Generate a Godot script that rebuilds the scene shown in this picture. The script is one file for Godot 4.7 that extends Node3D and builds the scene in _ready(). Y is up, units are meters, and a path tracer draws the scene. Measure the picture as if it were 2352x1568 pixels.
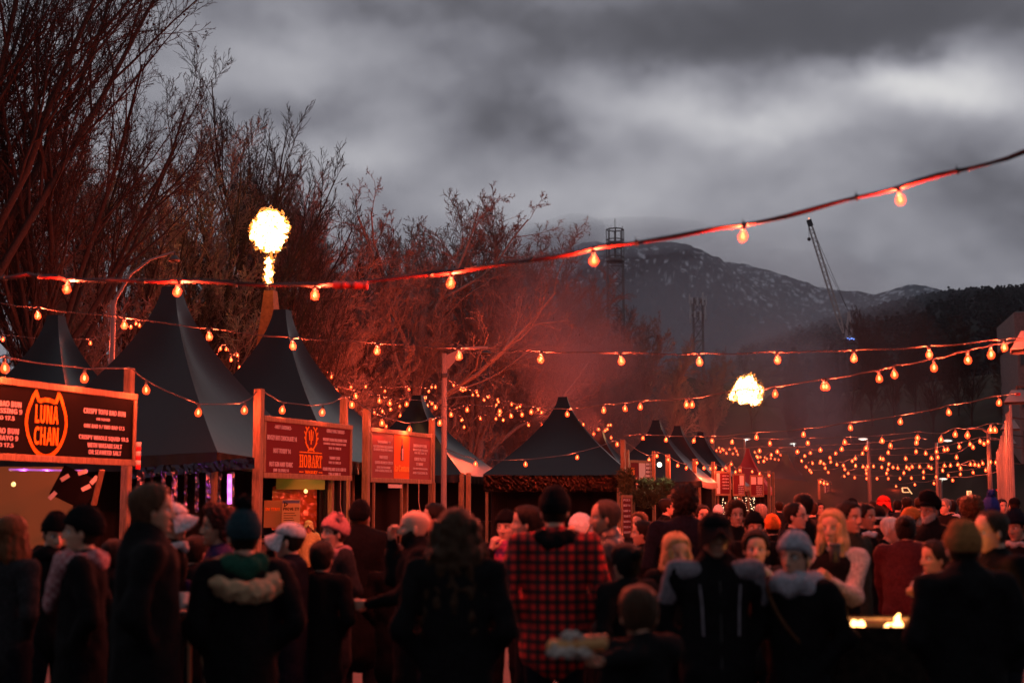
extends Node3D
# A winter night market at dusk: pagoda stalls, menu boards, festoon lights, a crowd, bare trees and a snowy mountain.

const EYE := 1.65
const LENS := 3266.5          # focal length in the units of the measured plan (2352 wide)
const TILT := 0.11235         # camera looks up by 6.44 degrees

var used := {}
var mats := {}
var rng := RandomNumberGenerator.new()
var noise := FastNoiseLite.new()
var fine := FastNoiseLite.new()


# ---------------------------------------------------------------- mesh building
class MB:
	var v := PackedVector3Array()
	var n := PackedVector3Array()
	var c := PackedColorArray()
	var uv := PackedVector2Array()
	var i := PackedInt32Array()
	var col := Color.WHITE

	func vert(p: Vector3, nn: Vector3, t := Vector2.ZERO) -> int:
		v.push_back(p)
		n.push_back(nn)
		c.push_back(col)
		uv.push_back(t)
		return v.size() - 1

	func tri(a: Vector3, b: Vector3, d: Vector3) -> void:      # counter-clockwise from outside
		var nn := (b - a).cross(d - a).normalized()
		var k := vert(a, nn)
		vert(b, nn)
		vert(d, nn)
		i.append_array([k, k + 2, k + 1])

	func quad(a: Vector3, b: Vector3, d: Vector3, e: Vector3) -> void:
		var nn := (b - a).cross(d - a)
		if nn.length_squared() < 1e-14:
			nn = (d - a).cross(e - a)
		nn = nn.normalized()
		var k := vert(a, nn, Vector2(0, 1))
		vert(b, nn, Vector2(1, 1))
		vert(d, nn, Vector2(1, 0))
		vert(e, nn, Vector2(0, 0))
		i.append_array([k, k + 2, k + 1, k, k + 3, k + 2])

	func box(xf: Transform3D, s: Vector3, ch := 0.0) -> void:   # centred box with chamfered edges
		var h := s * 0.5
		if ch <= 0.0:
			var q := []
			for k in 8:
				q.append(xf * Vector3(h.x * (1 if k & 1 else -1), h.y * (1 if k & 2 else -1), h.z * (1 if k & 4 else -1)))
			quad(q[4], q[5], q[7], q[6])
			quad(q[1], q[0], q[2], q[3])
			quad(q[5], q[1], q[3], q[7])
			quad(q[0], q[4], q[6], q[2])
			quad(q[6], q[7], q[3], q[2])
			quad(q[0], q[1], q[5], q[4])
			return
		ch = minf(ch, minf(h.x, minf(h.y, h.z)) * 0.6)
		for ax in 3:
			for sg in [-1.0, 1.0]:
				var b1 := (ax + 1) % 3
				var b2 := (ax + 2) % 3
				var r := []
				for k in 4:
					var p := Vector3.ZERO
					p[ax] = h[ax] * sg
					p[b1] = (h[b1] - ch) * (1.0 if k == 1 or k == 2 else -1.0)
					p[b2] = (h[b2] - ch) * (1.0 if k >= 2 else -1.0)
					r.append(xf * p)
				if sg > 0:
					quad(r[0], r[1], r[2], r[3])
				else:
					quad(r[3], r[2], r[1], r[0])
		for ax in 3:                                             # the twelve chamfers
			var b1 := (ax + 1) % 3
			var b2 := (ax + 2) % 3
			for s1 in [-1.0, 1.0]:
				for s2 in [-1.0, 1.0]:
					var r := []
					for k in 4:
						var p := Vector3.ZERO
						p[ax] = (h[ax] - ch) * (1.0 if k == 1 or k == 2 else -1.0)
						p[b1] = (h[b1] - (ch if k >= 2 else 0.0)) * s1
						p[b2] = (h[b2] - (0.0 if k >= 2 else ch)) * s2
						r.append(xf * p)
					if s1 * s2 > 0:
						quad(r[0], r[1], r[2], r[3])
					else:
						quad(r[3], r[2], r[1], r[0])

	func bar(a: Vector3, b: Vector3, w: float, d: float, ch := 0.0, up := Vector3.UP) -> void:
		var y := (b - a).normalized()
		if absf(y.dot(up)) > 0.98:
			up = Vector3.FORWARD
		var x := up.cross(y).normalized()
		box(Transform3D(Basis(x, y, x.cross(y)), (a + b) * 0.5), Vector3(w, a.distance_to(b), d), ch)

	func tube(p: PackedVector3Array, r: PackedFloat32Array, sides := 6, cap := true) -> void:
		var m := p.size()
		if m < 2:
			return
		var t := (p[1] - p[0]).normalized()
		var u := t.cross(Vector3.UP if absf(t.y) < 0.9 else Vector3.RIGHT).normalized()
		var first := v.size()
		for k in m:
			if k > 0:
				t = (p[mini(k + 1, m - 1)] - p[k - 1]).normalized()
			u = (u - t * u.dot(t)).normalized()
			var w := t.cross(u)
			for s in sides:
				var a := TAU * s / sides
				var o := u * cos(a) + w * sin(a)
				vert(p[k] + o * r[k], o, Vector2(float(s) / sides, k))
		for k in m - 1:
			for s in sides:
				var a := first + k * sides + s
				var b := first + k * sides + (s + 1) % sides
				i.append_array([a, a + sides, b, b, a + sides, b + sides])
		if cap:
			for e in 2:
				var k := 0 if e == 0 else m - 1
				var nn := (p[0] - p[1]).normalized() if e == 0 else (p[m - 1] - p[m - 2]).normalized()
				var mid := vert(p[k], nn)
				for s in sides:
					vert(v[first + k * sides + s], nn)
				for s in sides:
					var a := mid + 1 + s
					var b := mid + 1 + (s + 1) % sides
					i.append_array([mid, a, b] if e == 0 else [mid, b, a])

	func rod(a: Vector3, b: Vector3, r: float, sides := 6, r2 := -1.0) -> void:
		tube(PackedVector3Array([a, b]), PackedFloat32Array([r, r if r2 < 0.0 else r2]), sides)

	func grid(p: PackedVector3Array, w: int, h: int, wrap := false, flip := false) -> void:   # smooth sheet, rows of w points
		var first := v.size()
		for y in h:
			for x in w:
				var xa := (x - 1 + w) % w if wrap else maxi(x - 1, 0)
				var xb := (x + 1) % w if wrap else mini(x + 1, w - 1)
				var dx := p[y * w + xb] - p[y * w + xa]
				var dy := p[mini(y + 1, h - 1) * w + x] - p[maxi(y - 1, 0) * w + x]
				var nn := dx.cross(dy)
				if nn.length_squared() < 1e-16:
					nn = Vector3(0, 1 if y > 0 else -1, 0) if not flip else Vector3(0, -1 if y > 0 else 1, 0)
				vert(p[y * w + x], (-nn if flip else nn).normalized(), Vector2(float(x) / (w - 1), float(y) / (h - 1)))
		for y in h - 1:
			for x in (w if wrap else w - 1):
				var a := first + y * w + x
				var b := first + y * w + (x + 1) % w
				if flip:
					i.append_array([a, b, b + w, a, b + w, a + w])
				else:
					i.append_array([a, b + w, b, a, a + w, b + w])

	func lathe(prof: PackedVector2Array, sides: int, xf := Transform3D()) -> void:   # (radius, height) from bottom to top
		var p := PackedVector3Array()
		for q in prof:
			for s in sides:
				var a := -TAU * s / sides
				p.append(xf * Vector3(cos(a) * q.x, q.y, sin(a) * q.x))
		grid(p, sides, prof.size(), true, true)

	func ball(at: Vector3, r: Vector3, sides := 10, rows := 7, basis := Basis()) -> void:
		var p := PackedVector3Array()
		for y in rows:
			var e := -PI / 2 + PI * y / (rows - 1)
			for s in sides:
				var a := -TAU * s / sides
				p.append(at + basis * Vector3(cos(a) * cos(e) * r.x, sin(e) * r.y, sin(a) * cos(e) * r.z))
		grid(p, sides, rows, true, true)

	func add(o: MB, xf := Transform3D()) -> void:
		var first := v.size()
		for k in o.v.size():
			v.push_back(xf * o.v[k])
			n.push_back((xf.basis * o.n[k]).normalized())
		c.append_array(o.c)
		uv.append_array(o.uv)
		for k in o.i:
			i.push_back(k + first)

	func smooth() -> void:                                       # normals from the faces round each vertex
		n.fill(Vector3.ZERO)
		for k in range(0, i.size(), 3):
			var a := i[k]
			var b := i[k + 1]
			var d := i[k + 2]
			var f := (v[d] - v[a]).cross(v[b] - v[a])
			n[a] += f
			n[b] += f
			n[d] += f
		for k in n.size():
			n[k] = n[k].normalized()

	func mesh() -> ArrayMesh:
		var arr := []
		arr.resize(Mesh.ARRAY_MAX)
		arr[Mesh.ARRAY_VERTEX] = v
		arr[Mesh.ARRAY_NORMAL] = n
		arr[Mesh.ARRAY_COLOR] = c
		arr[Mesh.ARRAY_TEX_UV] = uv
		arr[Mesh.ARRAY_INDEX] = i
		var m := ArrayMesh.new()
		m.add_surface_from_arrays(Mesh.PRIMITIVE_TRIANGLES, arr)
		return m


# Joins tapered capsules [a, b, ra, rb, squash in z] by a smooth minimum and meshes the field as surface nets.
func nets(bones: Array, cell: float, k: float, amp := 0.0, freq := 8.0, seed_at := 0.0) -> MB:
	var lo := Vector3.ONE * 1e9
	var hi := -lo
	for b in bones:
		var r := maxf(b[2], b[3])
		for e in 2:
			lo = lo.min(b[e] - Vector3.ONE * r)
			hi = hi.max(b[e] + Vector3.ONE * r)
	lo -= Vector3.ONE * (cell * 2.5 + amp)
	hi += Vector3.ONE * (cell * 2.5 + amp)
	var nx := int((hi.x - lo.x) / cell) + 2
	var ny := int((hi.y - lo.y) / cell) + 2
	var nz := int((hi.z - lo.z) / cell) + 2
	var g := PackedFloat32Array()
	g.resize(nx * ny * nz)
	g.fill(1.0)
	var nxy := nx * ny
	for b in bones:
		var a: Vector3 = b[0]
		var ab: Vector3 = b[1] - a
		var ra: float = b[2]
		var dr: float = b[3] - ra
		var zs: float = b[4] if b.size() > 4 else 1.0
		ab.z /= zs
		var l2 := maxf(ab.length_squared(), 1e-9)
		var grow := maxf(ra, ra + dr) + k + cell * 2.0
		var l := ((a.min(b[1]) - Vector3.ONE * grow - lo) / cell).floor().max(Vector3.ZERO)
		var h := ((a.max(b[1]) + Vector3.ONE * grow - lo) / cell).ceil().min(Vector3(nx - 1, ny - 1, nz - 1))
		for z in range(int(l.z), int(h.z) + 1):
			var pz := (lo.z + z * cell - a.z) / zs
			for y in range(int(l.y), int(h.y) + 1):
				var py := lo.y + y * cell - a.y
				var at := z * nxy + y * nx
				for x in range(int(l.x), int(h.x) + 1):
					var px := lo.x + x * cell - a.x
					var t := clampf((px * ab.x + py * ab.y + pz * ab.z) / l2, 0.0, 1.0)
					var qx := px - ab.x * t
					var qy := py - ab.y * t
					var qz := pz - ab.z * t
					var d := (sqrt(qx * qx + qy * qy + qz * qz) - ra - dr * t)
					var o := g[at + x]
					var w := k - absf(d - o)
					g[at + x] = minf(d, o) - (w * w / k * 0.25 if w > 0.0 else 0.0)
	if amp > 0.0:
		for z in nz:
			for y in ny:
				for x in nx:
					var at := z * nxy + y * nx + x
					if absf(g[at]) < amp + cell * 2.0:
						g[at] += amp * noise.get_noise_3d((lo.x + x * cell) * freq * 100.0 + seed_at, (lo.y + y * cell) * freq * 100.0, (lo.z + z * cell) * freq * 100.0)
	var m := MB.new()
	var id := PackedInt32Array()
	id.resize(g.size())
	id.fill(-1)
	var lim := cell * 2.2
	for z in nz - 1:
		for y in ny - 1:
			var row := z * nxy + y * nx
			for x in nx - 1:
				var at := row + x
				var g0 := g[at]
				if g0 > lim or g0 < -lim:
					continue
				var s := PackedFloat32Array([g0, g[at + 1], g[at + nx], g[at + nx + 1], g[at + nxy], g[at + nxy + 1], g[at + nxy + nx], g[at + nxy + nx + 1]])
				var mask := 0
				for e in 8:
					if s[e] < 0.0:
						mask |= 1 << e
				if mask == 0 or mask == 255:
					continue
				var sum := Vector3.ZERO
				var cnt := 0
				for e in EDGES:
					var a: int = e[0]
					var b: int = e[1]
					if (mask >> a & 1) != (mask >> b & 1):
						var t := s[a] / (s[a] - s[b])
						sum += (CORNER[a] as Vector3).lerp(CORNER[b], t)
						cnt += 1
				id[at] = m.v.size()
				m.v.push_back(lo + (Vector3(x, y, z) + sum / cnt) * cell)
	for z in range(1, nz - 1):
		for y in range(1, ny - 1):
			for x in range(1, nx - 1):
				var at := z * nxy + y * nx + x
				var g0 := g[at]
				if g0 > lim or g0 < -lim:
					continue
				var ins := g0 < 0.0
				if ins != (g[at + 1] < 0.0):
					_face(m, id, at, at - nx, at - nx - nxy, at - nxy, ins)
				if ins != (g[at + nx] < 0.0):
					_face(m, id, at, at - nxy, at - nxy - 1, at - 1, ins)
				if ins != (g[at + nxy] < 0.0):
					_face(m, id, at, at - 1, at - 1 - nx, at - nx, ins)
	m.n.resize(m.v.size())
	m.c.resize(m.v.size())
	m.c.fill(Color.WHITE)
	m.uv.resize(m.v.size())
	m.smooth()
	return m


const EDGES := [[0, 1], [2, 3], [4, 5], [6, 7], [0, 2], [1, 3], [4, 6], [5, 7], [0, 4], [1, 5], [2, 6], [3, 7]]
const CORNER := [Vector3(0, 0, 0), Vector3(1, 0, 0), Vector3(0, 1, 0), Vector3(1, 1, 0), Vector3(0, 0, 1), Vector3(1, 0, 1), Vector3(0, 1, 1), Vector3(1, 1, 1)]


func _face(m: MB, id: PackedInt32Array, a: int, b: int, c: int, d: int, ins: bool) -> void:
	var p := id[a]
	var q := id[b]
	var r := id[c]
	var s := id[d]
	if p < 0 or q < 0 or r < 0 or s < 0:
		return
	if ins:
		m.i.append_array([p, q, r, p, r, s])
	else:
		m.i.append_array([p, r, q, p, s, r])


# ---------------------------------------------------------------- naming and placing
func numbered(called: String) -> String:
	var k: int = used.get(called, 0)
	used[called] = k + 1
	return called if k == 0 else "%s_%03d" % [called, k]


func part(called: String, shape, m: Material, parent: Node) -> MeshInstance3D:
	var o := MeshInstance3D.new()
	var taken := 0
	for kid in parent.get_children():
		if str(kid.name).begins_with(called):
			taken += 1
	o.name = called if taken == 0 else "%s_%03d" % [called, taken]
	o.mesh = shape.mesh() if shape is MB else shape
	o.material_override = m
	parent.add_child(o, true)
	return o


func thing(called: String, label: String, category: String, at := Vector3.ZERO, turn := 0.0, group := "") -> Node3D:
	var o := Node3D.new()
	o.name = numbered(called)
	o.position = at
	o.rotation.y = turn
	o.set_meta("label", label)
	o.set_meta("category", category)
	if group:
		o.set_meta("group", group)
	add_child(o, true)
	return o


func single(called: String, shape, m: Material, label: String, category: String, group := "") -> MeshInstance3D:
	var o := MeshInstance3D.new()
	o.name = numbered(called)
	o.mesh = shape.mesh() if shape is MB else shape
	o.material_override = m
	o.set_meta("label", label)
	o.set_meta("category", category)
	if group:
		o.set_meta("group", group)
	add_child(o, true)
	return o


func structure(called: String, shape, m: Material) -> MeshInstance3D:
	var o := MeshInstance3D.new()
	o.name = numbered(called)
	o.mesh = shape.mesh() if shape is MB else shape
	o.material_override = m
	o.set_meta("kind", "structure")
	add_child(o, true)
	return o


func clone(o: Node3D, label: String, at: Vector3, turn: float, group := "") -> Node3D:
	var d: Node3D = o.duplicate()
	d.name = numbered(str(o.name).rstrip("0123456789").trim_suffix("_"))
	d.position = at
	d.rotation.y = turn
	d.set_meta("label", label)
	if group:
		d.set_meta("group", group)
	add_child(d, true)
	return d


func spot(x: float, y: float, d: float) -> Vector3:             # a place read off the survey of the photograph, d metres ahead
	var cx := (x - 1176.0) / LENS
	var cy := (784.0 - y) / LENS
	var t := d / (cos(TILT) - cy * sin(TILT))
	return Vector3(cx * t, EYE + (cy * cos(TILT) + sin(TILT)) * t, -d)


# ---------------------------------------------------------------- materials
func mat(key: String, color: Color, rough := 0.85, metal := 0.0) -> StandardMaterial3D:   # colour as a linear base colour
	if mats.has(key):
		return mats[key]
	var m := StandardMaterial3D.new()
	m.resource_name = key
	m.albedo_color = color.linear_to_srgb()
	m.roughness = rough
	m.metallic = metal
	mats[key] = m
	return m


func tinted(key: String, rough := 0.85) -> StandardMaterial3D:  # colour from the vertices
	var m := mat(key, Color.WHITE, rough)
	m.vertex_color_use_as_albedo = true
	return m


func glow(key: String, base: Color, light: Color, energy: float) -> StandardMaterial3D:
	var m := mat(key, base, 0.6)
	m.emission_enabled = true
	m.emission = light.linear_to_srgb()
	m.emission_energy_multiplier = energy
	return m


func noise_tex(key: String, freq: float, stretch: Vector2, low: Color, high: Color, size := 256, octaves := 4) -> ImageTexture:   # seamless-ish grain
	if mats.has(key):
		return mats[key]
	var f := FastNoiseLite.new()
	f.seed = hash(key) % 10000
	f.frequency = freq
	f.fractal_octaves = octaves
	var im := Image.create(size, size, false, Image.FORMAT_RGB8)
	for y in size:
		for x in size:
			var a := TAU * x / size
			var t := clampf(0.5 + 0.9 * f.get_noise_3d(cos(a) * size / TAU * stretch.x, sin(a) * size / TAU * stretch.x, y * stretch.y), 0, 1)
			im.set_pixel(x, y, low.lerp(high, t).linear_to_srgb())
	mats[key] = ImageTexture.create_from_image(im)
	return mats[key]


func textured(key: String, tex: Texture2D, scale: Vector3, rough := 0.85, bump := 0.0, world := false) -> StandardMaterial3D:
	var m := mat(key, Color.WHITE, rough)
	m.albedo_texture = tex
	m.uv1_triplanar = true
	m.uv1_world_triplanar = world
	m.uv1_scale = scale
	m.uv1_triplanar_sharpness = 4.0
	if bump > 0.0:
		m.heightmap_enabled = true
		m.heightmap_scale = bump
		m.heightmap_texture = tex
	return m


func lamp(parent: Node3D, at: Vector3, color: Color, energy: float, size: float) -> void:
	var l := OmniLight3D.new()
	l.name = "light"
	l.position = at
	l.light_color = color.linear_to_srgb()
	l.light_energy = energy
	l.light_size = size
	l.omni_range = 60.0
	l.omni_attenuation = 2.0
	l.shadow_enabled = true
	parent.add_child(l, true)


# ---------------------------------------------------------------- the scene
func _ready() -> void:
	rng.seed = 20240611
	noise.seed = 7
	noise.frequency = 0.01
	noise.fractal_octaves = 3
	fine.seed = 11
	fine.frequency = 1.0
	fine.fractal_octaves = 4

	var cam := Camera3D.new()
	cam.name = "camera"
	cam.position = Vector3(0, EYE, 0)
	cam.rotation.x = TILT
	cam.near = 0.2
	cam.far = 20000.0
	var lens_of := CameraAttributesPhysical.new()
	lens_of.frustum_focal_length = 50.0
	lens_of.frustum_focus_distance = 40.0
	lens_of.frustum_near = 0.2
	lens_of.frustum_far = 20000.0
	lens_of.exposure_aperture = 1.8
	cam.attributes = lens_of
	cam.fov = 26.99
	add_child(cam)

	var e := Environment.new()
	e.background_mode = Environment.BG_SKY
	e.tonemap_mode = Environment.TONE_MAPPER_LINEAR
	e.tonemap_exposure = 1.0
	e.sdfgi_enabled = true
	e.ssao_enabled = true
	e.ssil_enabled = true
	e.volumetric_fog_enabled = true
	e.volumetric_fog_density = 0.0
	e.fog_enabled = true
	e.fog_density = 0.000042
	e.fog_light_color = Color(0.86, 0.88, 0.93)
	var sm := PanoramaSkyMaterial.new()
	sm.panorama = cloudy_sky()
	e.sky = Sky.new()
	e.sky.sky_material = sm
	var we := WorldEnvironment.new()
	we.name = "environment"
	we.environment = e
	add_child(we)

	var sun := DirectionalLight3D.new()
	sun.name = "sun"
	sun.light_color = Color(1.0, 0.97, 0.93)
	sun.light_energy = 0.02
	sun.light_angular_distance = 25.0
	sun.rotation_degrees = Vector3(-18, 180 - 17, 0)            # low behind the clouds over the mountain
	sun.shadow_enabled = true
	add_child(sun)

	setting()
	trees()
	towers()
	stalls()
	strings_of_lights()
	fires_and_smoke()
	crowd()


func cloudy_sky() -> ImageTexture:
	var w := 2048
	var h := 1024
	var im := Image.create(w, h, false, Image.FORMAT_RGBF)
	var big := FastNoiseLite.new()
	big.seed = 5
	big.frequency = 1.0
	big.fractal_octaves = 5
	big.fractal_gain = 0.52
	big.domain_warp_enabled = true
	big.domain_warp_amplitude = 0.18
	big.domain_warp_frequency = 2.2
	big.domain_warp_fractal_octaves = 3
	# cloud masses seen over the market: place, half width and half height in the units of the plan, tilt, amount
	var masses := []
	for q in [[2050, 90, 520, 110, 0.04, -0.125], [1900, 130, 260, 50, 0.12, -0.05], [1480, 100, 330, 80, -0.08, -0.07], [300, 60, 500, 120, 0.0, -0.05], [2160, 238, 210, 52, 0.08, 0.35], [1720, 285, 270, 55, 0.10, 0.20], [1440, 430, 330, 110, 0.0, 0.10], [2230, 470, 260, 160, 0.0, -0.05], [700, 150, 260, 60, -0.25, 0.05], [630, 265, 130, 50, 0.1, -0.08], [790, 345, 150, 60, -0.15, 0.11], [1120, 300, 170, 75, -0.1, -0.08], [1000, 40, 320, 45, 0.0, -0.06], [1290, 290, 90, 60, 0.2, -0.05], [1180, 480, 260, 80, 0.0, 0.04], [1900, 520, 330, 110, 0.0, 0.03], [2400, 300, 200, 100, 0.1, 0.06]]:
		masses.append([(q[0] - 1176.0) / 57.0, (1152.0 - q[1]) / 57.0, q[2] / 57.0, q[3] / 57.0, q[4], q[5]])
	var rows := []
	for y in h:
		var el := 90.0 - 180.0 * (y + 0.5) / h
		for x in w:
			if el < -6.0:
				im.set_pixel(x, y, Color(0.035, 0.034, 0.036))
				continue
			var az := fposmod((x + 0.5) / w * 360.0 + 180.0, 360.0) - 180.0
			var ce := cos(deg_to_rad(el))
			var d := Vector3(sin(deg_to_rad(az)) * ce, sin(deg_to_rad(el)), -cos(deg_to_rad(az)) * ce)
			var q := d * 2.6
			var l := 0.315 + 0.15 * big.get_noise_3d(q.x * 0.9, q.y * 1.8 + 0.15 * q.x, q.z * 0.9) + 0.07 * big.get_noise_3d(q.x * 2.6 + 9.0, q.y * 4.0 + 0.3 * q.x, q.z * 2.6) + 0.075 * big.get_noise_3d(q.x * 7.0 + 3.0, q.y * 11.0 + 0.5 * q.x, q.z * 7.0)
			if absf(az) < 40.0 and el < 32.0:
				var wob := 2.2 * big.get_noise_3d(q.x * 1.8, q.y * 3.0, q.z * 1.8 + 4.0)
				var wob2 := 1.0 * big.get_noise_3d(q.x * 3.5, q.y * 6.0 + 7.0, q.z * 3.5 + 4.0)
				for m in masses:
					var ax: float = az - m[0] + wob
					var ay: float = el - m[1] + wob2 + ax * m[4]
					var s: float = (ax / m[2]) * (ax / m[2]) + (ay / m[3]) * (ay / m[3])
					if s < 9.0:
						l += 1.75 * m[5] * exp(-s * 0.8)
			l = (l if l > 0.16 else 0.08 + 0.08 * exp((l - 0.16) / 0.08)) * lerpf(1.0, 0.62, smoothstep(30.0, 150.0, absf(az)) * ce)   # unseen sky behind dimmed to cut fill on the crowd; evening light stands ahead
			l = minf(l, 0.95)
			var warm := clampf((l - 0.22) * 1.6, 0.0, 1.0)
			im.set_pixel(x, y, Color(l * lerpf(0.95, 1.0, warm), l * lerpf(0.95, 0.99, warm), l * lerpf(1.09, 0.985, warm)))
	return ImageTexture.create_from_image(im)


# ---------------------------------------------------------------- ground, hills, mountain
func along(prof: Array, x: float) -> float:
	if x <= prof[0][0]:
		return prof[0][1]
	for k in range(1, prof.size()):
		if x <= prof[k][0]:
			var t: float = (x - prof[k - 1][0]) / (prof[k][0] - prof[k - 1][0])
			t = t * t * (3.0 - 2.0 * t) * 0.5 + t * 0.5
			return lerpf(prof[k - 1][1], prof[k][1], t)
	return prof[-1][1]


const BANK := [[-700, 900], [0, 900], [500, 880], [800, 850], [1000, 830], [1250, 830], [1500, 850], [1700, 890], [1850, 910], [2100, 880], [2352, 850], [2900, 850]]


func bank_height(x: float, d: float) -> float:                  # ground level of the leafy bank behind the stalls
	var t := (d - 82.0) / (175.0 - 82.0)
	if t <= 0.0:
		return 0.0
	var s := 1.0 / (175.0 * 0.035)
	var q := Vector3(spot(x, 1152, d).x, 0, -d)
	var nz := fine.get_noise_3d(q.x * s, q.z * s * 0.6, 3.0) + 0.5 * fine.get_noise_3d(q.x * s * 3.1, q.z * s * 1.7, 9.0)
	return spot(x, along(BANK, x), 175.0).y * (pow(t, 0.85) + 0.10 * nz * t * (1.0 - t * 0.92))


func upland(called: String, prof: Array, near: float, far: float, step: float, rows: int, rough: float, snow: Array, low: Color, high: Color, rock_at: float) -> void:
	var x0: float = prof[0][0]
	var x1: float = prof[-1][0]
	var cols := int((x1 - x0) / step) + 1
	var p := PackedVector3Array()
	var tone := PackedColorArray()
	for k in rows + 4:
		var t := minf(float(k) / (rows - 1), 1.0)
		for j in cols:
			var x := x0 + j * step
			var ridge := spot(x, along(prof, x), far)
			var d := lerpf(near, far, t)
			if k >= rows:
				d = far + (far - near) * 0.25 * (k - rows + 1)
			var q := Vector3(ridge.x * d / far, 0, -d)
			var s := 1.0 / (far * 0.035)
			var nz := fine.get_noise_3d(q.x * s, q.z * s * 0.6, 3.0) + 0.5 * fine.get_noise_3d(q.x * s * 3.1, q.z * s * 1.7, 9.0)
			var hgt := ridge.y * (pow(t, 0.85) + rough * nz * t * (1.0 - t * 0.92))
			if k >= rows:
				hgt = ridge.y * (1.0 - 0.3 * (k - rows + 1))
			q.y = hgt
			p.append(q)
			var g1 := fine.get_noise_3d(q.x * s * 4.0, q.y * s * 9.0, q.z * s * 2.0)
			var g2 := fine.get_noise_3d(q.x * s * 11.0, q.y * s * 22.0, 40.0)
			var col := low.lerp(high, smoothstep(rock_at - 0.15, rock_at + 0.2, t + 0.25 * g1))
			col = col * (1.0 + 0.5 * g2)
			if snow.size():
				var here: float = smoothstep(snow[0], snow[0] + 0.35, t) * snow[1]
				var gully := fine.get_noise_3d(q.x * s * 7.0 + q.y * s * 3.0, q.y * s * 2.5, 77.0)
				var lie := g1 * 0.75 + g2 * 0.28 + gully * 0.45 + here
				col = col.lerp(Color(0.62, 0.65, 0.70), smoothstep(0.60, 0.90, lie) * 0.85)
			tone.append(col)
	var m := MB.new()
	m.grid(p, cols, rows + 4)
	m.c = tone
	var um := tinted("upland", 0.95)
	um.metallic_specular = 0.1
	structure(called, m, um)


func setting() -> void:
	var g := MB.new()
	g.quad(Vector3(-900, 0, 60), Vector3(900, 0, 60), Vector3(900, 0, -1400), Vector3(-900, 0, -1400))
	structure("ground", g, textured("asphalt", noise_tex("asphalt_grain", 0.12, Vector2(1, 1), Color(0.010, 0.010, 0.011), Color(0.032, 0.031, 0.030)), Vector3.ONE * 0.4, 0.9, 0.6, true))
	upland("mountain", [[-200, 900], [300, 840], [700, 760], [1010, 670], [1120, 640], [1200, 612], [1269, 576], [1310, 562], [1347, 556], [1420, 560], [1493, 556], [1540, 553], [1575, 560], [1600, 571], [1649, 590], [1690, 622], [1740, 655], [1800, 690], [1860, 730], [1930, 790], [2000, 850]], 2600.0, 5200.0, 2.6, 90, 0.16, [0.42, 0.46], Color(0.014, 0.018, 0.027), Color(0.030, 0.033, 0.043), 0.62)
	upland("mountain", [[1500, 640], [1600, 600], [1680, 600], [1705, 603], [1753, 618], [1805, 634], [1846, 647], [1880, 660], [1940, 666], [2013, 673], [2040, 668], [2065, 660], [2085, 653], [2106, 651], [2125, 654], [2148, 660], [2172, 669], [2200, 677], [2300, 690], [2420, 700]], 4200.0, 7200.0, 2.6, 70, 0.12, [0.5, 0.50], Color(0.015, 0.019, 0.027), Color(0.030, 0.034, 0.044), 0.6)
	var ridge := [[1560, 860], [1650, 830], [1760, 795], [1850, 765], [1930, 740], [2000, 722], [2060, 706], [2120, 694], [2170, 684], [2230, 677], [2290, 674], [2352, 671], [2480, 662], [2700, 650]]
	upland("wooded_hill", ridge, 420.0, 2200.0, 6.0, 46, 0.10, [], Color(0.011, 0.014, 0.013), Color(0.012, 0.015, 0.015), 2.0)
	# gum trees that cover the wooded hill
	var crowns := MultiMesh.new()
	crowns.transform_format = MultiMesh.TRANSFORM_3D
	var tuft := MB.new()
	for k in 7:
		var a := TAU * k / 7.0
		var at := Vector3(cos(a) * 0.22, 0.55 + 0.16 * sin(k * 2.3), sin(a) * 0.22) if k < 6 else Vector3(0, 0.86, 0)
		tuft.ball(at, Vector3(0.17, 0.13, 0.17) * (0.8 + 0.3 * fine.get_noise_2d(k * 3.7, 1.0)), 5, 4)
	tuft.rod(Vector3.ZERO, Vector3(0, 0.7, 0), 0.025, 3)
	crowns.mesh = tuft.mesh()
	var where := []
	for k in 2600:
		var x := rng.randf_range(1700, 2480)
		var t := pow(rng.randf(), 0.55) if k > 500 else rng.randf_range(0.95, 1.0)
		var top := spot(x, along(ridge, x), 2200.0)
		var d := lerpf(420.0, 2200.0, t)
		var s := 1.0 / (2200.0 * 0.035)
		var q := Vector3(top.x * d / 2200.0, 0, -d)
		var nz := fine.get_noise_3d(q.x * s, q.z * s * 0.6, 3.0) + 0.5 * fine.get_noise_3d(q.x * s * 3.1, q.z * s * 1.7, 9.0)
		q.y = top.y * (pow(t, 0.85) + 0.10 * nz * t * (1.0 - t * 0.92)) - 2.0
		var hh := rng.randf_range(8, 17)
		where.append(Transform3D(Basis(Vector3.UP, rng.randf() * TAU).scaled(Vector3(hh, hh * rng.randf_range(0.7, 1.1), hh)), q))
	crowns.instance_count = where.size()
	for k in where.size():
		crowns.set_instance_transform(k, where[k])
	var mm := MultiMeshInstance3D.new()
	mm.name = "gum_forest"
	mm.multimesh = crowns
	mm.material_override = mat("gum_leaf", Color(0.012, 0.015, 0.014), 0.95)
	mats["gum_leaf"].metallic_specular = 0.1
	mm.set_meta("kind", "stuff")
	mm.set_meta("label", "dark gum forest along the crest of the hill on the right")
	mm.set_meta("category", "forest")
	add_child(mm)
	# the leafy bank behind the stalls
	upland("bank", BANK, 82.0, 175.0, 20.0, 24, 0.10, [], Color(0.035, 0.028, 0.022), Color(0.045, 0.034, 0.026), 0.5)


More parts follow.
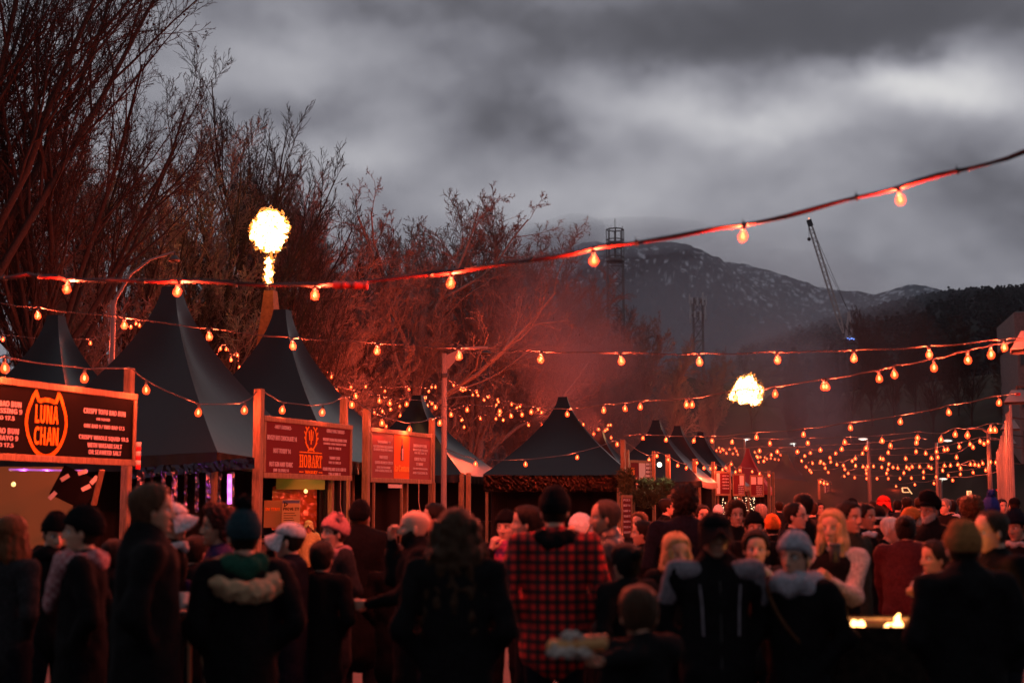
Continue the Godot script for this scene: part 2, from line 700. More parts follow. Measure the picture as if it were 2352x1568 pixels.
# ---------------------------------------------------------------- trees
# One tree: [wood of the trunk, wood of the crown, where the twigs end].
func grow(seed_at: int, height: float, o: Dictionary) -> Array:
	var r := RandomNumberGenerator.new()
	r.seed = seed_at
	var trunk := MB.new()
	var crown := MB.new()
	var tips := PackedVector3Array()
	var kids: Array = o.kids
	var segs := [8, 6, 5, 4, 3, 3]
	var sides := [8, 6, 4, 3, 3, 3]
	var top: int = kids.size()
	var stack := [[Vector3(0, -0.15, 0), Vector3(r.randf_range(-0.06, 0.06), 1, r.randf_range(-0.06, 0.06)).normalized(), height * (o.trunk as float), height * (o.girth as float), 0]]
	while stack.size():
		var b: Array = stack.pop_back()
		var p: Vector3 = b[0]
		var d: Vector3 = b[1]
		var length: float = b[2]
		var rad: float = b[3]
		var lv: int = b[4]
		var k: int = segs[lv]
		var pts := PackedVector3Array([p])
		var rs := PackedFloat32Array([rad])
		var dirs := [d]
		var bend: float = o.bend[lv]
		var up: float = o.up[lv]
		for s in k:
			d = (d + Vector3(r.randf_range(-1, 1), r.randf_range(-1, 1), r.randf_range(-1, 1)) * bend + Vector3.UP * up).normalized()
			p += d * length / k
			pts.append(p)
			dirs.append(d)
			rs.append(lerpf(rad, maxf(rad * (0.62 if lv == 0 else 0.3), o.thin as float), float(s + 1) / k))
		(trunk if lv == 0 else crown).tube(pts, rs, sides[lv], lv == 0)
		if lv >= top:
			tips.append(p)
			continue
		var count: int = kids[lv]
		for c in count:
			var t := lerpf(o.from[lv], 1.0, (c + r.randf()) / count)
			var f := t * k
			var s := mini(int(f), k - 1)
			var at := pts[s].lerp(pts[s + 1], f - s)
			var dd: Vector3 = dirs[s + 1]
			var side := dd.cross(Vector3(r.randf_range(-1, 1), r.randf_range(-1, 1), r.randf_range(-1, 1))).normalized()
			var ang: float = o.angle[lv] * r.randf_range(0.65, 1.25)
			var nd := (dd * cos(ang) + side * sin(ang)).normalized()
			var nl: float = length * o.ratio[lv] * r.randf_range(0.65, 1.15) * lerpf(1.0, 0.6, t)
			if lv == 0:
				nl = height * o.ratio[0] * r.randf_range(0.75, 1.1) * lerpf(1.0, 0.85, t)
			stack.append([at, nd, nl, maxf(lerpf(rad, rs[k], t) * (0.5 if lv == 0 else 0.55), (o.thin as float) * 1.3), lv + 1])
	return [trunk, crown, tips]


func make_tree(called: String, label: String, bark: Material, seed_at: int, height: float, o: Dictionary, at: Vector3, turn: float, pods := 0) -> Node3D:
	var g := grow(seed_at, height, o)
	var t := thing(called, label, "tree", at, turn, "bare winter trees behind the stalls")
	part("trunk", g[0], bark, t)
	part("branches", g[1], bark, t)
	if pods > 0:
		var m := MB.new()
		var tips: PackedVector3Array = g[2]
		var r := RandomNumberGenerator.new()
		r.seed = seed_at + 1
		for k in pods:
			var q := tips[r.randi() % tips.size()]
			m.rod(q, q - Vector3(0, 0.09, 0), 0.004, 3)
			m.ball(q - Vector3(0, 0.11, 0), Vector3.ONE * r.randf_range(0.028, 0.042), 5, 4)
		var s := part("seed_balls", m, mat("seed_ball", Color(0.03, 0.02, 0.015)), t)
		s.set_meta("kind", "stuff")
	return t


func trees() -> void:
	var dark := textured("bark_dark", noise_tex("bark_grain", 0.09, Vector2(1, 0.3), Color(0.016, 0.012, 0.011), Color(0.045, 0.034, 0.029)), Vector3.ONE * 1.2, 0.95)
	var pale := textured("bark_pale", noise_tex("bark_pale_grain", 0.07, Vector2(1, 0.5), Color(0.13, 0.098, 0.085), Color(0.30, 0.23, 0.20)), Vector3.ONE * 0.9, 0.9)
	var plane := {"thin": 0.0055, "kids": [17, 10, 9, 7, 3], "trunk": 0.38, "girth": 0.015, "bend": [0.05, 0.10, 0.13, 0.16, 0.2, 0.2], "up": [0.03, 0.07, 0.07, 0.06, 0.05, 0.05], "from": [0.35, 0.25, 0.2, 0.15, 0.15], "angle": [0.50, 0.50, 0.6, 0.62, 0.65], "ratio": [0.56, 0.50, 0.46, 0.46, 0.5]}
	var upright := {"thin": 0.0065, "kids": [20, 9, 8, 5], "trunk": 0.62, "girth": 0.011, "bend": [0.04, 0.08, 0.12, 0.16, 0.2], "up": [0.03, 0.12, 0.10, 0.08, 0.06], "from": [0.2, 0.2, 0.2, 0.15], "angle": [0.6, 0.5, 0.55, 0.6], "ratio": [0.36, 0.45, 0.48, 0.58]}
	var gnarled := {"thin": 0.008, "kids": [9, 7, 7, 6, 3], "trunk": 0.45, "girth": 0.013, "bend": [0.14, 0.22, 0.28, 0.3, 0.3, 0.3], "up": [0.05, 0.05, 0.03, 0.02, 0.02, 0.0], "from": [0.35, 0.25, 0.2, 0.2, 0.2], "angle": [0.85, 0.75, 0.75, 0.8, 0.8], "ratio": [0.42, 0.48, 0.46, 0.48, 0.6]}
	var thicket := {"thin": 0.011, "kids": [26, 11, 8, 6], "trunk": 0.72, "girth": 0.009, "bend": [0.05, 0.14, 0.22, 0.28, 0.3], "up": [0.04, 0.10, 0.06, 0.04, 0.02], "from": [0.10, 0.12, 0.15, 0.15], "angle": [0.62, 0.6, 0.65, 0.7], "ratio": [0.36, 0.48, 0.5, 0.62]}
	# four grown individuals; the others are turned copies of them at other sizes
	var big := make_tree("plane_tree", "tall bare plane tree hung with seed balls, nearest at the left edge", dark, 3, 23.5, plane, spot(-120, 1152, 36) * Vector3(1, 0, 1), 2.3, 900)
	var slim := make_tree("upright_tree", "slender upright bare tree rising behind the tall flame", dark, 12, 18.5, upright, spot(590, 1152, 52) * Vector3(1, 0, 1), 0.0, 120)
	var bent := make_tree("crooked_tree", "crooked bare tree with an open round crown above the white lamp post", pale, 27, 25.0, gnarled, spot(905, 1152, 66) * Vector3(1, 0, 1), 0.5, 160)
	var bush := make_tree("thicket_tree", "dense reddish bare tree right behind the white lamp post", pale, 41, 17.0, thicket, spot(1080, 1152, 70) * Vector3(1, 0, 1), 0.0)
	# [kind, x, depth, scale, label]
	var more := [
		[big, 110, 40, 0.80, "bare plane tree second from the left edge, its twigs over the dark tent peaks"],
		[big, 250, 47, 0.62, "bare plane tree behind the tallest dark tent at left"],
		[big, -300, 38, 0.95, "bare plane tree half out of the frame at far left"],
		[slim, 470, 50, 0.86, "slim bare tree just left of the tall flame"],
		[slim, 655, 56, 0.94, "slim bare tree whose twigs stand just right of the tall flame"],
		[slim, 735, 60, 0.80, "slim bare tree, the smaller one between flame and crooked trees"],
		[bent, 1075, 70, 0.84, "crooked bare tree, right hand one of the two open crowns"],
		[bent, 1235, 80, 0.60, "crooked bare tree beside the left foot of the mountain"],
		[slim, 540, 62, 0.80, "thin bare tree far behind the tall flame"],
		[bush, 40, 42, 0.80, "dense bare tree low behind the leftmost dark tent"],
		[bush, 250, 46, 0.83, "dense bare tree behind the curved street lamp at left"],
		[bush, 430, 50, 0.85, "dense bare tree behind the right slope of the tallest tent"],
		[bush, 560, 56, 0.88, "dense bare tree behind the orange flame tower"],
		[bush, 700, 58, 0.83, "dense bare tree behind the third dark tent"],
		[bush, 820, 62, 0.83, "dense bare tree above the second menu board"],
		[bush, 945, 66, 0.85, "dense bare tree above the third menu board"],
		[bush, 1190, 74, 0.92, "dense bare tree behind the peak of the middle tent"],
		[bush, 1290, 80, 0.95, "dense bare tree rising from the smoke behind the middle tent"],
		[bush, 1385, 86, 0.86, "dense bare tree in front of the lattice mast"],
		[bush, 1470, 90, 0.80, "dense bare tree left of the antenna mast"],
		[bush, 1550, 96, 0.76, "dense bare tree under the antenna mast"],
		[bush, 1640, 104, 0.78, "dense bare tree behind the fireball"],
		[bush, 880, 84, 1.03, "dense bare tree far behind the second and third boards"],
		[bush, 760, 78, 1.02, "dense bare tree far up the bank behind the third tent"],
		[bush, 1020, 88, 1.03, "dense bare tree far up the bank behind the white lamp post"],
		[bush, 1140, 92, 1.06, "dense bare tree far up the bank above the middle tent"],
		[bush, 1330, 104, 1.02, "dense bare tree far up the bank under the mountain"],
		[bush, 1440, 112, 1.02, "dense bare tree far up the bank, right of the lattice mast"],
		[bent, 960, 92, 1.0, "crooked bare tree farther back between the two open crowns"],
		[bush, 1230, 96, 1.06, "dense bare tree between middle tent peak and lattice mast, back row"],
		[bush, 640, 74, 1.04, "dense bare tree far up the bank right of the tall flame"],
		[slim, 840, 76, 0.78, "thin bare tree behind the first crooked tree"],
		[slim, 1150, 84, 0.74, "thin bare tree behind the second crooked tree"],
		[slim, 1730, 122, 0.75, "dim bare tree left of the dark cypress"],
		[slim, 1960, 116, 0.62, "dim bare tree under the crane"],
		[slim, 2060, 120, 0.66, "dim bare tree right of the crane, above the many bulbs"],
		[slim, 2150, 112, 0.62, "dim bare tree above the right hand rows of bulbs"],
		[slim, 2240, 118, 0.64, "dim bare tree behind the tall right street lamp"],
		[slim, 2330, 108, 0.60, "dim bare tree beside the grey building"],
		[bush, 1900, 130, 1.0, "dim dense tree behind the purple smoke"],
		[bush, 2010, 126, 1.15, "dim dense tree low behind the many bulbs"],
		[bush, 2110, 134, 1.2, "dim dense tree behind the lit yellow trunk"],
		[bush, 2210, 128, 1.15, "dim dense tree behind the road signs"],
		[bush, 2320, 130, 1.15, "dim dense tree behind the white wall"],
	]
	for m in more:
		var src: Node3D = m[0]
		var o := clone(src, m[4], spot(m[1], 1152, m[2]) * Vector3(1, 0, 1), rng.randf() * TAU, "bare winter trees behind the stalls")
		var base_y := bank_height(m[1], m[2])
		var grown: float = {big: 23.5, slim: 18.5, bent: 25.0, bush: 17.0}[src] * 0.9
		o.position.y = base_y - 0.2
		o.scale = Vector3.ONE * maxf((m[3] as float) - base_y / grown, 0.42)
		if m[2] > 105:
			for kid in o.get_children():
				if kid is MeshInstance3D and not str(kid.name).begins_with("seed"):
					kid.material_override = dark  # far copies take the darker bark, so their dimness is put into the colour
	# a dark cypress
	var cy := thing("cypress_tree", "dark narrow cypress standing before the hazy hillside", "tree", spot(1832, 1152, 118) * Vector3(1, 0, 1))
	var leaf := MB.new()
	var r := RandomNumberGenerator.new()
	r.seed = 77
	for k in 2600:
		var t := pow(r.randf(), 0.8)
		var a := r.randf() * TAU
		var rad := 2.0 * pow(sin(PI * clampf(t * 0.88 + 0.12, 0, 1)), 0.6) * sqrt(maxf(1.0 - t * t, 0.0)) * (0.75 + 0.35 * fine.get_noise_2d(a * 1.5, t * 5.0)) * r.randf_range(0.6, 1.0)
		var p := Vector3(cos(a) * rad, 1.0 + t * 13.2, sin(a) * rad)
		var out := Vector3(cos(a), 1.4, sin(a)).normalized() * r.randf_range(0.35, 0.7)
		var side := out.cross(Vector3.UP).normalized() * r.randf_range(0.10, 0.18)
		leaf.tri(p - side, p + side, p + out)
		leaf.tri(p - side.rotated(out.normalized(), 1.5), p + side.rotated(out.normalized(), 1.5), p + out)
	part("foliage", leaf, mat("cypress_leaf", Color(0.012, 0.016, 0.013), 0.9), cy)
	var st := MB.new()
	st.rod(Vector3(0, -0.2, 0), Vector3(0, 12.5, 0), 0.22, 7, 0.05)
	part("trunk", st, dark, cy)
	cy.position.y = bank_height(1832, 118) - 0.2
	cy.scale = Vector3(0.62, 0.56, 0.62)


# ---------------------------------------------------------------- masts, crane, far building
func lattice(m: MB, base: float, top: float, y0: float, y1: float, bays: int, w: float) -> void:
	var prev := []
	for k in bays + 1:
		var t := float(k) / bays
		var h := lerpf(base, top, t) * 0.5
		var y := lerpf(y0, y1, t)
		var now := [Vector3(-h, y, -h), Vector3(h, y, -h), Vector3(h, y, h), Vector3(-h, y, h)]
		for s in 4:
			m.bar(now[s], now[(s + 1) % 4], w * 0.6, w * 0.6)
			if k > 0:
				m.bar(prev[s], now[s], w, w)
				m.bar(prev[s], now[(s + 1) % 4], w * 0.5, w * 0.5)
				m.bar(prev[(s + 1) % 4], now[s], w * 0.5, w * 0.5)
		prev = now


func towers() -> void:
	var steel := mat("mast_steel", Color(0.13, 0.12, 0.125), 0.6, 0.3)
	var base := spot(1418, 1152, 300) * Vector3(1, 0, 1)
	var t := thing("lattice_mast", "tall lattice mast with two round platforms before the mountain", "mast", base)
	var frame := MB.new()
	lattice(frame, 3.6, 3.3, 0.0, 52.0, 15, 0.24)
	part("frame", frame, steel, t)
	for y in [52.5, 56.2]:
		var p := MB.new()
		p.lathe(PackedVector2Array([Vector2(0, y), Vector2(1.9, y), Vector2(1.9, y + 0.7), Vector2(0, y + 0.7)]), 8)
		for k in 8:
			var a := TAU * k / 8.0
			p.rod(Vector3(cos(a), 0, sin(a)) * 1.85 + Vector3(0, y, 0), Vector3(cos(a), 0, sin(a)) * 1.85 + Vector3(0, y + 3.4, 0), 0.09, 4)
			var b := TAU * (k + 1) / 8.0
			p.rod(Vector3(cos(a) * 1.85, y + 1.2, sin(a) * 1.85), Vector3(cos(b) * 1.85, y + 1.2, sin(b) * 1.85), 0.12, 4)
			p.rod(Vector3(cos(a) * 1.85, y + 3.4, sin(a) * 1.85), Vector3(cos(b) * 1.85, y + 3.4, sin(b) * 1.85), 0.14, 4)
		part("platform", p, steel, t)
	var w := MB.new()
	w.rod(Vector3(0, 52, 0), Vector3(0, 62, 0), 0.07, 4)
	w.rod(Vector3(1.6, 56, 0), Vector3(1.6, 60.4, 0), 0.06, 4)
	part("whip_aerial", w, steel, t)

	t = thing("antenna_mast", "slim antenna mast with two tiers of pale panel aerials", "mast", spot(1610, 1152, 220) * Vector3(1, 0, 1))
	frame = MB.new()
	lattice(frame, 1.7, 1.4, 0.0, 33.2, 15, 0.15)
	part("frame", frame, mat("mast_grey", Color(0.16, 0.16, 0.17), 0.6, 0.3), t)
	var panel_m := mat("aerial_panel", Color(0.50, 0.50, 0.52), 0.6)
	for tier in 2:
		var ring := MB.new()
		var y := 30.6 + tier * 2.2
		for k in 12:
			ring.rod(Vector3(cos(TAU * k / 12), 0, sin(TAU * k / 12)) * 1.1 + Vector3(0, y, 0), Vector3(cos(TAU * (k + 1) / 12), 0, sin(TAU * (k + 1) / 12)) * 1.1 + Vector3(0, y, 0), 0.06, 4)
		part("ring", ring, steel, t)
		for k in 9:
			var a := TAU * k / 9.0 + tier * 0.35
			var p := MB.new()
			p.box(Transform3D(Basis(Vector3.UP, -a), Vector3(cos(a) * 1.28, y + 0.25 * sin(k * 2.1), sin(a) * 1.28)), Vector3(0.16, 1.5 + 0.5 * sin(k * 1.7), 0.32), 0.03)
			part("panel_aerial", p, panel_m, t)

	t = thing("crane", "tall lattice boom crane leaning left above the dark trees", "crane", spot(1947, 1152, 450) * Vector3(1, 0, 1))
	var o := t.position
	var boom := MB.new()
	var foot := spot(1938, 765, 450) - o
	var tip := spot(1860, 512, 450) - o
	var axis := (tip - foot).normalized()
	var side := axis.cross(Vector3.FORWARD).normalized()
	var dep := axis.cross(side)
	var last := []
	for k in 27:
		var f := k / 26.0
		var h := 0.62 * minf(1.0, minf(f * 6.0 + 0.3, (1.0 - f) * 8.0 + 0.55))
		var at := foot.lerp(tip, f)
		var now := [at + (side + dep) * h, at + (side - dep) * h, at + (-side - dep) * h, at + (-side + dep) * h]
		for s in 4:
			if k > 0:
				boom.bar(last[s], now[s], 0.2, 0.2)
				boom.bar(last[s], now[(s + 1 + (k % 2) * 2) % 4], 0.11, 0.11)
		last = now
	part("boom", boom, mat("crane_white", Color(0.48, 0.40, 0.38), 0.6), t)
	var head := MB.new()
	head.box(Transform3D(Basis(Vector3.BACK, 0.3), tip + Vector3(0.1, 0, 0)), Vector3(1.5, 2.2, 1.2), 0.1)
	head.ball(spot(1859, 549, 450) - o, Vector3.ONE * 0.62, 8, 6)
	head.rod(tip + Vector3(-0.4, 0, 0), spot(1859, 546, 450) - o, 0.06, 4)
	part("hook_block", head, mat("crane_dark", Color(0.04, 0.04, 0.045), 0.6), t)
	var mastm := MB.new()
	var c1 := spot(1950, 716, 450) - o
	for q in [spot(1943, 778, 450) - o, spot(1962, 778, 450) - o]:
		for z in [-1.0, 1.0]:
			mastm.bar(q + Vector3(0, 0, z), c1 + Vector3(0, 0, z * 0.5), 0.28, 0.28)
			mastm.bar(q.lerp(c1, 0.4) + Vector3(0, 0, z), (spot(1952, 778, 450) - o) + Vector3(0, 0, z), 0.2, 0.2)
	mastm.bar(spot(1943, 745, 450) - o, spot(1959, 745, 450) - o, 0.25, 0.25)
	part("gantry", mastm, mats["crane_white"], t)
	var ropes := MB.new()
	ropes.rod(spot(1876, 545, 450) - o, c1, 0.07, 4)
	ropes.rod(spot(1888, 590, 450) - o, c1, 0.05, 4)
	part("stay_rope", ropes, mats["crane_dark"], t)
	var tower := MB.new()
	lattice(tower, 2.2, 2.2, 0.0, (spot(1947, 782, 450)).y, 16, 0.26)
	part("tower", tower, mats["crane_dark"], t)
	var cab := MB.new()
	cab.box(Transform3D(Basis(), spot(1952, 783, 450) - o), Vector3(3.4, 1.6, 2.2), 0.15)
	part("cab", cab, mats["crane_dark"], t)
	for k in 4:
		var b := MB.new()
		b.ball(spot(1948 + k * 4.5, 777 + (k % 2) * 2.0, 448.6) - o, Vector3.ONE * 0.22, 6, 5)
		part("blue_lamp", b, glow("blue_lamp", Color(0.1, 0.15, 0.6), Color(0.15, 0.3, 1.0), 3.0), t)
	var rl := MB.new()
	rl.ball(tip + Vector3(-0.2, 1.5, 0), Vector3.ONE * 0.25, 6, 5)
	part("red_lamp", rl, glow("crane_red", Color(0.6, 0.2, 0.1), Color(1, 0.3, 0.12), 2.0), t)

	# grey building at the right edge, on the bank
	var wall := textured("grey_render", noise_tex("render_grain", 0.05, Vector2(1, 1), Color(0.10, 0.095, 0.095), Color(0.15, 0.14, 0.14)), Vector3.ONE * 0.3, 0.9)
	t = thing("grey_building", "grey flat roofed building with tall windows at the right edge", "building", spot(2384, 1152, 100) * Vector3(1, 0, 1), -0.2)
	var b := MB.new()
	b.box(Transform3D(Basis(), Vector3(1.2, 6.4, -4)), Vector3(4.4, 12.8, 9.0), 0.05)
	part("wall", b, wall, t)
	var roof := MB.new()
	roof.box(Transform3D(Basis(), Vector3(1.2, 14.0, -4)), Vector3(4.7, 2.0, 9.3), 0.06)
	part("parapet", roof, wall, t)
	for k in 5:
		for row in 3:
			var wn := MB.new()
			wn.box(Transform3D(Basis(), Vector3(-0.6 + k * 0.9, 11.9 - row * 3.0, 0.53)), Vector3(0.56, 1.5, 0.08), 0.02)
			var wo := part("window", wn, mat("window_frame", Color(0.08, 0.075, 0.075), 0.5), t)
			var pn := MB.new()
			pn.box(Transform3D(Basis(), Vector3(-0.6 + k * 0.9, 11.9 - row * 3.0, 0.575)), Vector3(0.44, 1.36, 0.02))
			part("pane", pn, mat("dark_glass", Color(0.02, 0.022, 0.026), 0.08), wo)
	# dim block behind the cypress
	t = thing("stone_house", "dim stone house with a few lit windows behind the fireball", "building", spot(1790, 1152, 150) * Vector3(1, 0, 1), 0.1)
	b = MB.new()
	b.box(Transform3D(Basis(), Vector3(0, 5.6, -4)), Vector3(5.4, 11.2, 8))
	part("wall", b, wall, t)
	roof = MB.new()
	for s in [-1.0, 1.0]:
		roof.quad(Vector3(-3.0 if s < 0 else 3.0, 11.1, 0.4), Vector3(0, 13.6, 0.4), Vector3(0, 13.6, -8.4), Vector3(-3.0 if s < 0 else 3.0, 11.1, -8.4))
	roof.tri(Vector3(-3.0, 11.1, 0.4), Vector3(3.0, 11.1, 0.4), Vector3(0, 13.6, 0.4))
	part("roof", roof, mat("slate", Color(0.03, 0.03, 0.033), 0.7), t)
	for k in 3:
		for row in 3:
			var wn := MB.new()
			wn.box(Transform3D(Basis(), Vector3(-1.6 + k * 1.6, 9.4 - row * 2.9, 0.03)), Vector3(0.7, 1.3, 0.08))
			part("window", wn, glow("lit_window", Color(0.3, 0.2, 0.1), Color(1.0, 0.62, 0.3), 0.10) if (k + row) % 3 == 0 else mats["dark_glass"], t)


# ---------------------------------------------------------------- stalls
const STREET := 0.30          # the street runs this far to the right of straight ahead


func timber() -> StandardMaterial3D:
	return textured("timber", noise_tex("timber_grain", 0.10, Vector2(1, 0.12), Color(0.13, 0.072, 0.032), Color(0.30, 0.18, 0.09)), Vector3(1.4, 1.4, 1.4), 0.75, 0.4)


func tent_shape(half: float, rise: float, seed_at: float) -> MB:     # concave four sided roof from the eaves (y = 0) to a small flat cap
	var m := MB.new()
	var cols := 13
	var rows := 22
	for side in 4:
		var b := Basis(Vector3.UP, side * PI / 2)
		var p := PackedVector3Array()
		for y in rows:
			var t := float(y) / (rows - 1)
			var r := half * (0.935 * pow(1.0 - t, 1.5) + 0.065)
			for x in cols:
				var s := 2.0 * x / (cols - 1) - 1.0
				var sag := (1.0 - s * s) * half * 0.10 * sin(PI * minf(t * 1.15, 1.0))
				var crease := 0.012 * fine.get_noise_3d(s * 9.0 * (1.0 - t * 0.6) + seed_at, t * 2.0, side * 5.0) * (1.0 - t)
				var drop := 0.05 * (1.0 - s * s) * maxf(0.0, 1.0 - t * 6.0)
				p.append(b * Vector3(s * r, rise * t - drop + crease, r - sag))
		m.grid(p, cols, rows, false, true)
	var c := half * 0.065
	m.quad(Vector3(-c, rise, c), Vector3(c, rise, c), Vector3(c, rise, -c), Vector3(-c, rise, -c))
	return m


func pagoda(label: String, x: float, y: float, d: float, half: float, eave: float, turn: float, skin: Material, near := false) -> Node3D:
	var top := spot(x, y, d)
	var t := thing("pagoda_tent", label, "tent", Vector3(top.x, 0, top.z), turn, "dark pagoda tents along the market street")
	var roof := part("roof", tent_shape(half, top.y - eave, x), skin, t)
	roof.position.y = eave
	var wood := timber()
	for k in 4:
		var sx := 1.0 if k == 0 or k == 3 else -1.0
		var sz := 1.0 if k < 2 else -1.0
		var leg := MB.new()
		leg.bar(Vector3(sx * (half - 0.1), 0, sz * (half - 0.1)), Vector3(sx * (half - 0.1), eave, sz * (half - 0.1)), 0.09, 0.09, 0.008)
		part("post", leg, wood, t)
		var beam := MB.new()
		beam.bar(Vector3(sx * (half - 0.16), eave - 0.06, sz * (half - 0.1)), Vector3(sx * (half - 0.1) if k % 2 == 0 else -sx * (half - 0.16), eave - 0.06, -sz * (half - 0.16) if k % 2 == 0 else sz * (half - 0.1)), 0.06, 0.09, 0.006)
		part("beam", beam, wood, t)
	# the hanging edge of the roof
	var v := MB.new()
	for side in 4:
		var b := Basis(Vector3.UP, side * PI / 2)
		var p := PackedVector3Array()
		for yy in 4:
			for k in 41:
				var s := 2.0 * k / 40 - 1.0
				var fl := 0.018 * sin(k * 1.9 + side) * yy / 3.0
				p.append(b * Vector3(s * half, eave - 0.05 * (1.0 - s * s) - yy * 0.075 - (0.02 * absf(sin(k * 0.785)) if yy == 3 else 0.0), half + 0.012 + fl))
		v.grid(p, 41, 4, false, false)
	part("valance", v, skin, t)
	# dark cloth at the back and the far side
	var c := MB.new()
	for side in [2, 3]:
		var b := Basis(Vector3.UP, side * PI / 2)
		var p := PackedVector3Array()
		for yy in 6:
			for k in 49:
				var s := 2.0 * k / 48 - 1.0
				p.append(b * Vector3(s * (half - 0.2), 0.02 + (eave - 0.15) * yy / 5.0, half - 0.2 + 0.03 * sin(k * 1.1 + side + 0.4 * sin(yy * 1.3))))
		c.grid(p, 49, 6, false, true)
	part("side_curtain", c, mat("dark_cloth", Color(0.018, 0.014, 0.014), 0.95), t)
	# serving counter along the street side
	var k2 := MB.new()
	k2.box(Transform3D(Basis(), Vector3(half - 0.35, 1.0, 0)), Vector3(0.55, 0.05, half * 2 - 0.5), 0.008)
	k2.box(Transform3D(Basis(), Vector3(half - 0.22, 0.49, 0)), Vector3(0.04, 0.97, half * 2 - 0.6))
	part("counter", k2, mat("counter_ply", Color(0.10, 0.06, 0.04), 0.7), t)
	return t


func foil(parent: Node3D, a: Vector3, b: Vector3, drop: float, key: String, tint: Color, called: String, seed_at: float) -> void:   # crumpled metal foil hung between two points
	var m := MB.new()
	var cols := int(a.distance_to(b) / 0.045) + 2
	var rows := int(drop / 0.045) + 2
	var p := PackedVector3Array()
	var out := (b - a).cross(Vector3.UP).normalized()
	for y in rows:
		for x in cols:
			var q := a.lerp(b, float(x) / (cols - 1)) + Vector3.DOWN * drop * y / (rows - 1)
			q += out * 0.035 * fine.get_noise_3d(x * 0.55 + seed_at, y * 0.55, 1.0) + Vector3.UP * 0.03 * fine.get_noise_3d(x * 0.3, 7.0 + seed_at, y * 0.3)
			p.append(q)
	m.grid(p, cols, rows)
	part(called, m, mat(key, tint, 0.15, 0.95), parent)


func lettering(board: Node3D, words: String, at: Vector3, width: float, height: float, ink: Material, serif := false) -> void:
	var f := SystemFont.new()
	f.font_names = PackedStringArray(["Droid Serif" if serif else "Droid Sans"])
	f.font_weight = 700
	var tm := TextMesh.new()
	tm.text = words
	tm.font = f
	tm.font_size = 24
	tm.pixel_size = 0.01
	tm.curve_step = 4.0
	tm.depth = 0.02
	var box := tm.get_aabb()
	var o := part("lettering", tm, ink, board)
	var sx := width / maxf(box.size.x, 0.001)
	var sy := height / maxf(box.size.y, 0.001)
	o.scale = Vector3(sx, sy, 0.3)
	o.position = at - Vector3(box.get_center().x * sx, box.get_center().y * sy, 0)


func ribbon(pts: Array, w: float, z: float) -> MB:              # a painted stroke, flat on a board
	var m := MB.new()
	for k in pts.size() - 1:
		var a := Vector3(pts[k].x, pts[k].y, z)
		var b := Vector3(pts[k + 1].x, pts[k + 1].y, z)
		var dir := (b - a).normalized()
		var s := Vector3(-dir.y, dir.x, 0) * w * 0.5
		m.quad(a - s - dir * w * 0.3, b - s + dir * w * 0.3, b + s + dir * w * 0.3, a + s - dir * w * 0.3)
		m.quad(a + s - dir * w * 0.3 - Vector3(0, 0, 0.001 + 0.0002 * (k % 3)), b + s + dir * w * 0.3 - Vector3(0, 0, 0.001), b - s + dir * w * 0.3 - Vector3(0, 0, 0.001), a - s - dir * w * 0.3 - Vector3(0, 0, 0.001))
	return m


# A menu board whose near edge stands at (x, top .. bottom) d metres ahead, running along the street for len metres. Local x runs along the board from its middle.
func board(label: String, x: float, top: float, bottom: float, d: float, long: float, turn: float, face: Material) -> Node3D:
	var a := spot(x, top, d)
	var b := spot(x, bottom, d)
	var h := a.y - b.y
	var dir := Vector3(cos(turn), 0, -sin(turn))
	var o := thing("menu_board", label, "menu board", Vector3(a.x, b.y + h * 0.5, a.z) + dir * long * 0.5, turn, "timber framed menu boards on the stalls")
	var p := MB.new()
	p.box(Transform3D(), Vector3(long - 0.1, h - 0.1, 0.02))
	part("panel", p, face, o)
	for s in [-1.0, 1.0]:
		var r := MB.new()
		r.box(Transform3D(Basis(), Vector3(0, s * (h * 0.5 - 0.04), 0.008)), Vector3(long, 0.085, 0.05), 0.006)
		part("rail", r, timber(), o)
		var q := MB.new()
		q.box(Transform3D(Basis(), Vector3(s * (long * 0.5 - 0.035), 0, 0.006)), Vector3(0.065, h - 0.172, 0.045), 0.006)
		part("stile", q, timber(), o)
	o.set_meta("tall", h)
	return o


func timber_post(label: String, x: float, top: float, d: float, w := 0.11) -> void:
	var a := spot(x, top, d)
	var o := thing("timber_post", label, "post", Vector3(a.x, 0, a.z), STREET * -1.0, "timber posts in front of the stalls")
	var m := MB.new()
	m.bar(Vector3.ZERO, Vector3(0, a.y, 0), w, w, 0.008)
	part("shaft", m, timber(), o)
	var f := MB.new()
	f.box(Transform3D(Basis(), Vector3(0, 0.06, 0)), Vector3(w + 0.12, 0.12, w + 0.12), 0.01)
	part("foot", f, mat("foot_block", Color(0.06, 0.06, 0.06), 0.9), o)


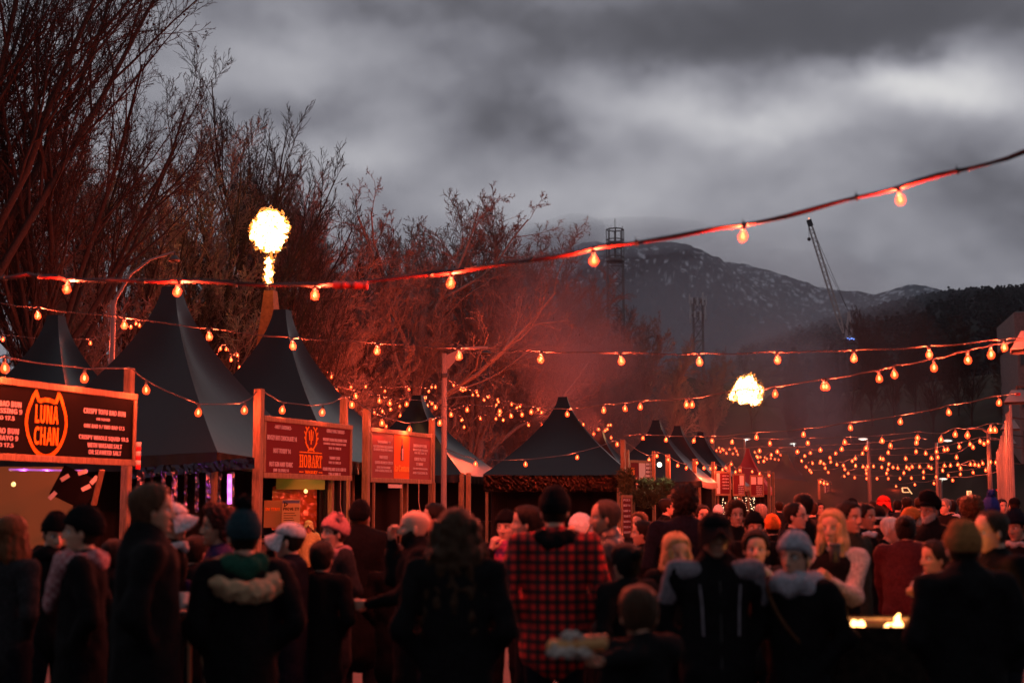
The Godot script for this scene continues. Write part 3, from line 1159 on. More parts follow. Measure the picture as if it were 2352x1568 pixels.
func stalls() -> void:
	var vinyl := mat("black_vinyl", Color(0.008, 0.0085, 0.011), 0.36)
	vinyl.metallic_specular = 0.34
	vinyl.heightmap_enabled = true
	vinyl.heightmap_scale = 0.25
	vinyl.heightmap_texture = noise_tex("vinyl_wrinkle", 0.03, Vector2(1, 1), Color(0.1, 0.1, 0.1), Color(0.9, 0.9, 0.9))
	vinyl.uv1_triplanar = true
	vinyl.uv1_scale = Vector3.ONE * 0.5
	var wood := timber()
	var s := -STREET + 0.02
	pagoda("dark pagoda tent at far left, small peak behind the leftmost board", 128, 725, 28.5, 2.0, 2.45, s, vinyl)
	var t2 := pagoda("largest dark pagoda tent, behind the board with the cat outline", 395, 660, 24.6, 2.0, 2.42, s, vinyl, true)
	var t3 := pagoda("dark pagoda tent in front of the orange flame tower", 648, 712, 27.6, 2.0, 2.42, s, vinyl, true)
	pagoda("dark pagoda tent left of the white lamp post, behind the third board", 960, 908, 47, 2.3, 2.5, s, vinyl)
	var t5 := pagoda("wide dark pagoda tent in the middle with gold foil under its eaves", 1293, 912, 46, 2.28, 2.5, -0.12, vinyl, true)
	pagoda("small dark tent peak just behind the middle tent", 1378, 990, 66, 2.2, 2.45, s, vinyl)
	pagoda("dark pagoda tent right of the middle tent, first of three in a row", 1508, 965, 57, 2.1, 2.45, s, vinyl)
	pagoda("dark pagoda tent, second of the three in a row", 1557, 978, 63, 2.1, 2.45, s, vinyl)
	pagoda("dark pagoda tent, last of the three in a row", 1610, 992, 69, 2.1, 2.45, s, vinyl)
	pagoda("dark pagoda tent far down the street before the smoke", 1805, 1043, 98, 2.3, 2.45, s, vinyl)
	pagoda("dark tent peak right behind the one before the smoke", 1832, 1048, 104, 2.3, 2.45, s, vinyl)
	pagoda("farthest dark tent but one at the end of the stalls", 1908, 1073, 138, 2.3, 2.45, s, vinyl)
	pagoda("farthest dark tent at the end of the stalls", 1925, 1078, 147, 2.3, 2.45, s, vinyl)
	pagoda("narrow tent in painted red light between the far menu boards", 1718, 1030, 80, 1.3, 2.3, s, mat("red_lit_vinyl", Color(0.22, 0.012, 0.010), 0.5))  # the red light on this tent is put into its vinyl colour

	# board with the cat outline
	var black := mat("board_black", Color(0.006, 0.004, 0.0036), 0.75)
	var maroon := mat("board_maroon", Color(0.115, 0.018, 0.020), 0.65)
	var chalk := mat("chalk_ink", Color(0.50, 0.42, 0.42), 0.8)
	var orange := mat("orange_ink", Color(0.85, 0.26, 0.02), 0.7)
	var pink := mat("panel_orange", Color(0.62, 0.14, 0.03), 0.7)
	for q in [black, maroon, pink, orange]:
		q.metallic_specular = 0.15
	var tb := PI * 0.5 - 0.32
	var b1 := board("dark menu board with an orange cat outline, leftmost and nearest", -105, 853, 1052, 16.2, 3.68, tb, black)
	var z := 0.014
	var right := 3.68 * 0.5
	lettering(b1, "LUNA", Vector3(right - 1.98, 0.10, z), 0.46, 0.225, orange)
	lettering(b1, "CHAN", Vector3(right - 1.98, -0.17, z), 0.48, 0.225, orange)
	var cat := []
	for k in 61:
		var a := PI * (0.5 + 2.0 * k / 60.0)
		var q := Vector2(cos(a) * 0.40, sin(a) * 0.41)
		q.x *= 1.0 + 0.10 * sin(a) if sin(a) < 0 else 1.0
		if sin(a) > 0.62:
			var f := (sin(a) - 0.62) / 0.38
			q.y = 0.255 + (0.155 * (1.0 - absf(f - 0.28) / 0.28) if f < 0.56 else 0.02 + 0.05 * (f - 0.56))
			q.x = signf(q.x) * (0.315 - 0.27 * f)
		cat.append(q + Vector2(right - 1.98, -0.015))
	part("cat_outline", ribbon(cat, 0.055, z), orange, b1)
	for l in [["CRISPY TOFU BAO BUN", 0.74, 0.20, 0.95, 0.068], ["OR SQUID", 0.78, 0.10, 0.30, 0.04], ["ONE BAO 9 / TWO BAO 17.5", 0.74, 0.005, 0.92, 0.05], ["CRISPY WHOLE SQUID 19.5", 0.74, -0.15, 1.12, 0.068], ["WITH WASABI SALT", 0.72, -0.245, 0.78, 0.06], ["OR SEAWEED SALT", 0.71, -0.335, 0.74, 0.06],
			["PORK BELLY BAO BUN", 2.98, 0.185, 0.98, 0.068], ["SOY DRESSING 9", 2.90, 0.10, 0.86, 0.06], ["TWO BAO 17.5", 2.92, 0.015, 0.62, 0.05], ["CHICKEN BAO BUN", 2.98, -0.14, 0.92, 0.068], ["KEWPIE MAYO 9", 2.94, -0.225, 0.82, 0.06], ["TWO BAO 17.5", 2.92, -0.31, 0.62, 0.05]]:
		lettering(b1, l[0], Vector3(right - l[1], l[2], z), l[3], l[4], chalk)

	var b2 := board("maroon menu board with an orange crest, between two timber posts", 604, 954, 1097, 22.4, 3.1, tb - 0.03, maroon)
	right = 3.1 * 0.5
	lettering(b2, "HOBART", Vector3(0.03, -0.19, z), 0.80, 0.21, orange, true)
	lettering(b2, "WHISKY", Vector3(0.05, -0.37, z), 0.44, 0.05, orange)
	part("rule", ribbon([Vector2(-0.36, -0.045), Vector2(0.42, -0.045)], 0.018, z), orange, b2)
	part("rule", ribbon([Vector2(-0.36, -0.37), Vector2(-0.22, -0.37)], 0.016, z), orange, b2)
	part("rule", ribbon([Vector2(0.31, -0.37), Vector2(0.44, -0.37)], 0.016, z), orange, b2)
	for sgn in [-1.0, 1.0]:                                      # the crest: two leafy arms round three strokes
		var arm := []
		for k in 13:
			var a := -PI * 0.5 + PI * 0.86 * k / 12.0
			arm.append(Vector2(0.03 + sgn * 0.19 * cos(a), 0.20 + 0.20 * sin(a)))
		part("crest", ribbon(arm, 0.030, z), orange, b2)
		for k in range(2, 12, 2):
			var q: Vector2 = arm[k]
			part("crest", ribbon([q, q + Vector2(sgn * 0.05, 0.05)], 0.028, z + 0.002), orange, b2)
		part("crest", ribbon([Vector2(0.03, 0.03), Vector2(0.03 + sgn * 0.11, -0.02)], 0.025, z + 0.002), orange, b2)
		part("crest", ribbon([Vector2(0.03 + sgn * 0.07, 0.31), Vector2(0.03 + sgn * 0.05, 0.17)], 0.030, z), orange, b2)
	part("crest", ribbon([Vector2(0.03, 0.33), Vector2(0.03, 0.10)], 0.034, z), orange, b2)
	for l in [["-HOT DRINKS-", -0.93, 0.33, 0.56, 0.06], ["BOOZY HOT CHOCOLATE 14", -0.95, 0.155, 0.96, 0.075], ["HOT TODDY 14", -0.95, -0.05, 0.56, 0.075], ["HOT GIN AND TONIC", -0.97, -0.265, 0.76, 0.075], ["(WE SLOSH) 14", -0.97, -0.365, 0.50, 0.06],
			["-SINGLE MALT WHISKY-", 0.92, 0.35, 0.70, 0.06], ["WHISKY FROM SULLIVANS COVE", 0.90, 0.20, 0.90, 0.05], ["DOUBLE CASK FRENCH OAK", 0.90, 0.13, 0.84, 0.035], ["15ML 15 / 30ML 30", 0.90, 0.055, 0.46, 0.04], ["TAWNY CASK", 0.90, -0.11, 0.40, 0.05], ["15ML 12 / 30ML 24", 0.90, -0.19, 0.46, 0.04], ["FOUR PILLARS SLOE GIN 12", 0.90, -0.305, 0.86, 0.055], ["15ML 8 / 30ML 12", 0.90, -0.385, 0.46, 0.045]]:
		lettering(b2, l[0], Vector3(l[1], l[2], z), l[3], l[4], chalk)

	var b3 := board("red menu board with a bottle on its orange middle panel", 849, 981, 1107, 26.0, 2.9, tb - 0.02, mat("board_red", Color(0.17, 0.018, 0.016), 0.65))
	var mid := MB.new()
	mid.box(Transform3D(Basis(), Vector3(-0.03, 0, 0.0125)), Vector3(0.72, 0.83, 0.004))
	part("middle_panel", mid, pink, b3)
	z = 0.018
	var bottle := MB.new()
	bottle.lathe(PackedVector2Array([Vector2(0, -0.17), Vector2(0.07, -0.17), Vector2(0.075, 0.05), Vector2(0.03, 0.14), Vector2(0.028, 0.25), Vector2(0.0, 0.25)]), 10, Transform3D(Basis().scaled(Vector3(1, 1, 0.06)), Vector3(-0.02, 0.10, z)))
	part("bottle_print", bottle, mat("bottle_dark", Color(0.05, 0.012, 0.012), 0.7), b3)
	var bl := MB.new()
	bl.box(Transform3D(Basis(), Vector3(-0.02, 0.05, z + 0.008)), Vector3(0.06, 0.22, 0.003))
	part("bottle_label", bl, chalk, b3)
	lettering(b3, "La Cantara", Vector3(-0.02, -0.22, z), 0.66, 0.12, mat("gold_ink", Color(0.9, 0.36, 0.04), 0.7))
	z = 0.014
	for l in [["TEQUEÑOS 17", -0.84, 0.25, 0.58, 0.07], ["DEEP FRIED CHEESE STICKS WRAPPED", -0.88, 0.165, 0.86, 0.042], ["IN PASTRY WITH SPICY SAUCE", -0.88, 0.105, 0.84, 0.042], ["PAN FRIED", -0.86, -0.03, 0.36, 0.06], ["QUESO BLANCO CHEESE", -0.84, -0.135, 0.80, 0.06], ["WITH TOASTED BREAD", -0.86, -0.22, 0.60, 0.038], ["AND GUAVA PASTE 15", -0.86, -0.28, 0.74, 0.042],
			["BAKED FLUFFY CORN", 0.86, 0.24, 0.64, 0.06], ["WITH BUTTER AND FRESH CHEESE", 0.88, 0.16, 0.74, 0.042], ["ON THE SIDE 12", 0.88, 0.10, 0.60, 0.04], ["CHEESE PLATTER", 0.86, -0.02, 0.56, 0.06], ["TO SHARE", 0.84, -0.12, 0.34, 0.055], ["SELECTION OF CHEESES WITH QUINCE", 0.88, -0.21, 0.72, 0.04], ["AND CRACKERS 25", 0.88, -0.29, 0.72, 0.042]]:
		lettering(b3, l[0], Vector3(l[1], l[2], z), l[3], l[4], chalk)
	for q in [[-1.0, 0.5], [1.0, 0.5]]:
		pass
	var tag := MB.new()
	tag.box(Transform3D(Basis(), Vector3(-0.3, -0.56, 0.0)), Vector3(0.62, 0.07, 0.01))
	part("price_tag", tag, mat("paper", Color(0.6, 0.5, 0.44), 0.9), b3)

	# smaller boards down the street
	var small := [
		["small red and white poster board on the stall with greenery", 1445, 1056, 1126, 46.0, 1.35, 0.95, 0],
		["narrow far menu board with a white left strip, first of three", 1643, 1082, 1138, 60.0, 1.0, 0.75, 1],
		["narrow far menu board with a white upper right square, second of three", 1682, 1087, 1139, 64.0, 0.9, 0.75, 2],
		["narrow far menu board with two white squares on top, last of three", 1722, 1091, 1141, 68.0, 0.9, 0.6, 3],
		["small red board on the farthest row of posts", 1893, 1113, 1140, 92.0, 0.8, 0.9, 1],
	]
	for q in small:
		var o := board(q[0], q[1], q[2], q[3], q[4], q[5], q[6], mats["board_maroon"])
		var h: float = o.get_meta("tall")
		var w: float = q[5]
		var white := mat("paper", Color(0.6, 0.5, 0.44), 0.9)
		var ps := []
		match q[7]:
			0: ps = [[0.10, 0.0, 0.30, 0.86, white], [0.40, 0.0, 0.26, 0.9, white], [0.10, -0.25, 0.22, 0.36, pink], [-0.34, 0.0, 0.14, 0.5, pink]]
			1: ps = [[-0.32, 0.0, 0.22, 0.86, white]]
			2: ps = [[0.24, 0.2, 0.32, 0.42, white]]
			3: ps = [[-0.22, 0.25, 0.36, 0.34, white], [0.24, 0.25, 0.36, 0.34, white]]
		for k in ps.size():
			var m := MB.new()
			m.box(Transform3D(Basis(), Vector3(ps[k][0] * w, ps[k][1] * h, 0.012 + 0.003 * k)), Vector3(ps[k][2] * w, ps[k][3] * h, 0.003))
			part("poster", m, ps[k][4], o)
		for k in 5:
			lettering(o, ["SOUP 14", "HOT CHIPS 9", "PASTRY 8", "COFFEE 6", "CIDER 12"][k], Vector3((0.40 if q[7] == 0 else 0.16) * w, (0.32 if q[7] != 3 and q[7] != 2 else -0.02) * h - k * 0.13 * h * (1.0 if q[7] < 2 else 0.7), 0.022), 0.24 * w if q[7] == 0 else 0.42 * w, 0.055 * h, mats["board_maroon"] if q[7] == 0 else chalk)
	var nar := board("tall narrow red price sign beside the middle tent", 1427, 1137, 1262, 40.0, 0.62, 1.0, mats["board_maroon"])
	for k in 9:
		lettering(nar, ["PIES", "BEEF 14", "LAMB 14", "VEGAN 13", "MASH 6", "PEAS 4", "GRAVY", "CHIPS 8", "SALAD 7"][k], Vector3(0, 0.62 - k * 0.15, 0.014), 0.4, 0.06, chalk)

	for q in [["timber post at the right end of the cat outline board", 297, 845, 20.9, 0.12], ["timber post left of the maroon crest board", 595, 893, 22.2, 0.13], ["timber post behind the maroon crest board", 790, 910, 26.0, 0.12], ["timber post left of the red bottle board", 842, 938, 25.9, 0.12], ["timber post at the far end of the red bottle board", 992, 960, 29.4, 0.11],
			["timber post at the right corner of the middle tent, tallest there", 1431, 1010, 42.0, 0.13], ["timber post just right of the tallest corner post", 1440, 1033, 43.5, 0.13], ["timber post rising behind the small poster board", 1501, 1036, 50.0, 0.11], ["timber post before the first of three tents", 1534, 1043, 52.0, 0.16], ["timber post before the second of three tents", 1595, 1053, 56.0, 0.15], ["timber post left of the first narrow far board", 1638, 1060, 59.0, 0.14], ["timber post left of the second narrow far board", 1675, 1068, 63.0, 0.13], ["timber post right of the second narrow far board", 1700, 1070, 65.0, 0.13], ["timber post right of the last narrow far board", 1766, 1080, 72.0, 0.14], ["timber post beside the far tent's left eave", 1776, 1084, 74.0, 0.12],
			["timber post at the start of the farthest row of bulbs", 1881, 1100, 90.0, 0.14], ["second timber post of the farthest row", 1908, 1105, 96.0, 0.12], ["third timber post of the farthest row", 1921, 1108, 100.0, 0.12], ["fourth timber post of the farthest row", 1935, 1110, 106.0, 0.12], ["fifth timber post of the farthest row", 1948, 1112, 112.0, 0.14], ["sixth timber post of the farthest row", 1958, 1114, 118.0, 0.12], ["last timber post of the farthest row", 1990, 1119, 124.0, 0.2]]:
		timber_post(q[0], q[1], q[2], q[3], q[4])
	# slender legs of the boards and the tent poles between them
	for q in [["pale leg under the right end of the crest board", 800, 1100, 24.9, 0.06], ["pale leg under the right end of the bottle board", 996, 1108, 28.6, 0.06], ["pale leg under the middle of the bottle board", 922, 1108, 27.4, 0.05], ["pale slim leg behind the crest board's right end", 811, 1090, 26.5, 0.05], ["pale leg under the left end of the bottle board", 858, 1108, 26.2, 0.05],
			["left one of two slim poles at the middle tent", 1061, 1086, 41.0, 0.11], ["right one of two slim poles at the middle tent", 1076, 1086, 40.5, 0.12], ["slim pole at the right end of the middle tent", 1421, 1120, 42.8, 0.09]]:
		timber_post(q[0], q[1], q[2], q[3], q[4])

	# the cat stall: violet tubes behind foil strips
	var o := t2.position
	var inv := t2.global_transform.affine_inverse() if t2.is_inside_tree() else t2.transform.affine_inverse()
	for k in 9:
		var a := spot(322 + k * 26, 1084, 21.9 + k * 0.02)
		var w: float = [0.055, 0.02, 0.03, 0.04, 0.02, 0.025, 0.035, 0.02, 0.05][k]
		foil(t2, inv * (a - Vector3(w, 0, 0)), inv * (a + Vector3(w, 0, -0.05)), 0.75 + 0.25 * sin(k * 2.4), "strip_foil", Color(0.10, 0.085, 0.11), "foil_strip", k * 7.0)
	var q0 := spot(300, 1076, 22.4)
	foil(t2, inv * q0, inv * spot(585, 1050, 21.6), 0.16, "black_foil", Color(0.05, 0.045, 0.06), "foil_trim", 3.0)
	var vio := MB.new()
	vio.rod(inv * spot(330, 1092, 20.7), inv * spot(520, 1092, 21.0), 0.02, 6)
	# violet light bars, seen as a lit strip under the eaves and one lit upright
	for q in [[spot(527, 1088, 21.6), spot(527, 1158, 21.6), 0.035, "upright"], [spot(20, 1078, 20.4), spot(200, 1081, 21.0), 0.03, "bar"]]:
		var tube := MB.new()
		tube.bar(q[0], q[1], q[2] * 2.0, 0.03, 0.004)
		var lt := thing("light_tube", "violet glowing " + ("upright light tube at the edge of the cat stall" if q[3] == "upright" else "light tube along the eaves under the cat board"), "light tube", Vector3.ZERO)
		part("tube", tube, glow("violet_" + str(q[3]), Color(0.3, 0.2, 0.35), Color(0.62, 0.2, 0.85) if q[3] == "bar" else Color(0.85, 0.38, 0.62), 0.32), lt)
		for f in 3:
			lamp(lt, (q[0] as Vector3).lerp(q[1], 0.2 + 0.3 * f) + Vector3(0, -0.02, 0.06), Color(0.55, 0.12, 1.0), 0.035, 0.01)
	# warm back wall of the cat stall and its hanging cards
	var bw := MB.new()
	bw.box(Transform3D(Basis(Vector3.UP, 0.1), spot(40, 1180, 22.8) + Vector3(0, 0.1, 0)), Vector3(1.7, 1.3, 0.04))
	single("stall_panel", bw, mat("olive_panel", Color(0.26, 0.19, 0.06), 0.9), "olive yellow back panel inside the cat board stall", "panel")
	var cards := thing("card_banner", "black tilted banner pinned with white cards under the cat board", "banner", spot(170, 1120, 18.6), 0.1)
	var cb := MB.new()
	cb.box(Transform3D(Basis(Vector3.BACK, -0.45), Vector3.ZERO), Vector3(0.50, 0.42, 0.02), 0.004)
	part("banner", cb, black, cards)
	for k in 5:
		var cm := MB.new()
		cm.box(Transform3D(Basis(Vector3.BACK, 0.55 + 0.3 * sin(k * 2.0)), Vector3([-0.12, -0.27, 0.10, 0.15, 0.25][k], [0.13, -0.10, 0.20, 0.0, 0.10][k], 0.016)), Vector3(0.12, 0.055, 0.004))
		part("card", cm, mats["paper"], cards)
	var pole := MB.new()
	pole.bar(spot(214, 1160, 18.4), spot(234, 1079, 18.2), 0.07, 0.03, 0.004)
	single("brace", pole, wood, "pale slanting brace under the cat outline board", "brace")
	var cane := thing("striped_pole", "short red and white striped pole at the end of the cat board", "pole", spot(316, 1078, 19.5))
	for k in 6:
		var cm := MB.new()
		cm.lathe(PackedVector2Array([Vector2(0, k * 0.062), Vector2(0.035, k * 0.062), Vector2(0.035, k * 0.062 + 0.062), Vector2(0, k * 0.062 + 0.062)]), 8)
		part("stripe", cm, mat("stripe_white", Color(0.6, 0.55, 0.5)) if k % 2 else mat("stripe_red", Color(0.5, 0.02, 0.02)), cane)

	# the crest stall: amber plastic, posters, rope loops
	var amber := thing("amber_screen", "crinkled amber plastic screen inside the crest board stall", "screen", Vector3.ZERO)
	foil(amber, spot(625, 1118, 25.2), spot(728, 1118, 25.6), 0.75, "amber_plastic", Color(0.32, 0.07, 0.015), "sheet", 1.0)
	mats["amber_plastic"].metallic = 0.1
	var yel := MB.new()
	yel.box(Transform3D(Basis(), spot(690, 1108, 25.0)), Vector3(0.85, 0.24, 0.03))
	single("stall_panel", yel, mat("olive_green", Color(0.20, 0.19, 0.05), 0.8), "dim green yellow strip above the amber screen", "panel")
	var ip := thing("poster", "yellow poster with bold black heading left of the white cap", "poster", spot(668, 1178, 24.2))
	var pm := MB.new()
	pm.box(Transform3D(), Vector3(0.30, 0.46, 0.012))
	part("sheet", pm, mat("yellow_paper", Color(0.42, 0.34, 0.12), 0.85), ip)
	lettering(ip, "PROVE IT!", Vector3(0, 0.07, 0.008), 0.26, 0.05, black)
	var blue := MB.new()
	blue.box(Transform3D(Basis(), Vector3(0, 0.19, 0.007)), Vector3(0.29, 0.05, 0.003))
	part("heading_band", blue, mat("poster_blue", Color(0.08, 0.12, 0.2), 0.85), ip)
	part("arrow", ribbon([Vector2(-0.11, 0.11), Vector2(-0.06, 0.15), Vector2(-0.11, 0.18), Vector2(-0.11, 0.11)], 0.016, 0.0085), black, ip)
	for k in 4:
		part("text_line", ribbon([Vector2(-0.12, 0.0 - k * 0.04), Vector2(0.06 + 0.03 * sin(k * 2.0), 0.0 - k * 0.04)], 0.01, 0.0085), black, ip)
	var ip2 := thing("poster", "dim yellow poster with orange heading, left one of two", "poster", spot(626, 1180, 24.4))
	part("sheet", pm, mat("dim_paper", Color(0.30, 0.22, 0.08), 0.85), ip2)
	lettering(ip2, "IN TIME", Vector3(0, 0.08, 0.008), 0.25, 0.05, orange)
	var al := thing("hanging_lamp", "small warm lamp hanging inside the crest board stall", "lamp", spot(702, 1128, 24.4))
	var bulb := MB.new()
	bulb.ball(Vector3.ZERO, Vector3.ONE * 0.035, 8, 6)
	part("bulb", bulb, glow("warm_bulb", Color(0.8, 0.6, 0.3), Color(1.0, 0.62, 0.2), 2.0), al)
	lamp(al, Vector3(0, 0, 0), Color(1.0, 0.55, 0.14), 0.22, 0.015)
	var al2 := thing("hanging_lamp", "small warm lamp hanging inside the cat board stall", "lamp", spot(30, 1112, 20.6))
	part("bulb", bulb, mats["warm_bulb"], al2)
	lamp(al2, Vector3.ZERO, Color(1.0, 0.55, 0.14), 0.10, 0.015)
	for k in 2:
		var rope := MB.new()
		var pp := PackedVector3Array()
		var rr := PackedFloat32Array()
		var c: Vector3 = spot(782 if k == 0 else 962, 1100, 25.5 if k == 0 else 28.0)
		for j in 20:
			var a := TAU * (j - 5) / 14.0
			pp.append(c + (Vector3(0, -0.11 * j, 0) if j < 5 else Vector3(0.05 * cos(a), -0.60 - 0.14 + 0.14 * -sin(a), 0)))
			rr.append(0.008)
		rope.tube(pp, rr, 5)
		single("rope_loop", rope, mat("rope", Color(0.45, 0.33, 0.24), 0.9), "looped rope hanging under the %s board" % ("crest" if k == 0 else "bottle"), "rope")
	var dc := MB.new()
	var pp2 := PackedVector3Array()
	for y in 8:
		for x in 33:
			pp2.append(spot(734 + x * 1.9, 1098, 25.6) + Vector3(0, -1.9 * y / 7.0, 0.05 * sin(x * 0.9 + 0.5 * sin(y))))
	dc.grid(pp2, 33, 8)
	single("black_curtain", dc, mats["dark_cloth"], "black curtain hanging at the right side of the crest stall", "curtain")

	# foil under the eaves of the middle tent
	inv = t5.transform.affine_inverse()
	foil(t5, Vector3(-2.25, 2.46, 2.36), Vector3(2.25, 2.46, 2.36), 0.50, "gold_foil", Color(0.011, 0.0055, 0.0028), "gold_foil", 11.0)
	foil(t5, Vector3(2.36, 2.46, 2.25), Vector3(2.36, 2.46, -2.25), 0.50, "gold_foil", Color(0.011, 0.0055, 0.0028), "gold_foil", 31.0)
	# greenery
	var gm := mat("fir_green", Color(0.045, 0.055, 0.016), 0.8)
	for q in [["leafy garland lit yellow over the stall right of the poster board", 1470, 1545, 1098, 1140, 44.5, 900], ["dark leafy garland at the corner of the middle tent", 1424, 1452, 1075, 1140, 41.5, 500], ["dark leafy garland under the poster board", 1448, 1520, 1125, 1160, 43.6, 700]]:
		var m := MB.new()
		var gr := RandomNumberGenerator.new()
		gr.seed = int(q[1])
		for k in int(q[6]):
			var fx := gr.randf()
			var fy := gr.randf()
			var p := spot(lerpf(q[1], q[2], fx), lerpf(q[3], q[4], fy * (0.5 + 0.5 * sin(PI * fx)) + 0.25 * gr.randf()), q[5]) + Vector3(0, 0, gr.randf_range(-0.3, 0.3))
			var dirv := Vector3(gr.randf_range(-1, 1), gr.randf_range(-0.8, 1), gr.randf_range(-1, 1)).normalized()
			var sd := dirv.cross(Vector3(0.3, 1, 0.2)).normalized() * gr.randf_range(0.012, 0.03)
			var lenv := gr.randf_range(0.10, 0.26)
			m.tri(p - sd, p + sd, p + dirv * lenv)
			m.tri(p + sd.rotated(dirv, 1.5), p - sd.rotated(dirv, 1.5), p + dirv * lenv)
		var go := single("garland", m, gm, q[0], "garland")
		if q[5] == 44.5:
			var gl := thing("white_bulb", "round white bulb glowing above the leafy garland", "bulb", spot(1515, 1067, 44.0))
			var wb := MB.new()
			wb.ball(Vector3.ZERO, Vector3.ONE * 0.075, 10, 8)
			part("globe", wb, glow("white_globe", Color(0.8, 0.8, 0.7), Color(1.0, 0.92, 0.72), 3.0), gl)
			lamp(gl, Vector3.ZERO, Color(1.0, 0.85, 0.55), 0.9, 0.04)
	# fairy lights behind the narrow boards
	for q in [[1656, 1668, 1145, 1180, 62.0, 16], [1684, 1702, 1140, 1178, 66.0, 26], [1712, 1735, 1138, 1172, 70.0, 34], [1700, 1716, 1146, 1170, 67.0, 18]]:
		var m := MB.new()
		var gr := RandomNumberGenerator.new()
		gr.seed = int(q[0])
		for k in int(q[5]):
			m.ball(spot(gr.randf_range(q[0], q[1]), lerpf(q[2], q[3], gr.randf()), q[4] + gr.randf()), Vector3.ONE * 0.018, 5, 4)
		var fo := single("fairy_lights", m, glow("fairy", Color(0.8, 0.7, 0.5), Color(1.0, 0.78, 0.45), 3.0), "tiny warm fairy lights %s" % {1656: "below the first narrow far board", 1684: "below the second narrow far board", 1712: "right of the narrow red tent's foot", 1700: "between the two far boards"}[int(q[0])], "fairy lights")
		fo.set_meta("kind", "stuff")

	# ---- right side: white slatted wall with lamp shades on brackets
	var wall := thing("slatted_wall", "white painted board wall with stepped top at the right edge", "wall", Vector3.ZERO)
	var paint := textured("white_paint", noise_tex("paint_grain", 0.05, Vector2(1, 0.2), Color(0.16, 0.14, 0.13), Color(0.26, 0.23, 0.215)), Vector3.ONE * 0.8, 0.6)
	var dirw := Vector3(sin(0.318), 0, -cos(0.318))
	var w0 := Vector3(9.2, 0, -26.2)
	for k in 64:
		var at := w0 + dirw * (k * 0.42)
		var hgt := 3.42 - 0.10 * (k % 6) + 0.02 * sin(k * 3.1)
		var m := MB.new()
		m.box(Transform3D(Basis(Vector3.UP, PI * 0.5 - 0.318), at + Vector3(0.02 * sin(k * 5.0), hgt * 0.5, 0)), Vector3(0.405, hgt, 0.045), 0.006)
		part("board", m, paint, wall)
	for q in [["nearest lamp shade on the right, cut by the frame", 2368, 784, 17.0, 0.24], ["white lamp shade with a small crest, second along the wall", 2338, 911, 26.5, 0.25], ["white lamp shade on a bracket, third along the wall", 2321, 976, 36.0, 0.24], ["white lamp shade on a bracket, fourth along the wall", 2316, 1012, 45.0, 0.26], ["white lamp shade on a bracket, fifth along the wall", 2309, 1036, 54.0, 0.26], ["smallest white lamp shade, last along the wall", 2302, 1070, 66.0, 0.28]]:
		var at := spot(q[1], q[2], q[3])
		var sh := thing("lamp_shade", q[0], "lamp shade", at, -0.318, "white lamp shades along the white wall")
		var r: float = q[4]
		var m := MB.new()
		m.lathe(PackedVector2Array([Vector2(r * 1.35, -0.10), Vector2(r * 0.62, 0.12), Vector2(0, 0.12)]), 4, Transform3D(Basis(Vector3.UP, PI / 4)))
		m.lathe(PackedVector2Array([Vector2(0, 0.105), Vector2(r * 0.6, 0.105), Vector2(r * 1.34, -0.13), Vector2(r * 1.35, -0.10)]), 4, Transform3D(Basis(Vector3.UP, PI / 4)))
		for kk in range(0, m.i.size(), 3):
			pass
		part("shade", m, mat("shade_white", Color(0.24, 0.21, 0.195), 0.7), sh)
		var arm := MB.new()
		arm.rod(Vector3(0, 0.13, 0), Vector3(0, 0.2, 0), 0.03, 6)
		arm.rod(Vector3(0, 0.2, 0), Vector3(r + 0.55, 0.08, 0), 0.022, 6)
		part("bracket", arm, mat("bracket_dark", Color(0.03, 0.03, 0.03), 0.6), sh)
		var crest := MB.new()
		crest.box(Transform3D(Basis(Vector3.RIGHT, -1.0), Vector3(0, 0.03, r * 0.72)), Vector3(0.10, 0.004, 0.07), 0.0)
		part("crest", crest, mats["stripe_red"], sh)
	street_lamps()


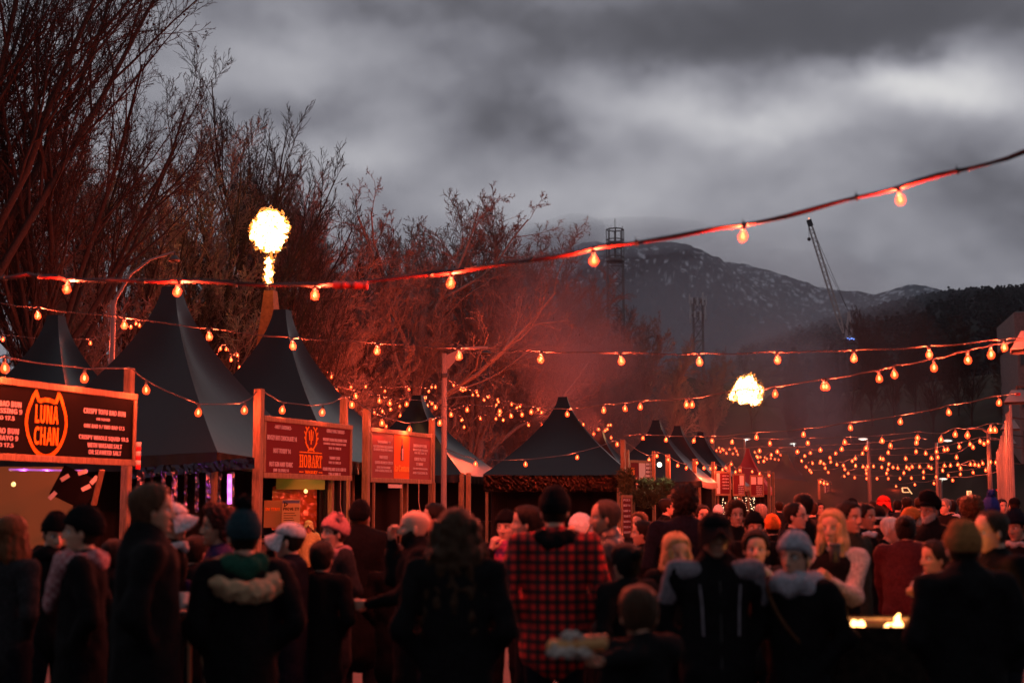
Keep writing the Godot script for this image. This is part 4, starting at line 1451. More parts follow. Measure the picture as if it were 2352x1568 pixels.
func street_lamps() -> void:
	var white := mat("pole_white", Color(0.20, 0.165, 0.155), 0.55)
	var grey := mat("pole_grey", Color(0.10, 0.095, 0.095), 0.5, 0.2)
	var base := spot(1019, 1152, 40) * Vector3(1, 0, 1)
	var o := thing("street_lamp", "tall white lamp post with a triangular bracket beside the bottle board", "street lamp", base)
	var up := spot(1019, 812, 40).y
	var m := MB.new()
	m.rod(Vector3.ZERO, Vector3(0, up, 0), 0.085, 12, 0.075)
	part("pole", m, white, o)
	m = MB.new()
	var u := 40.0 / LENS
	m.tri(Vector3(0, up - 0.1, 0.02), Vector3(0, up - 42 * u, 0.02), Vector3(46 * u, up + 10 * u, 0.02))
	m.tri(Vector3(46 * u, up + 10 * u, -0.02), Vector3(0, up - 42 * u, -0.02), Vector3(0, up - 0.1, -0.02))
	m.bar(Vector3(0, up - 42 * u, 0), Vector3(46 * u, up + 12 * u, 0), 0.05, 0.06)
	m.bar(Vector3(0, up - 0.1, 0), Vector3(46 * u, up + 12 * u, 0), 0.05, 0.06)
	m.bar(Vector3(40 * u, up + 12 * u, 0), Vector3(101 * u, up + 14 * u, 0), 0.07, 0.09, 0.01)
	part("bracket", m, white, o)
	m = MB.new()
	m.rod(Vector3(96 * u, up + 14 * u, 0), Vector3(96 * u, up + 2 * u, 0), 0.015, 5)
	m.lathe(PackedVector2Array([Vector2(0, 0), Vector2(0.15, 0), Vector2(0.14, 0.06), Vector2(0.04, 0.13), Vector2(0, 0.13)]), 10, Transform3D(Basis(), Vector3(96 * u, up - 2 * u, 0)))
	part("lantern", m, mats["bracket_dark"], o)
	m = MB.new()
	m.lathe(PackedVector2Array([Vector2(0.08, 0), Vector2(0.10, 0), Vector2(0.10, 0.12), Vector2(0.08, 0.12)]), 10, Transform3D(Basis(), Vector3(0, spot(1019, 868, 40).y, 0)))
	part("clamp", m, mats["bracket_dark"], o)

	base = spot(246, 1152, 33) * Vector3(1, 0, 1)
	o = thing("street_lamp", "white street lamp with a long curved arm under the left trees", "street lamp", base)
	m = MB.new()
	u = 33.0 / LENS
	up = spot(248, 690, 33).y
	m.rod(Vector3.ZERO, Vector3(0, up, 0), 0.09, 10, 0.06)
	part("pole", m, white, o)
	m = MB.new()
	m.tube(PackedVector3Array([Vector3(0, up - 0.15, 0), Vector3(6 * u, up + 6 * u, 0), Vector3(38 * u, up + 62 * u, 0), Vector3(82 * u, up + 96 * u, 0), Vector3(138 * u, up + 114 * u, 0)]), PackedFloat32Array([0.05, 0.045, 0.035, 0.03, 0.028]), 7)
	part("arm", m, white, o)
	m = MB.new()
	m.lathe(PackedVector2Array([Vector2(0, 0), Vector2(0.14, 0), Vector2(0.13, 0.05), Vector2(0.05, 0.14), Vector2(0, 0.14)]), 10, Transform3D(Basis(), Vector3(138 * u, up + 92 * u, 0)))
	m.rod(Vector3(138 * u, up + 100 * u, 0), Vector3(138 * u, up + 116 * u, 0), 0.02, 5)
	part("lantern", m, mats["bracket_dark"], o)

	for q in [["grey street lamp nearest the white wall, arm to the left", 2277, 990, 60.0, -34.0, 0], ["grey street lamp with a lit head, arm to the left", 1999, 1013, 75.0, -12.0, 1], ["grey street lamp with a lit head, arm to the right", 2156, 1017, 75.0, 26.0, 1], ["distant lit lamp left of the smoke", 1829, 1022, 110.0, -4.0, 1], ["distant lit lamp above the far tents", 1713, 1012, 100.0, 6.0, 1], ["low lamp below the strings at right", 2163, 1104, 85.0, 6.0, 1]]:
		base = spot(q[1], 1152, q[3]) * Vector3(1, 0, 1)
		o = thing("street_lamp", q[0], "street lamp", base)
		u = (q[3] as float) / LENS
		up = spot(q[1], q[2], q[3]).y
		m = MB.new()
		m.rod(Vector3.ZERO, Vector3(0, up, 0), 0.12, 8, 0.08)
		part("pole", m, grey, o)
		m = MB.new()
		var off: float = q[4]
		m.tube(PackedVector3Array([Vector3(0, up - 0.05, 0), Vector3(off * u * 0.4, up + 0.1, 0), Vector3(off * u, up + 0.14, 0)]), PackedFloat32Array([0.06, 0.05, 0.04]), 6)
		part("arm", m, grey, o)
		m = MB.new()
		m.ball(Vector3(off * u, up + 0.12, 0), Vector3(0.26, 0.06, 0.14), 10, 6)
		part("lantern", m, glow("lit_head", Color(0.6, 0.6, 0.55), Color(0.85, 0.95, 0.85), 0.6) if q[5] == 1 else grey, o)
		if q[5] == 1:
			lamp(o, Vector3(off * u, up - 0.02, 0), Color(0.85, 0.95, 0.85), 0.3, 0.03)
	# give way sign
	o = thing("give_way_sign", "triangular give way sign on a grey pole near the white wall", "road sign", spot(2298, 1152, 60) * Vector3(1, 0, 1))
	u = 60.0 / LENS
	m = MB.new()
	m.rod(Vector3.ZERO, Vector3(0, spot(2298, 1125, 60).y, 0), 0.03, 6)
	part("pole", m, grey, o)
	for k in 2:
		m = MB.new()
		var r := 0.20 - 0.07 * k
		var c := Vector3(0, spot(2298, 1130, 60).y + 0.02, 0.04 + 0.012 * k)
		m.tri(c + Vector3(-r * 0.87, r * 0.5, 0.004), c + Vector3(0, -r, 0.004), c + Vector3(r * 0.87, r * 0.5, 0.004))
		m.tri(c + Vector3(r * 0.87, r * 0.5, -0.004), c + Vector3(0, -r, -0.004), c + Vector3(-r * 0.87, r * 0.5, -0.004))
		part("plate" if k == 0 else "centre", m, mats["stripe_red"] if k == 0 else mats["stripe_white"], o)
	# lit signs and a lit stair far behind the crowd
	o = thing("lit_sign", "small lit yellow sign behind the crowd at right", "sign", spot(2227, 1133, 70))
	m = MB.new()
	m.box(Transform3D(), Vector3(0.22, 0.26, 0.08), 0.01)
	part("box", m, glow("yellow_sign", Color(0.5, 0.4, 0.2), Color(1.0, 0.68, 0.28), 0.9), o)
	lettering(o, "E", Vector3(0, 0, 0.045), 0.09, 0.16, mats["stripe_red"])
	part("chevron", ribbon([Vector2(-0.1, -0.24), Vector2(0.0, -0.32), Vector2(0.1, -0.24)], 0.05, 0.0), mats["yellow_sign"], o)
	m = MB.new()
	m.rod(Vector3(0, -0.13, -0.02), Vector3(0, -spot(2227, 1133, 70).y, -0.02), 0.03, 6)
	part("pole", m, grey, o)
	o = thing("lit_kiosk", "lit yellow kiosk roof far behind the crowd", "kiosk", spot(2085, 1152, 80) * Vector3(1, 0, 1))
	u = 80.0 / LENS
	var ky := spot(2085, 1124, 80).y
	m = MB.new()
	m.box(Transform3D(Basis(), Vector3(0, ky * 0.5 - 0.3, -0.5)), Vector3(0.8, ky - 0.6, 0.8), 0.02)
	part("wall", m, mats["dark_cloth"], o)
	m = MB.new()
	m.bar(Vector3(-11 * u, ky + 4 * u, 0), Vector3(2 * u, ky + 4 * u, 0), 0.08, 0.05)
	m.bar(Vector3(-11 * u, ky + 4 * u, 0), Vector3(-10 * u, ky - 5 * u, 0), 0.07, 0.05)
	m.bar(Vector3(-10 * u, ky - 6 * u, 0), Vector3(5 * u, ky - 6 * u, 0), 0.08, 0.05)
	m.bar(Vector3(2 * u, ky + 3 * u, 0), Vector3(11 * u, ky - 10 * u, 0), 0.08, 0.05)
	part("light_strip", m, glow("kiosk_glow", Color(0.5, 0.4, 0.2), Color(1.0, 0.72, 0.32), 0.7), o)


# ---------------------------------------------------------------- strings of bulbs
const NTH := ["first", "second", "third", "fourth", "fifth", "sixth", "seventh", "eighth", "ninth", "tenth", "eleventh", "twelfth", "thirteenth", "fourteenth", "fifteenth", "sixteenth", "seventeenth", "eighteenth", "nineteenth"]
const RED := Color(1.0, 0.088, 0.034)
const BULBS := 6.5


func ordinal(k: int) -> String:
	if k < NTH.size():
		return NTH[k]
	return (["twentieth", "thirtieth", "fortieth"][k / 10 - 1 if k % 10 == 9 else k / 10 - 1] if k % 10 == 9 else ["", "", "twenty ", "thirty ", "forty "][(k + 1) / 10] + NTH[k % 10])



var bulb_parts := {}


func bulb_at(at: Vector3, label: String, group: String, size: float, energy: float) -> void:
	if bulb_parts.is_empty():
		var g := MB.new()
		g.lathe(PackedVector2Array([Vector2(0, -0.062), Vector2(0.022, -0.058), Vector2(0.037, -0.042), Vector2(0.043, -0.018), Vector2(0.037, 0.008), Vector2(0.022, 0.030), Vector2(0.0135, 0.042)]), 12)
		bulb_parts.glass = g.mesh()
		var c := MB.new()
		c.lathe(PackedVector2Array([Vector2(0, -0.034), Vector2(0.008, -0.030), Vector2(0.0125, -0.018), Vector2(0.011, 0.0), Vector2(0.007, 0.016), Vector2(0, 0.020)]), 10)
		bulb_parts.core = c.mesh()
		var s := MB.new()
		s.lathe(PackedVector2Array([Vector2(0, 0.038), Vector2(0.017, 0.038), Vector2(0.018, 0.07), Vector2(0.013, 0.082), Vector2(0.006, 0.092), Vector2(0, 0.092)]), 8)
		bulb_parts.socket = s.mesh()
		var gm := glow("bulb_glow_glass", Color(0.02, 0.003, 0.002), Color(1.0, 0.07, 0.011), 2.6)  # oversized glowing glass stands in for the red glow round each bulb
		gm.transparency = BaseMaterial3D.TRANSPARENCY_ALPHA
		gm.albedo_color.a = 0.5
		gm.metallic_specular = 0.2
		gm.roughness = 0.1
		glow("bulb_core", Color(0.9, 0.5, 0.2), Color(1.0, 0.42, 0.13), 7.0)
	var o := thing("festoon_bulb", label, "bulb", at, rng.randf() * TAU, group)
	o.rotation.x = rng.randf_range(-0.12, 0.12)
	o.rotation.z = rng.randf_range(-0.12, 0.12)
	o.scale = Vector3.ONE * size
	part("glass", bulb_parts.glass, mats["bulb_glow_glass"], o)
	part("filament", bulb_parts.core, mats["bulb_core"], o)
	part("socket", bulb_parts.socket, mats["bracket_dark"], o)
	lamp(o, Vector3(0, -0.018, 0), RED, energy * BULBS, 0.006 * size)


# points: [x, y, bulb]; depth runs from d0 at the first to d1 at the last
func festoon(called: String, d0: float, d1: float, pts: Array, thick := 0.006, size := 1.0, energy := 0.28, twist := false) -> void:
	var path := PackedVector3Array()
	var xa: float = pts[0][0]
	var xb: float = pts[-1][0]
	var total := 0
	for p in pts:
		if p.size() < 3:
			total += 1
	var nth := 0
	var grp := "red bulbs on the " + called
	for p in pts:
		var t: float = (p[0] - xa) / (xb - xa)
		var at := spot(p[0], p[1], 1.0 / lerpf(1.0 / d0, 1.0 / d1, t))   # even in the picture of a straight cable
		if p.size() < 3:
			var where := "%s red bulb from the left on the %s" % [ordinal(nth), called]
			bulb_at(at, where, grp, size, energy)
			nth += 1
			path.append(at + Vector3(0, 0.092 * size + thick * 0.5, 0))
		else:
			path.append(at)
	var fine_path := PackedVector3Array()
	for k in path.size() - 1:
		var a := path[maxi(k - 1, 0)]
		var b := path[k]
		var c := path[k + 1]
		var d := path[mini(k + 2, path.size() - 1)]
		var n := 7
		for s in n:
			var f := float(s) / n
			var q := b.cubic_interpolate(c, a, d, f)
			q = q.lerp(b.lerp(c, f), 0.5)
			q.y -= 0.02 * b.distance_to(c) * sin(PI * f) * (0.4 if not twist else 0.2)
			fine_path.append(q + Vector3(0, 0.006 * sin(k * 2.3 + s), 0.006 * cos(k * 1.3 + s * 0.8)))
	fine_path.append(path[-1])
	var rs := PackedFloat32Array()
	for q in fine_path:
		rs.append(thick)
	var cable := thing("festoon_cable", called, "cable", Vector3.ZERO, 0.0, "")
	cable.set_meta("label", called + " strung above the crowd" if called.split(" ").size() < 9 else called)
	var m := MB.new()
	m.tube(fine_path, rs, 7)
	part("wire", m, mat("cable_rubber", Color(0.022, 0.018, 0.018), 0.5) if not twist else mat("near_cable", Color(0.13, 0.013, 0.011), 0.45), cable)
	if twist:
		var p2 := PackedVector3Array()
		var r2 := PackedFloat32Array()
		for k in fine_path.size():
			var a := k * 0.55
			p2.append(fine_path[k] + Vector3(0, cos(a), sin(a)) * (thick + 0.004))
			r2.append(0.0055)
		m = MB.new()
		m.tube(p2, r2, 6)
		part("second_wire", m, mats["cable_rubber"], cable)
		for k in range(4, fine_path.size() - 2, 5):
			m = MB.new()
			var ax := (fine_path[k + 1] - fine_path[k]).normalized()
			m.rod(fine_path[k], fine_path[k] + ax * 0.018, thick + 0.009, 8)
			m.rod(fine_path[k] + Vector3(0, thick, 0), fine_path[k] + Vector3(0.004, thick + 0.03, 0), 0.002, 4)
			part("cable_tie", m, mats["bracket_dark"], cable)
		m = MB.new()                                             # the plugs joined under the cable
		for j in 3:
			var b0 := spot(765 + j * 26, 655 + j * 0.5, 9.9)
			m.rod(b0, b0 + Vector3(0.07, 0.0, 0), 0.026 - 0.004 * (j % 2), 8)
			m.rod(b0 + Vector3(0.07, 0, 0), b0 + Vector3(0.085, 0, 0), 0.03, 8)
		part("plug", m, mat("plug_red", Color(0.4, 0.03, 0.02), 0.35), cable)


func strings_of_lights() -> void:
	mat("cable_rubber", Color(0.022, 0.018, 0.018), 0.5)
	festoon("thick red cable nearest the camera", 11.2, 8.3, [[-60, 645, 0], [60, 630, 0], [153, 661], [407, 667], [723, 675], [1035, 648], [1364, 595], [1707, 540], [2068, 455], [2352, 349, 0], [2440, 316, 0]], 0.0125, 0.70, 0.45, true)
	festoon("thin dark cable across the whole picture", 17.0, 16.0, [[-40, 690, 0], [86, 723], [285, 745], [480, 771], [672, 792], [866, 804], [1055, 816], [1242, 823], [1427, 827], [1607, 829], [1786, 825], [1962, 821], [2135, 812], [2308, 796], [2352, 775, 0]], 0.006, 0.91, 0.8)
	festoon("cable passing in front of the fireball", 30.0, 15.5, [[1190, 930, 0], [1220, 945], [1303, 950], [1387, 941], [1436, 937], [1471, 933], [1577, 928], [1590, 928], [1690, 911], [1745, 908], [1781, 903], [1892, 886], [1899, 886], [2020, 867], [2055, 858], [2146, 842], [2224, 824], [2277, 812], [2352, 780, 0]], 0.008, 1.02, 0.25)
	festoon("cable from second shade to three tents", 40.0, 22.0, [[1430, 1000, 0], [1477, 1005], [1530, 1009], [1594, 1011], [1636, 1011], [1738, 1003], [1846, 996], [1954, 981], [2069, 967], [2180, 945], [2296, 923], [2340, 904, 0]], 0.010, 1.08, 0.28)
	festoon("cable along the near posts and boards", 16.5, 29.0, [[-40, 822, 0], [10, 843], [193, 866], [297, 845, 0], [335, 893], [455, 945], [561, 940], [597, 895, 0], [648, 940], [740, 945], [790, 912, 0], [808, 928], [845, 940, 0], [877, 970], [940, 985], [990, 962, 0], [1010, 970], [1022, 962, 0]], 0.009, 1.23, 0.14)
	festoon("slack cable crossing the middle tent roof", 33.0, 40.0, [[1022, 1030, 0], [1092, 1064], [1207, 1065], [1326, 1049], [1418, 1019], [1430, 1010, 0]], 0.009, 1.22, 0.19)
	festoon("short cable before the left trees", 30.0, 36.0, [[-10, 770, 0], [6, 778], [207, 787], [300, 750], [312, 742], [320, 747], [340, 735, 0]], 0.006, 0.93, 0.30)
	festoon("tangled cable beside the orange flame tower", 34.0, 34.0, [[455, 780, 0], [463, 790], [476, 808], [495, 828], [506, 800], [519, 801], [530, 826], [545, 815], [549, 843], [575, 860, 0]], 0.005, 0.85, 0.35)
	festoon("cable from third tent to lamp post", 52.0, 58.0, [[745, 850, 0], [761, 865], [806, 888], [840, 887], [884, 897], [939, 893], [985, 898], [991, 888], [1000, 888], [1018, 872, 0]], 0.009, 1.22, 0.34)
	festoon("cable falling rightward from white lamp post", 56.0, 60.0, [[1020, 870, 0], [1042, 884], [1058, 893], [1063, 896], [1069, 894], [1086, 906], [1095, 900], [1098, 907], [1112, 918], [1121, 911], [1140, 929], [1143, 917], [1145, 922], [1175, 928], [1187, 936], [1194, 932], [1236, 940], [1244, 946], [1280, 955, 0]], 0.009, 1.17, 0.31)
	festoon("low cable above the bottle board", 34.0, 40.0, [[765, 890, 0], [772, 898], [817, 908], [871, 919], [895, 925], [934, 927], [1000, 934], [1036, 951], [1073, 940], [1148, 943], [1174, 954], [1199, 951], [1225, 950, 0]], 0.009, 1.27, 0.28)
	festoon("tangled slack cable behind bottle board", 51.0, 56.0, [[820, 940, 0], [836, 951], [860, 947], [878, 944], [887, 978], [897, 939], [918, 932], [919, 954], [975, 913], [982, 931], [992, 926], [1060, 964], [1066, 980], [1103, 960], [1139, 961], [1147, 952], [1156, 964], [1214, 975], [1245, 977], [1260, 975, 0]], 0.008, 1.22, 0.31)
	festoon("short cable behind the middle tent", 58.0, 66.0, [[1320, 960, 0], [1340, 974], [1364, 996], [1375, 985], [1390, 988], [1395, 985], [1397, 976], [1403, 975], [1404, 1004], [1425, 1010, 0]], 0.009, 1.27, 0.31)
	festoon("cable on posts before three tents", 45.0, 70.0, [[1431, 1012, 0], [1491, 1055], [1509, 1046], [1535, 1055], [1557, 1068], [1577, 1073], [1601, 1062], [1617, 1074], [1632, 1075], [1644, 1073], [1660, 1078], [1668, 1074], [1680, 1065], [1690, 1083], [1700, 1079], [1728, 1082], [1745, 1087], [1767, 1091], [1775, 1085, 0]], 0.01, 1.36, 0.25)
	festoon("thin cable across the purple smoke", 46.0, 30.0, [[1640, 1008, 0], [1682, 1014], [1769, 1017], [1856, 1016], [1941, 1014], [2027, 1011], [2108, 1004], [2162, 1008], [2195, 996], [2223, 998], [2276, 986], [2286, 986], [2310, 972, 0]], 0.008, 1.36, 0.22)
	festoon("even cable just below the smoke", 56.0, 40.0, [[1640, 1030, 0], [1745, 1034], [1786, 1036], [1832, 1036], [1885, 1032], [1934, 1030], [1990, 1028], [2046, 1022], [2106, 1015], [2130, 1008, 0]], 0.009, 1.51, 0.22)
	festoon("cable rising over the far tents", 64.0, 46.0, [[1730, 1040, 0], [1741, 1049], [1755, 1058], [1772, 1044], [1862, 1039], [1920, 1040], [1982, 1040], [2041, 1038], [2105, 1036], [2127, 1040], [2152, 1036], [2170, 1032], [2177, 1031], [2204, 1025], [2229, 1019], [2252, 1013], [2270, 1013], [2300, 1008, 0]], 0.009, 1.43, 0.25)
	festoon("mid height cable over far crowd", 70.0, 50.0, [[1800, 1040, 0], [1849, 1046], [1907, 1050], [1965, 1052], [2023, 1052], [2029, 1053], [2081, 1052], [2140, 1051], [2155, 1049], [2198, 1049], [2236, 1026], [2261, 1018], [2300, 1020], [2310, 1015, 0]], 0.009, 1.59, 0.25)
	festoon("crowded cable over the far crowd", 80.0, 58.0, [[1830, 1060, 0], [1842, 1058], [1852, 1071], [1867, 1063], [1884, 1062], [1886, 1059], [1893, 1064], [1896, 1074], [1909, 1060], [1923, 1066], [1938, 1068], [1958, 1058], [1966, 1069], [1983, 1071], [1994, 1071], [2007, 1070], [2026, 1072], [2042, 1065], [2052, 1072], [2063, 1074], [2083, 1072], [2096, 1071], [2113, 1071], [2134, 1070], [2140, 1074], [2170, 1068], [2184, 1068], [2201, 1066], [2207, 1074], [2230, 1065], [2240, 1066], [2249, 1068], [2258, 1063], [2276, 1060], [2288, 1061], [2305, 1058], [2312, 1052, 0]], 0.009, 1.59, 0.22)
	festoon("slack cable under the crowded one", 86.0, 62.0, [[1850, 1078, 0], [1860, 1079], [1864, 1084], [1903, 1084], [1941, 1077], [1949, 1086], [1990, 1078], [1991, 1086], [2037, 1086], [2040, 1077], [2077, 1085], [2089, 1076], [2122, 1083], [2166, 1079], [2207, 1075], [2250, 1070, 0]], 0.009, 1.59, 0.22)
	festoon("even low cable over far crowd", 90.0, 64.0, [[1930, 1098, 0], [1940, 1093], [1964, 1096], [1991, 1098], [2015, 1098], [2041, 1098], [2068, 1098], [2094, 1097], [2122, 1096], [2151, 1094], [2179, 1091], [2207, 1088], [2236, 1084], [2265, 1079], [2294, 1074], [2312, 1068, 0]], 0.009, 1.59, 0.22)
	festoon("lowest cable reaching the white wall", 112.0, 56.0, [[1988, 1116, 0], [2017, 1121], [2059, 1116], [2102, 1112], [2146, 1109], [2189, 1102], [2240, 1092, 0], [2315, 1074, 0]], 0.01, 1.65, 0.22)
	festoon("cable on the farthest posts", 88.0, 124.0, [[1881, 1099, 0], [1885, 1106], [1893, 1109], [1901, 1111], [1910, 1114], [1916, 1117], [1926, 1119], [1932, 1117], [1938, 1116], [1945, 1116], [1953, 1120], [1958, 1112], [1962, 1120], [1968, 1119], [1974, 1117], [1981, 1112], [1982, 1127], [1989, 1122], [1991, 1119, 0]], 0.012, 2.11, 0.28)
	festoon("cable behind last of three tents", 92.0, 96.0, [[1640, 1035, 0], [1646, 1034], [1652, 1028], [1655, 1036], [1659, 1030], [1662, 1033], [1669, 1040], [1676, 1031], [1684, 1041], [1688, 1029], [1692, 1035], [1695, 1043], [1700, 1036, 0]], 0.008, 1.43, 0.25)
	festoon("cable right of narrow red tent", 92.0, 100.0, [[1728, 1040, 0], [1734, 1038], [1738, 1047], [1743, 1060], [1747, 1049], [1757, 1050], [1762, 1053], [1771, 1052], [1780, 1054], [1789, 1055], [1793, 1044], [1798, 1050, 0]], 0.008, 1.43, 0.25)


# ---------------------------------------------------------------- fires and smoke
func flame(called: String, label: String, at: Vector3, puffs: Array, seed_at: float, cell: float, energy: float, light_e: float) -> void:
	var o := thing(called, label, "flame", at)
	var core := []
	var rim := []
	for p in puffs:
		var c := Vector3(p[0], p[1], p[2] if p.size() > 4 else 0.0)
		core.append([c, c + Vector3(0, p[3] * 0.3, 0), p[3] * 0.86, p[3] * 0.7])
		rim.append([c, c + Vector3(0.03, p[3] * 0.45, 0), p[3] * 1.08, p[3] * 0.8])
	var m := nets(core, cell, cell * 2.0, cell * 5.0, 5.0, seed_at)
	part("flame_core", m, glow("flame_core", Color(0.9, 0.6, 0.3), Color(1.0, 0.62, 0.24), energy), o)
	m = nets(rim, cell, cell * 2.0, cell * 7.5, 6.0, seed_at + 300.0)
	var g := glow("flame_rim", Color(0.9, 0.4, 0.1), Color(1.0, 0.36, 0.06), 1.0)
	g.transparency = BaseMaterial3D.TRANSPARENCY_ALPHA
	g.albedo_color.a = 0.42
	g.roughness = 0.2
	part("flame_edge", m, g, o)
	lamp(o, Vector3(0, puffs[0][1], puffs[0][3] + 0.35), Color(1.0, 0.42, 0.10), light_e, 0.12)


func mist(called: String, at: Vector3, size: Vector3, tint: Color, density: float, turn := 0.0) -> void:
	var f := FogVolume.new()
	f.name = numbered(called)
	f.shape = RenderingServer.FOG_VOLUME_SHAPE_ELLIPSOID
	f.size = size
	f.position = at
	f.rotation.z = turn
	var m := FogMaterial.new()
	m.albedo = tint
	m.density = density
	f.material = m
	f.set_meta("kind", "stuff")
	add_child(f, true)


func fires_and_smoke() -> void:
	# flame tower
	var d := 46.0
	var u := d / LENS
	var base := spot(612, 1152, d) * Vector3(1, 0, 1)
	var o := thing("flame_tower", "tapered steel tower in painted orange light with a flame bursting from its top", "flame tower", base, 0.5)
	var top := spot(618, 668, d).y
	var m := MB.new()
	m.lathe(PackedVector2Array([Vector2(1.25, 0.0), Vector2(0.23, top), Vector2(0.17, top), Vector2(0.14, top - 0.3)]), 4)
	for k in m.n.size():
		m.n[k] = m.n[k]
	var flat := MB.new()
	for k in range(0, m.i.size(), 3):
		flat.tri(m.v[m.i[k]], m.v[m.i[k + 2]], m.v[m.i[k + 1]])
	part("tower", flat, textured("orange_lit_steel", noise_tex("corten_grain", 0.06, Vector2(1, 0.6), Color(0.20, 0.075, 0.02), Color(0.42, 0.18, 0.05)), Vector3.ONE * 0.6, 0.6), o)  # orange of the flame light is put into the steel colour
	m = MB.new()
	for k in 7:
		var a := TAU * k / 7.0
		m.rod(Vector3(cos(a) * 0.12, top - 0.2, sin(a) * 0.12), Vector3(cos(a) * 0.14, top + 0.12, sin(a) * 0.14), 0.03, 6)
	part("burner", m, mat("burner_steel", Color(0.2, 0.15, 0.1), 0.4, 0.8), o)
	flame("flame", "tall yellow white flame bursting above the orange tower", spot(616, 665, d), [
		[0.0, 1.95, 0.0, 0.40], [-0.22, 1.70, 0.1, 0.30], [0.18, 2.18, 0.0, 0.32], [-0.16, 2.22, 0.0, 0.32], [0.02, 2.36, 0, 0.24], [0.42, 2.0, 0, 0.15], [0.54, 2.08, 0, 0.09], [-0.46, 1.78, 0, 0.12], [-0.46, 2.1, 0, 0.13], [0.14, 1.52, 0, 0.22], [-0.05, 1.40, 0, 0.13], [0.25, 1.36, 0, 0.09], [-0.28, 1.42, 0, 0.07], [0.36, 1.6, 0, 0.1], [0.5, 1.75, 0, 0.06],
		[-0.02, 0.36, 0, 0.075], [0.0, 0.48, 0, 0.10], [0.02, 0.62, 0, 0.085], [-0.03, 0.74, 0, 0.055], [0.07, 0.90, 0, 0.04], [-0.06, 0.94, 0, 0.03], [0.0, 0.20, 0, 0.05], [0.03, 1.08, 0, 0.04]], 5.0, 0.04, 9.0, 3.5)
	flame("fireball", "round yellow white fireball floating above the far boards", spot(1714, 905, 92.0), [
		[0.0, 0.30, 0.0, 0.62], [-0.52, 0.10, 0.1, 0.42], [0.52, 0.12, 0.0, 0.46], [0.25, 0.72, 0.0, 0.40], [-0.25, 0.62, 0.0, 0.40], [-0.85, -0.18, 0, 0.24], [0.72, -0.32, 0, 0.26], [0.35, -0.40, 0, 0.24], [-0.15, -0.30, 0, 0.28], [0.52, -0.62, 0, 0.13], [-0.35, -0.45, 0, 0.13], [0.88, 0.28, 0, 0.18]], 9.0, 0.07, 9.0, 6.0)

	# brazier among the crowd
	var bx := (spot(2030, 1440, 7.6) + spot(2030, 1410, 8.4)) * 0.5
	var rim := spot(2030, 1440, 7.6).y
	o = thing("brazier", "black square steel brazier with fire inside, in the crowd at right", "brazier", Vector3(bx.x, 0, bx.z), -0.04)
	m = MB.new()
	var hw := 0.44
	for k in 4:
		var b := Basis(Vector3.UP, k * PI / 2)
		m.box(Transform3D(b, b * Vector3(0, rim * 0.5 + 0.12, 0.385)), Vector3(0.80 if k % 2 == 0 else 0.74, rim - 0.24, 0.02), 0.003)
	m.box(Transform3D(Basis(), Vector3(0, rim - 0.40, 0)), Vector3(0.75, 0.02, 0.75))
	part("drum", m, textured("burnt_steel", noise_tex("burnt_grain", 0.06, Vector2(1, 1), Color(0.005, 0.0045, 0.004), Color(0.02, 0.014, 0.011)), Vector3.ONE, 0.85), o)
	mats["burnt_steel"].metallic_specular = 0.2
	m = MB.new()
	for k in 4:
		var b := Basis(Vector3.UP, k * PI / 2)
		m.box(Transform3D(b, b * Vector3(0, rim - 0.2, 0.368)), Vector3(0.715, 0.38, 0.006))
	part("lining", m, textured("ash_lining", noise_tex("ash_grain", 0.08, Vector2(1, 1), Color(0.16, 0.11, 0.08), Color(0.34, 0.27, 0.22)), Vector3.ONE * 2.0, 0.95), o)
	for k in 4:
		m = MB.new()
		m.bar(Vector3(0.36 * (1 if k % 2 else -1), 0, 0.36 * (1 if k < 2 else -1)), Vector3(0.36 * (1 if k % 2 else -1), 0.26, 0.36 * (1 if k < 2 else -1)), 0.05, 0.05, 0.004)
		part("leg", m, mats["burnt_steel"], o)
	var rr := RandomNumberGenerator.new()
	rr.seed = 5
	for k in 9:
		m = MB.new()
		var a := rr.randf() * PI
		var c := Vector3(rr.randf_range(-0.15, 0.15), rim - 0.33 + 0.035 * k, rr.randf_range(-0.18, 0.18))
		m.rod(c - Vector3(cos(a), 0, sin(a)) * 0.22, c + Vector3(cos(a), 0.1, sin(a)) * 0.22, 0.035, 7, 0.03)
		part("log", m, mat("charred_log", Color(0.03, 0.02, 0.015), 0.95), o)
	var fl := []
	for q in [[-0.17, -0.12, 0.045], [-0.13, -0.1, 0.03], [0.02, -0.05, 0.05], [0.08, -0.10, 0.06], [0.15, -0.05, 0.055], [0.22, -0.12, 0.065], [0.29, -0.02, 0.06], [0.32, -0.1, 0.05], [0.0, 0.2, 0.05]]:
		var c := Vector3(q[0], rim - 0.14, q[1])
		fl.append([c, c + Vector3(0.03, 0.06 + q[2] * 1.4, 0.0), q[2], 0.018])
	m = nets(fl, 0.012, 0.02, 0.034, 12.0, 50.0)
	part("flames", m, glow("brazier_flame", Color(0.9, 0.6, 0.3), Color(1.0, 0.55, 0.18), 6.0), o)
	lamp(o, Vector3(0.12, rim + 0.13, 0.0), Color(1.0, 0.30, 0.04), 0.24, 0.02)

	# smoke of the grills, lit by bulbs, and the haze under the mountain
	# [foot x, foot y, top x, top y, depth, foot width, top width, density, puffs]
	var sr := RandomNumberGenerator.new()
	sr.seed = 31
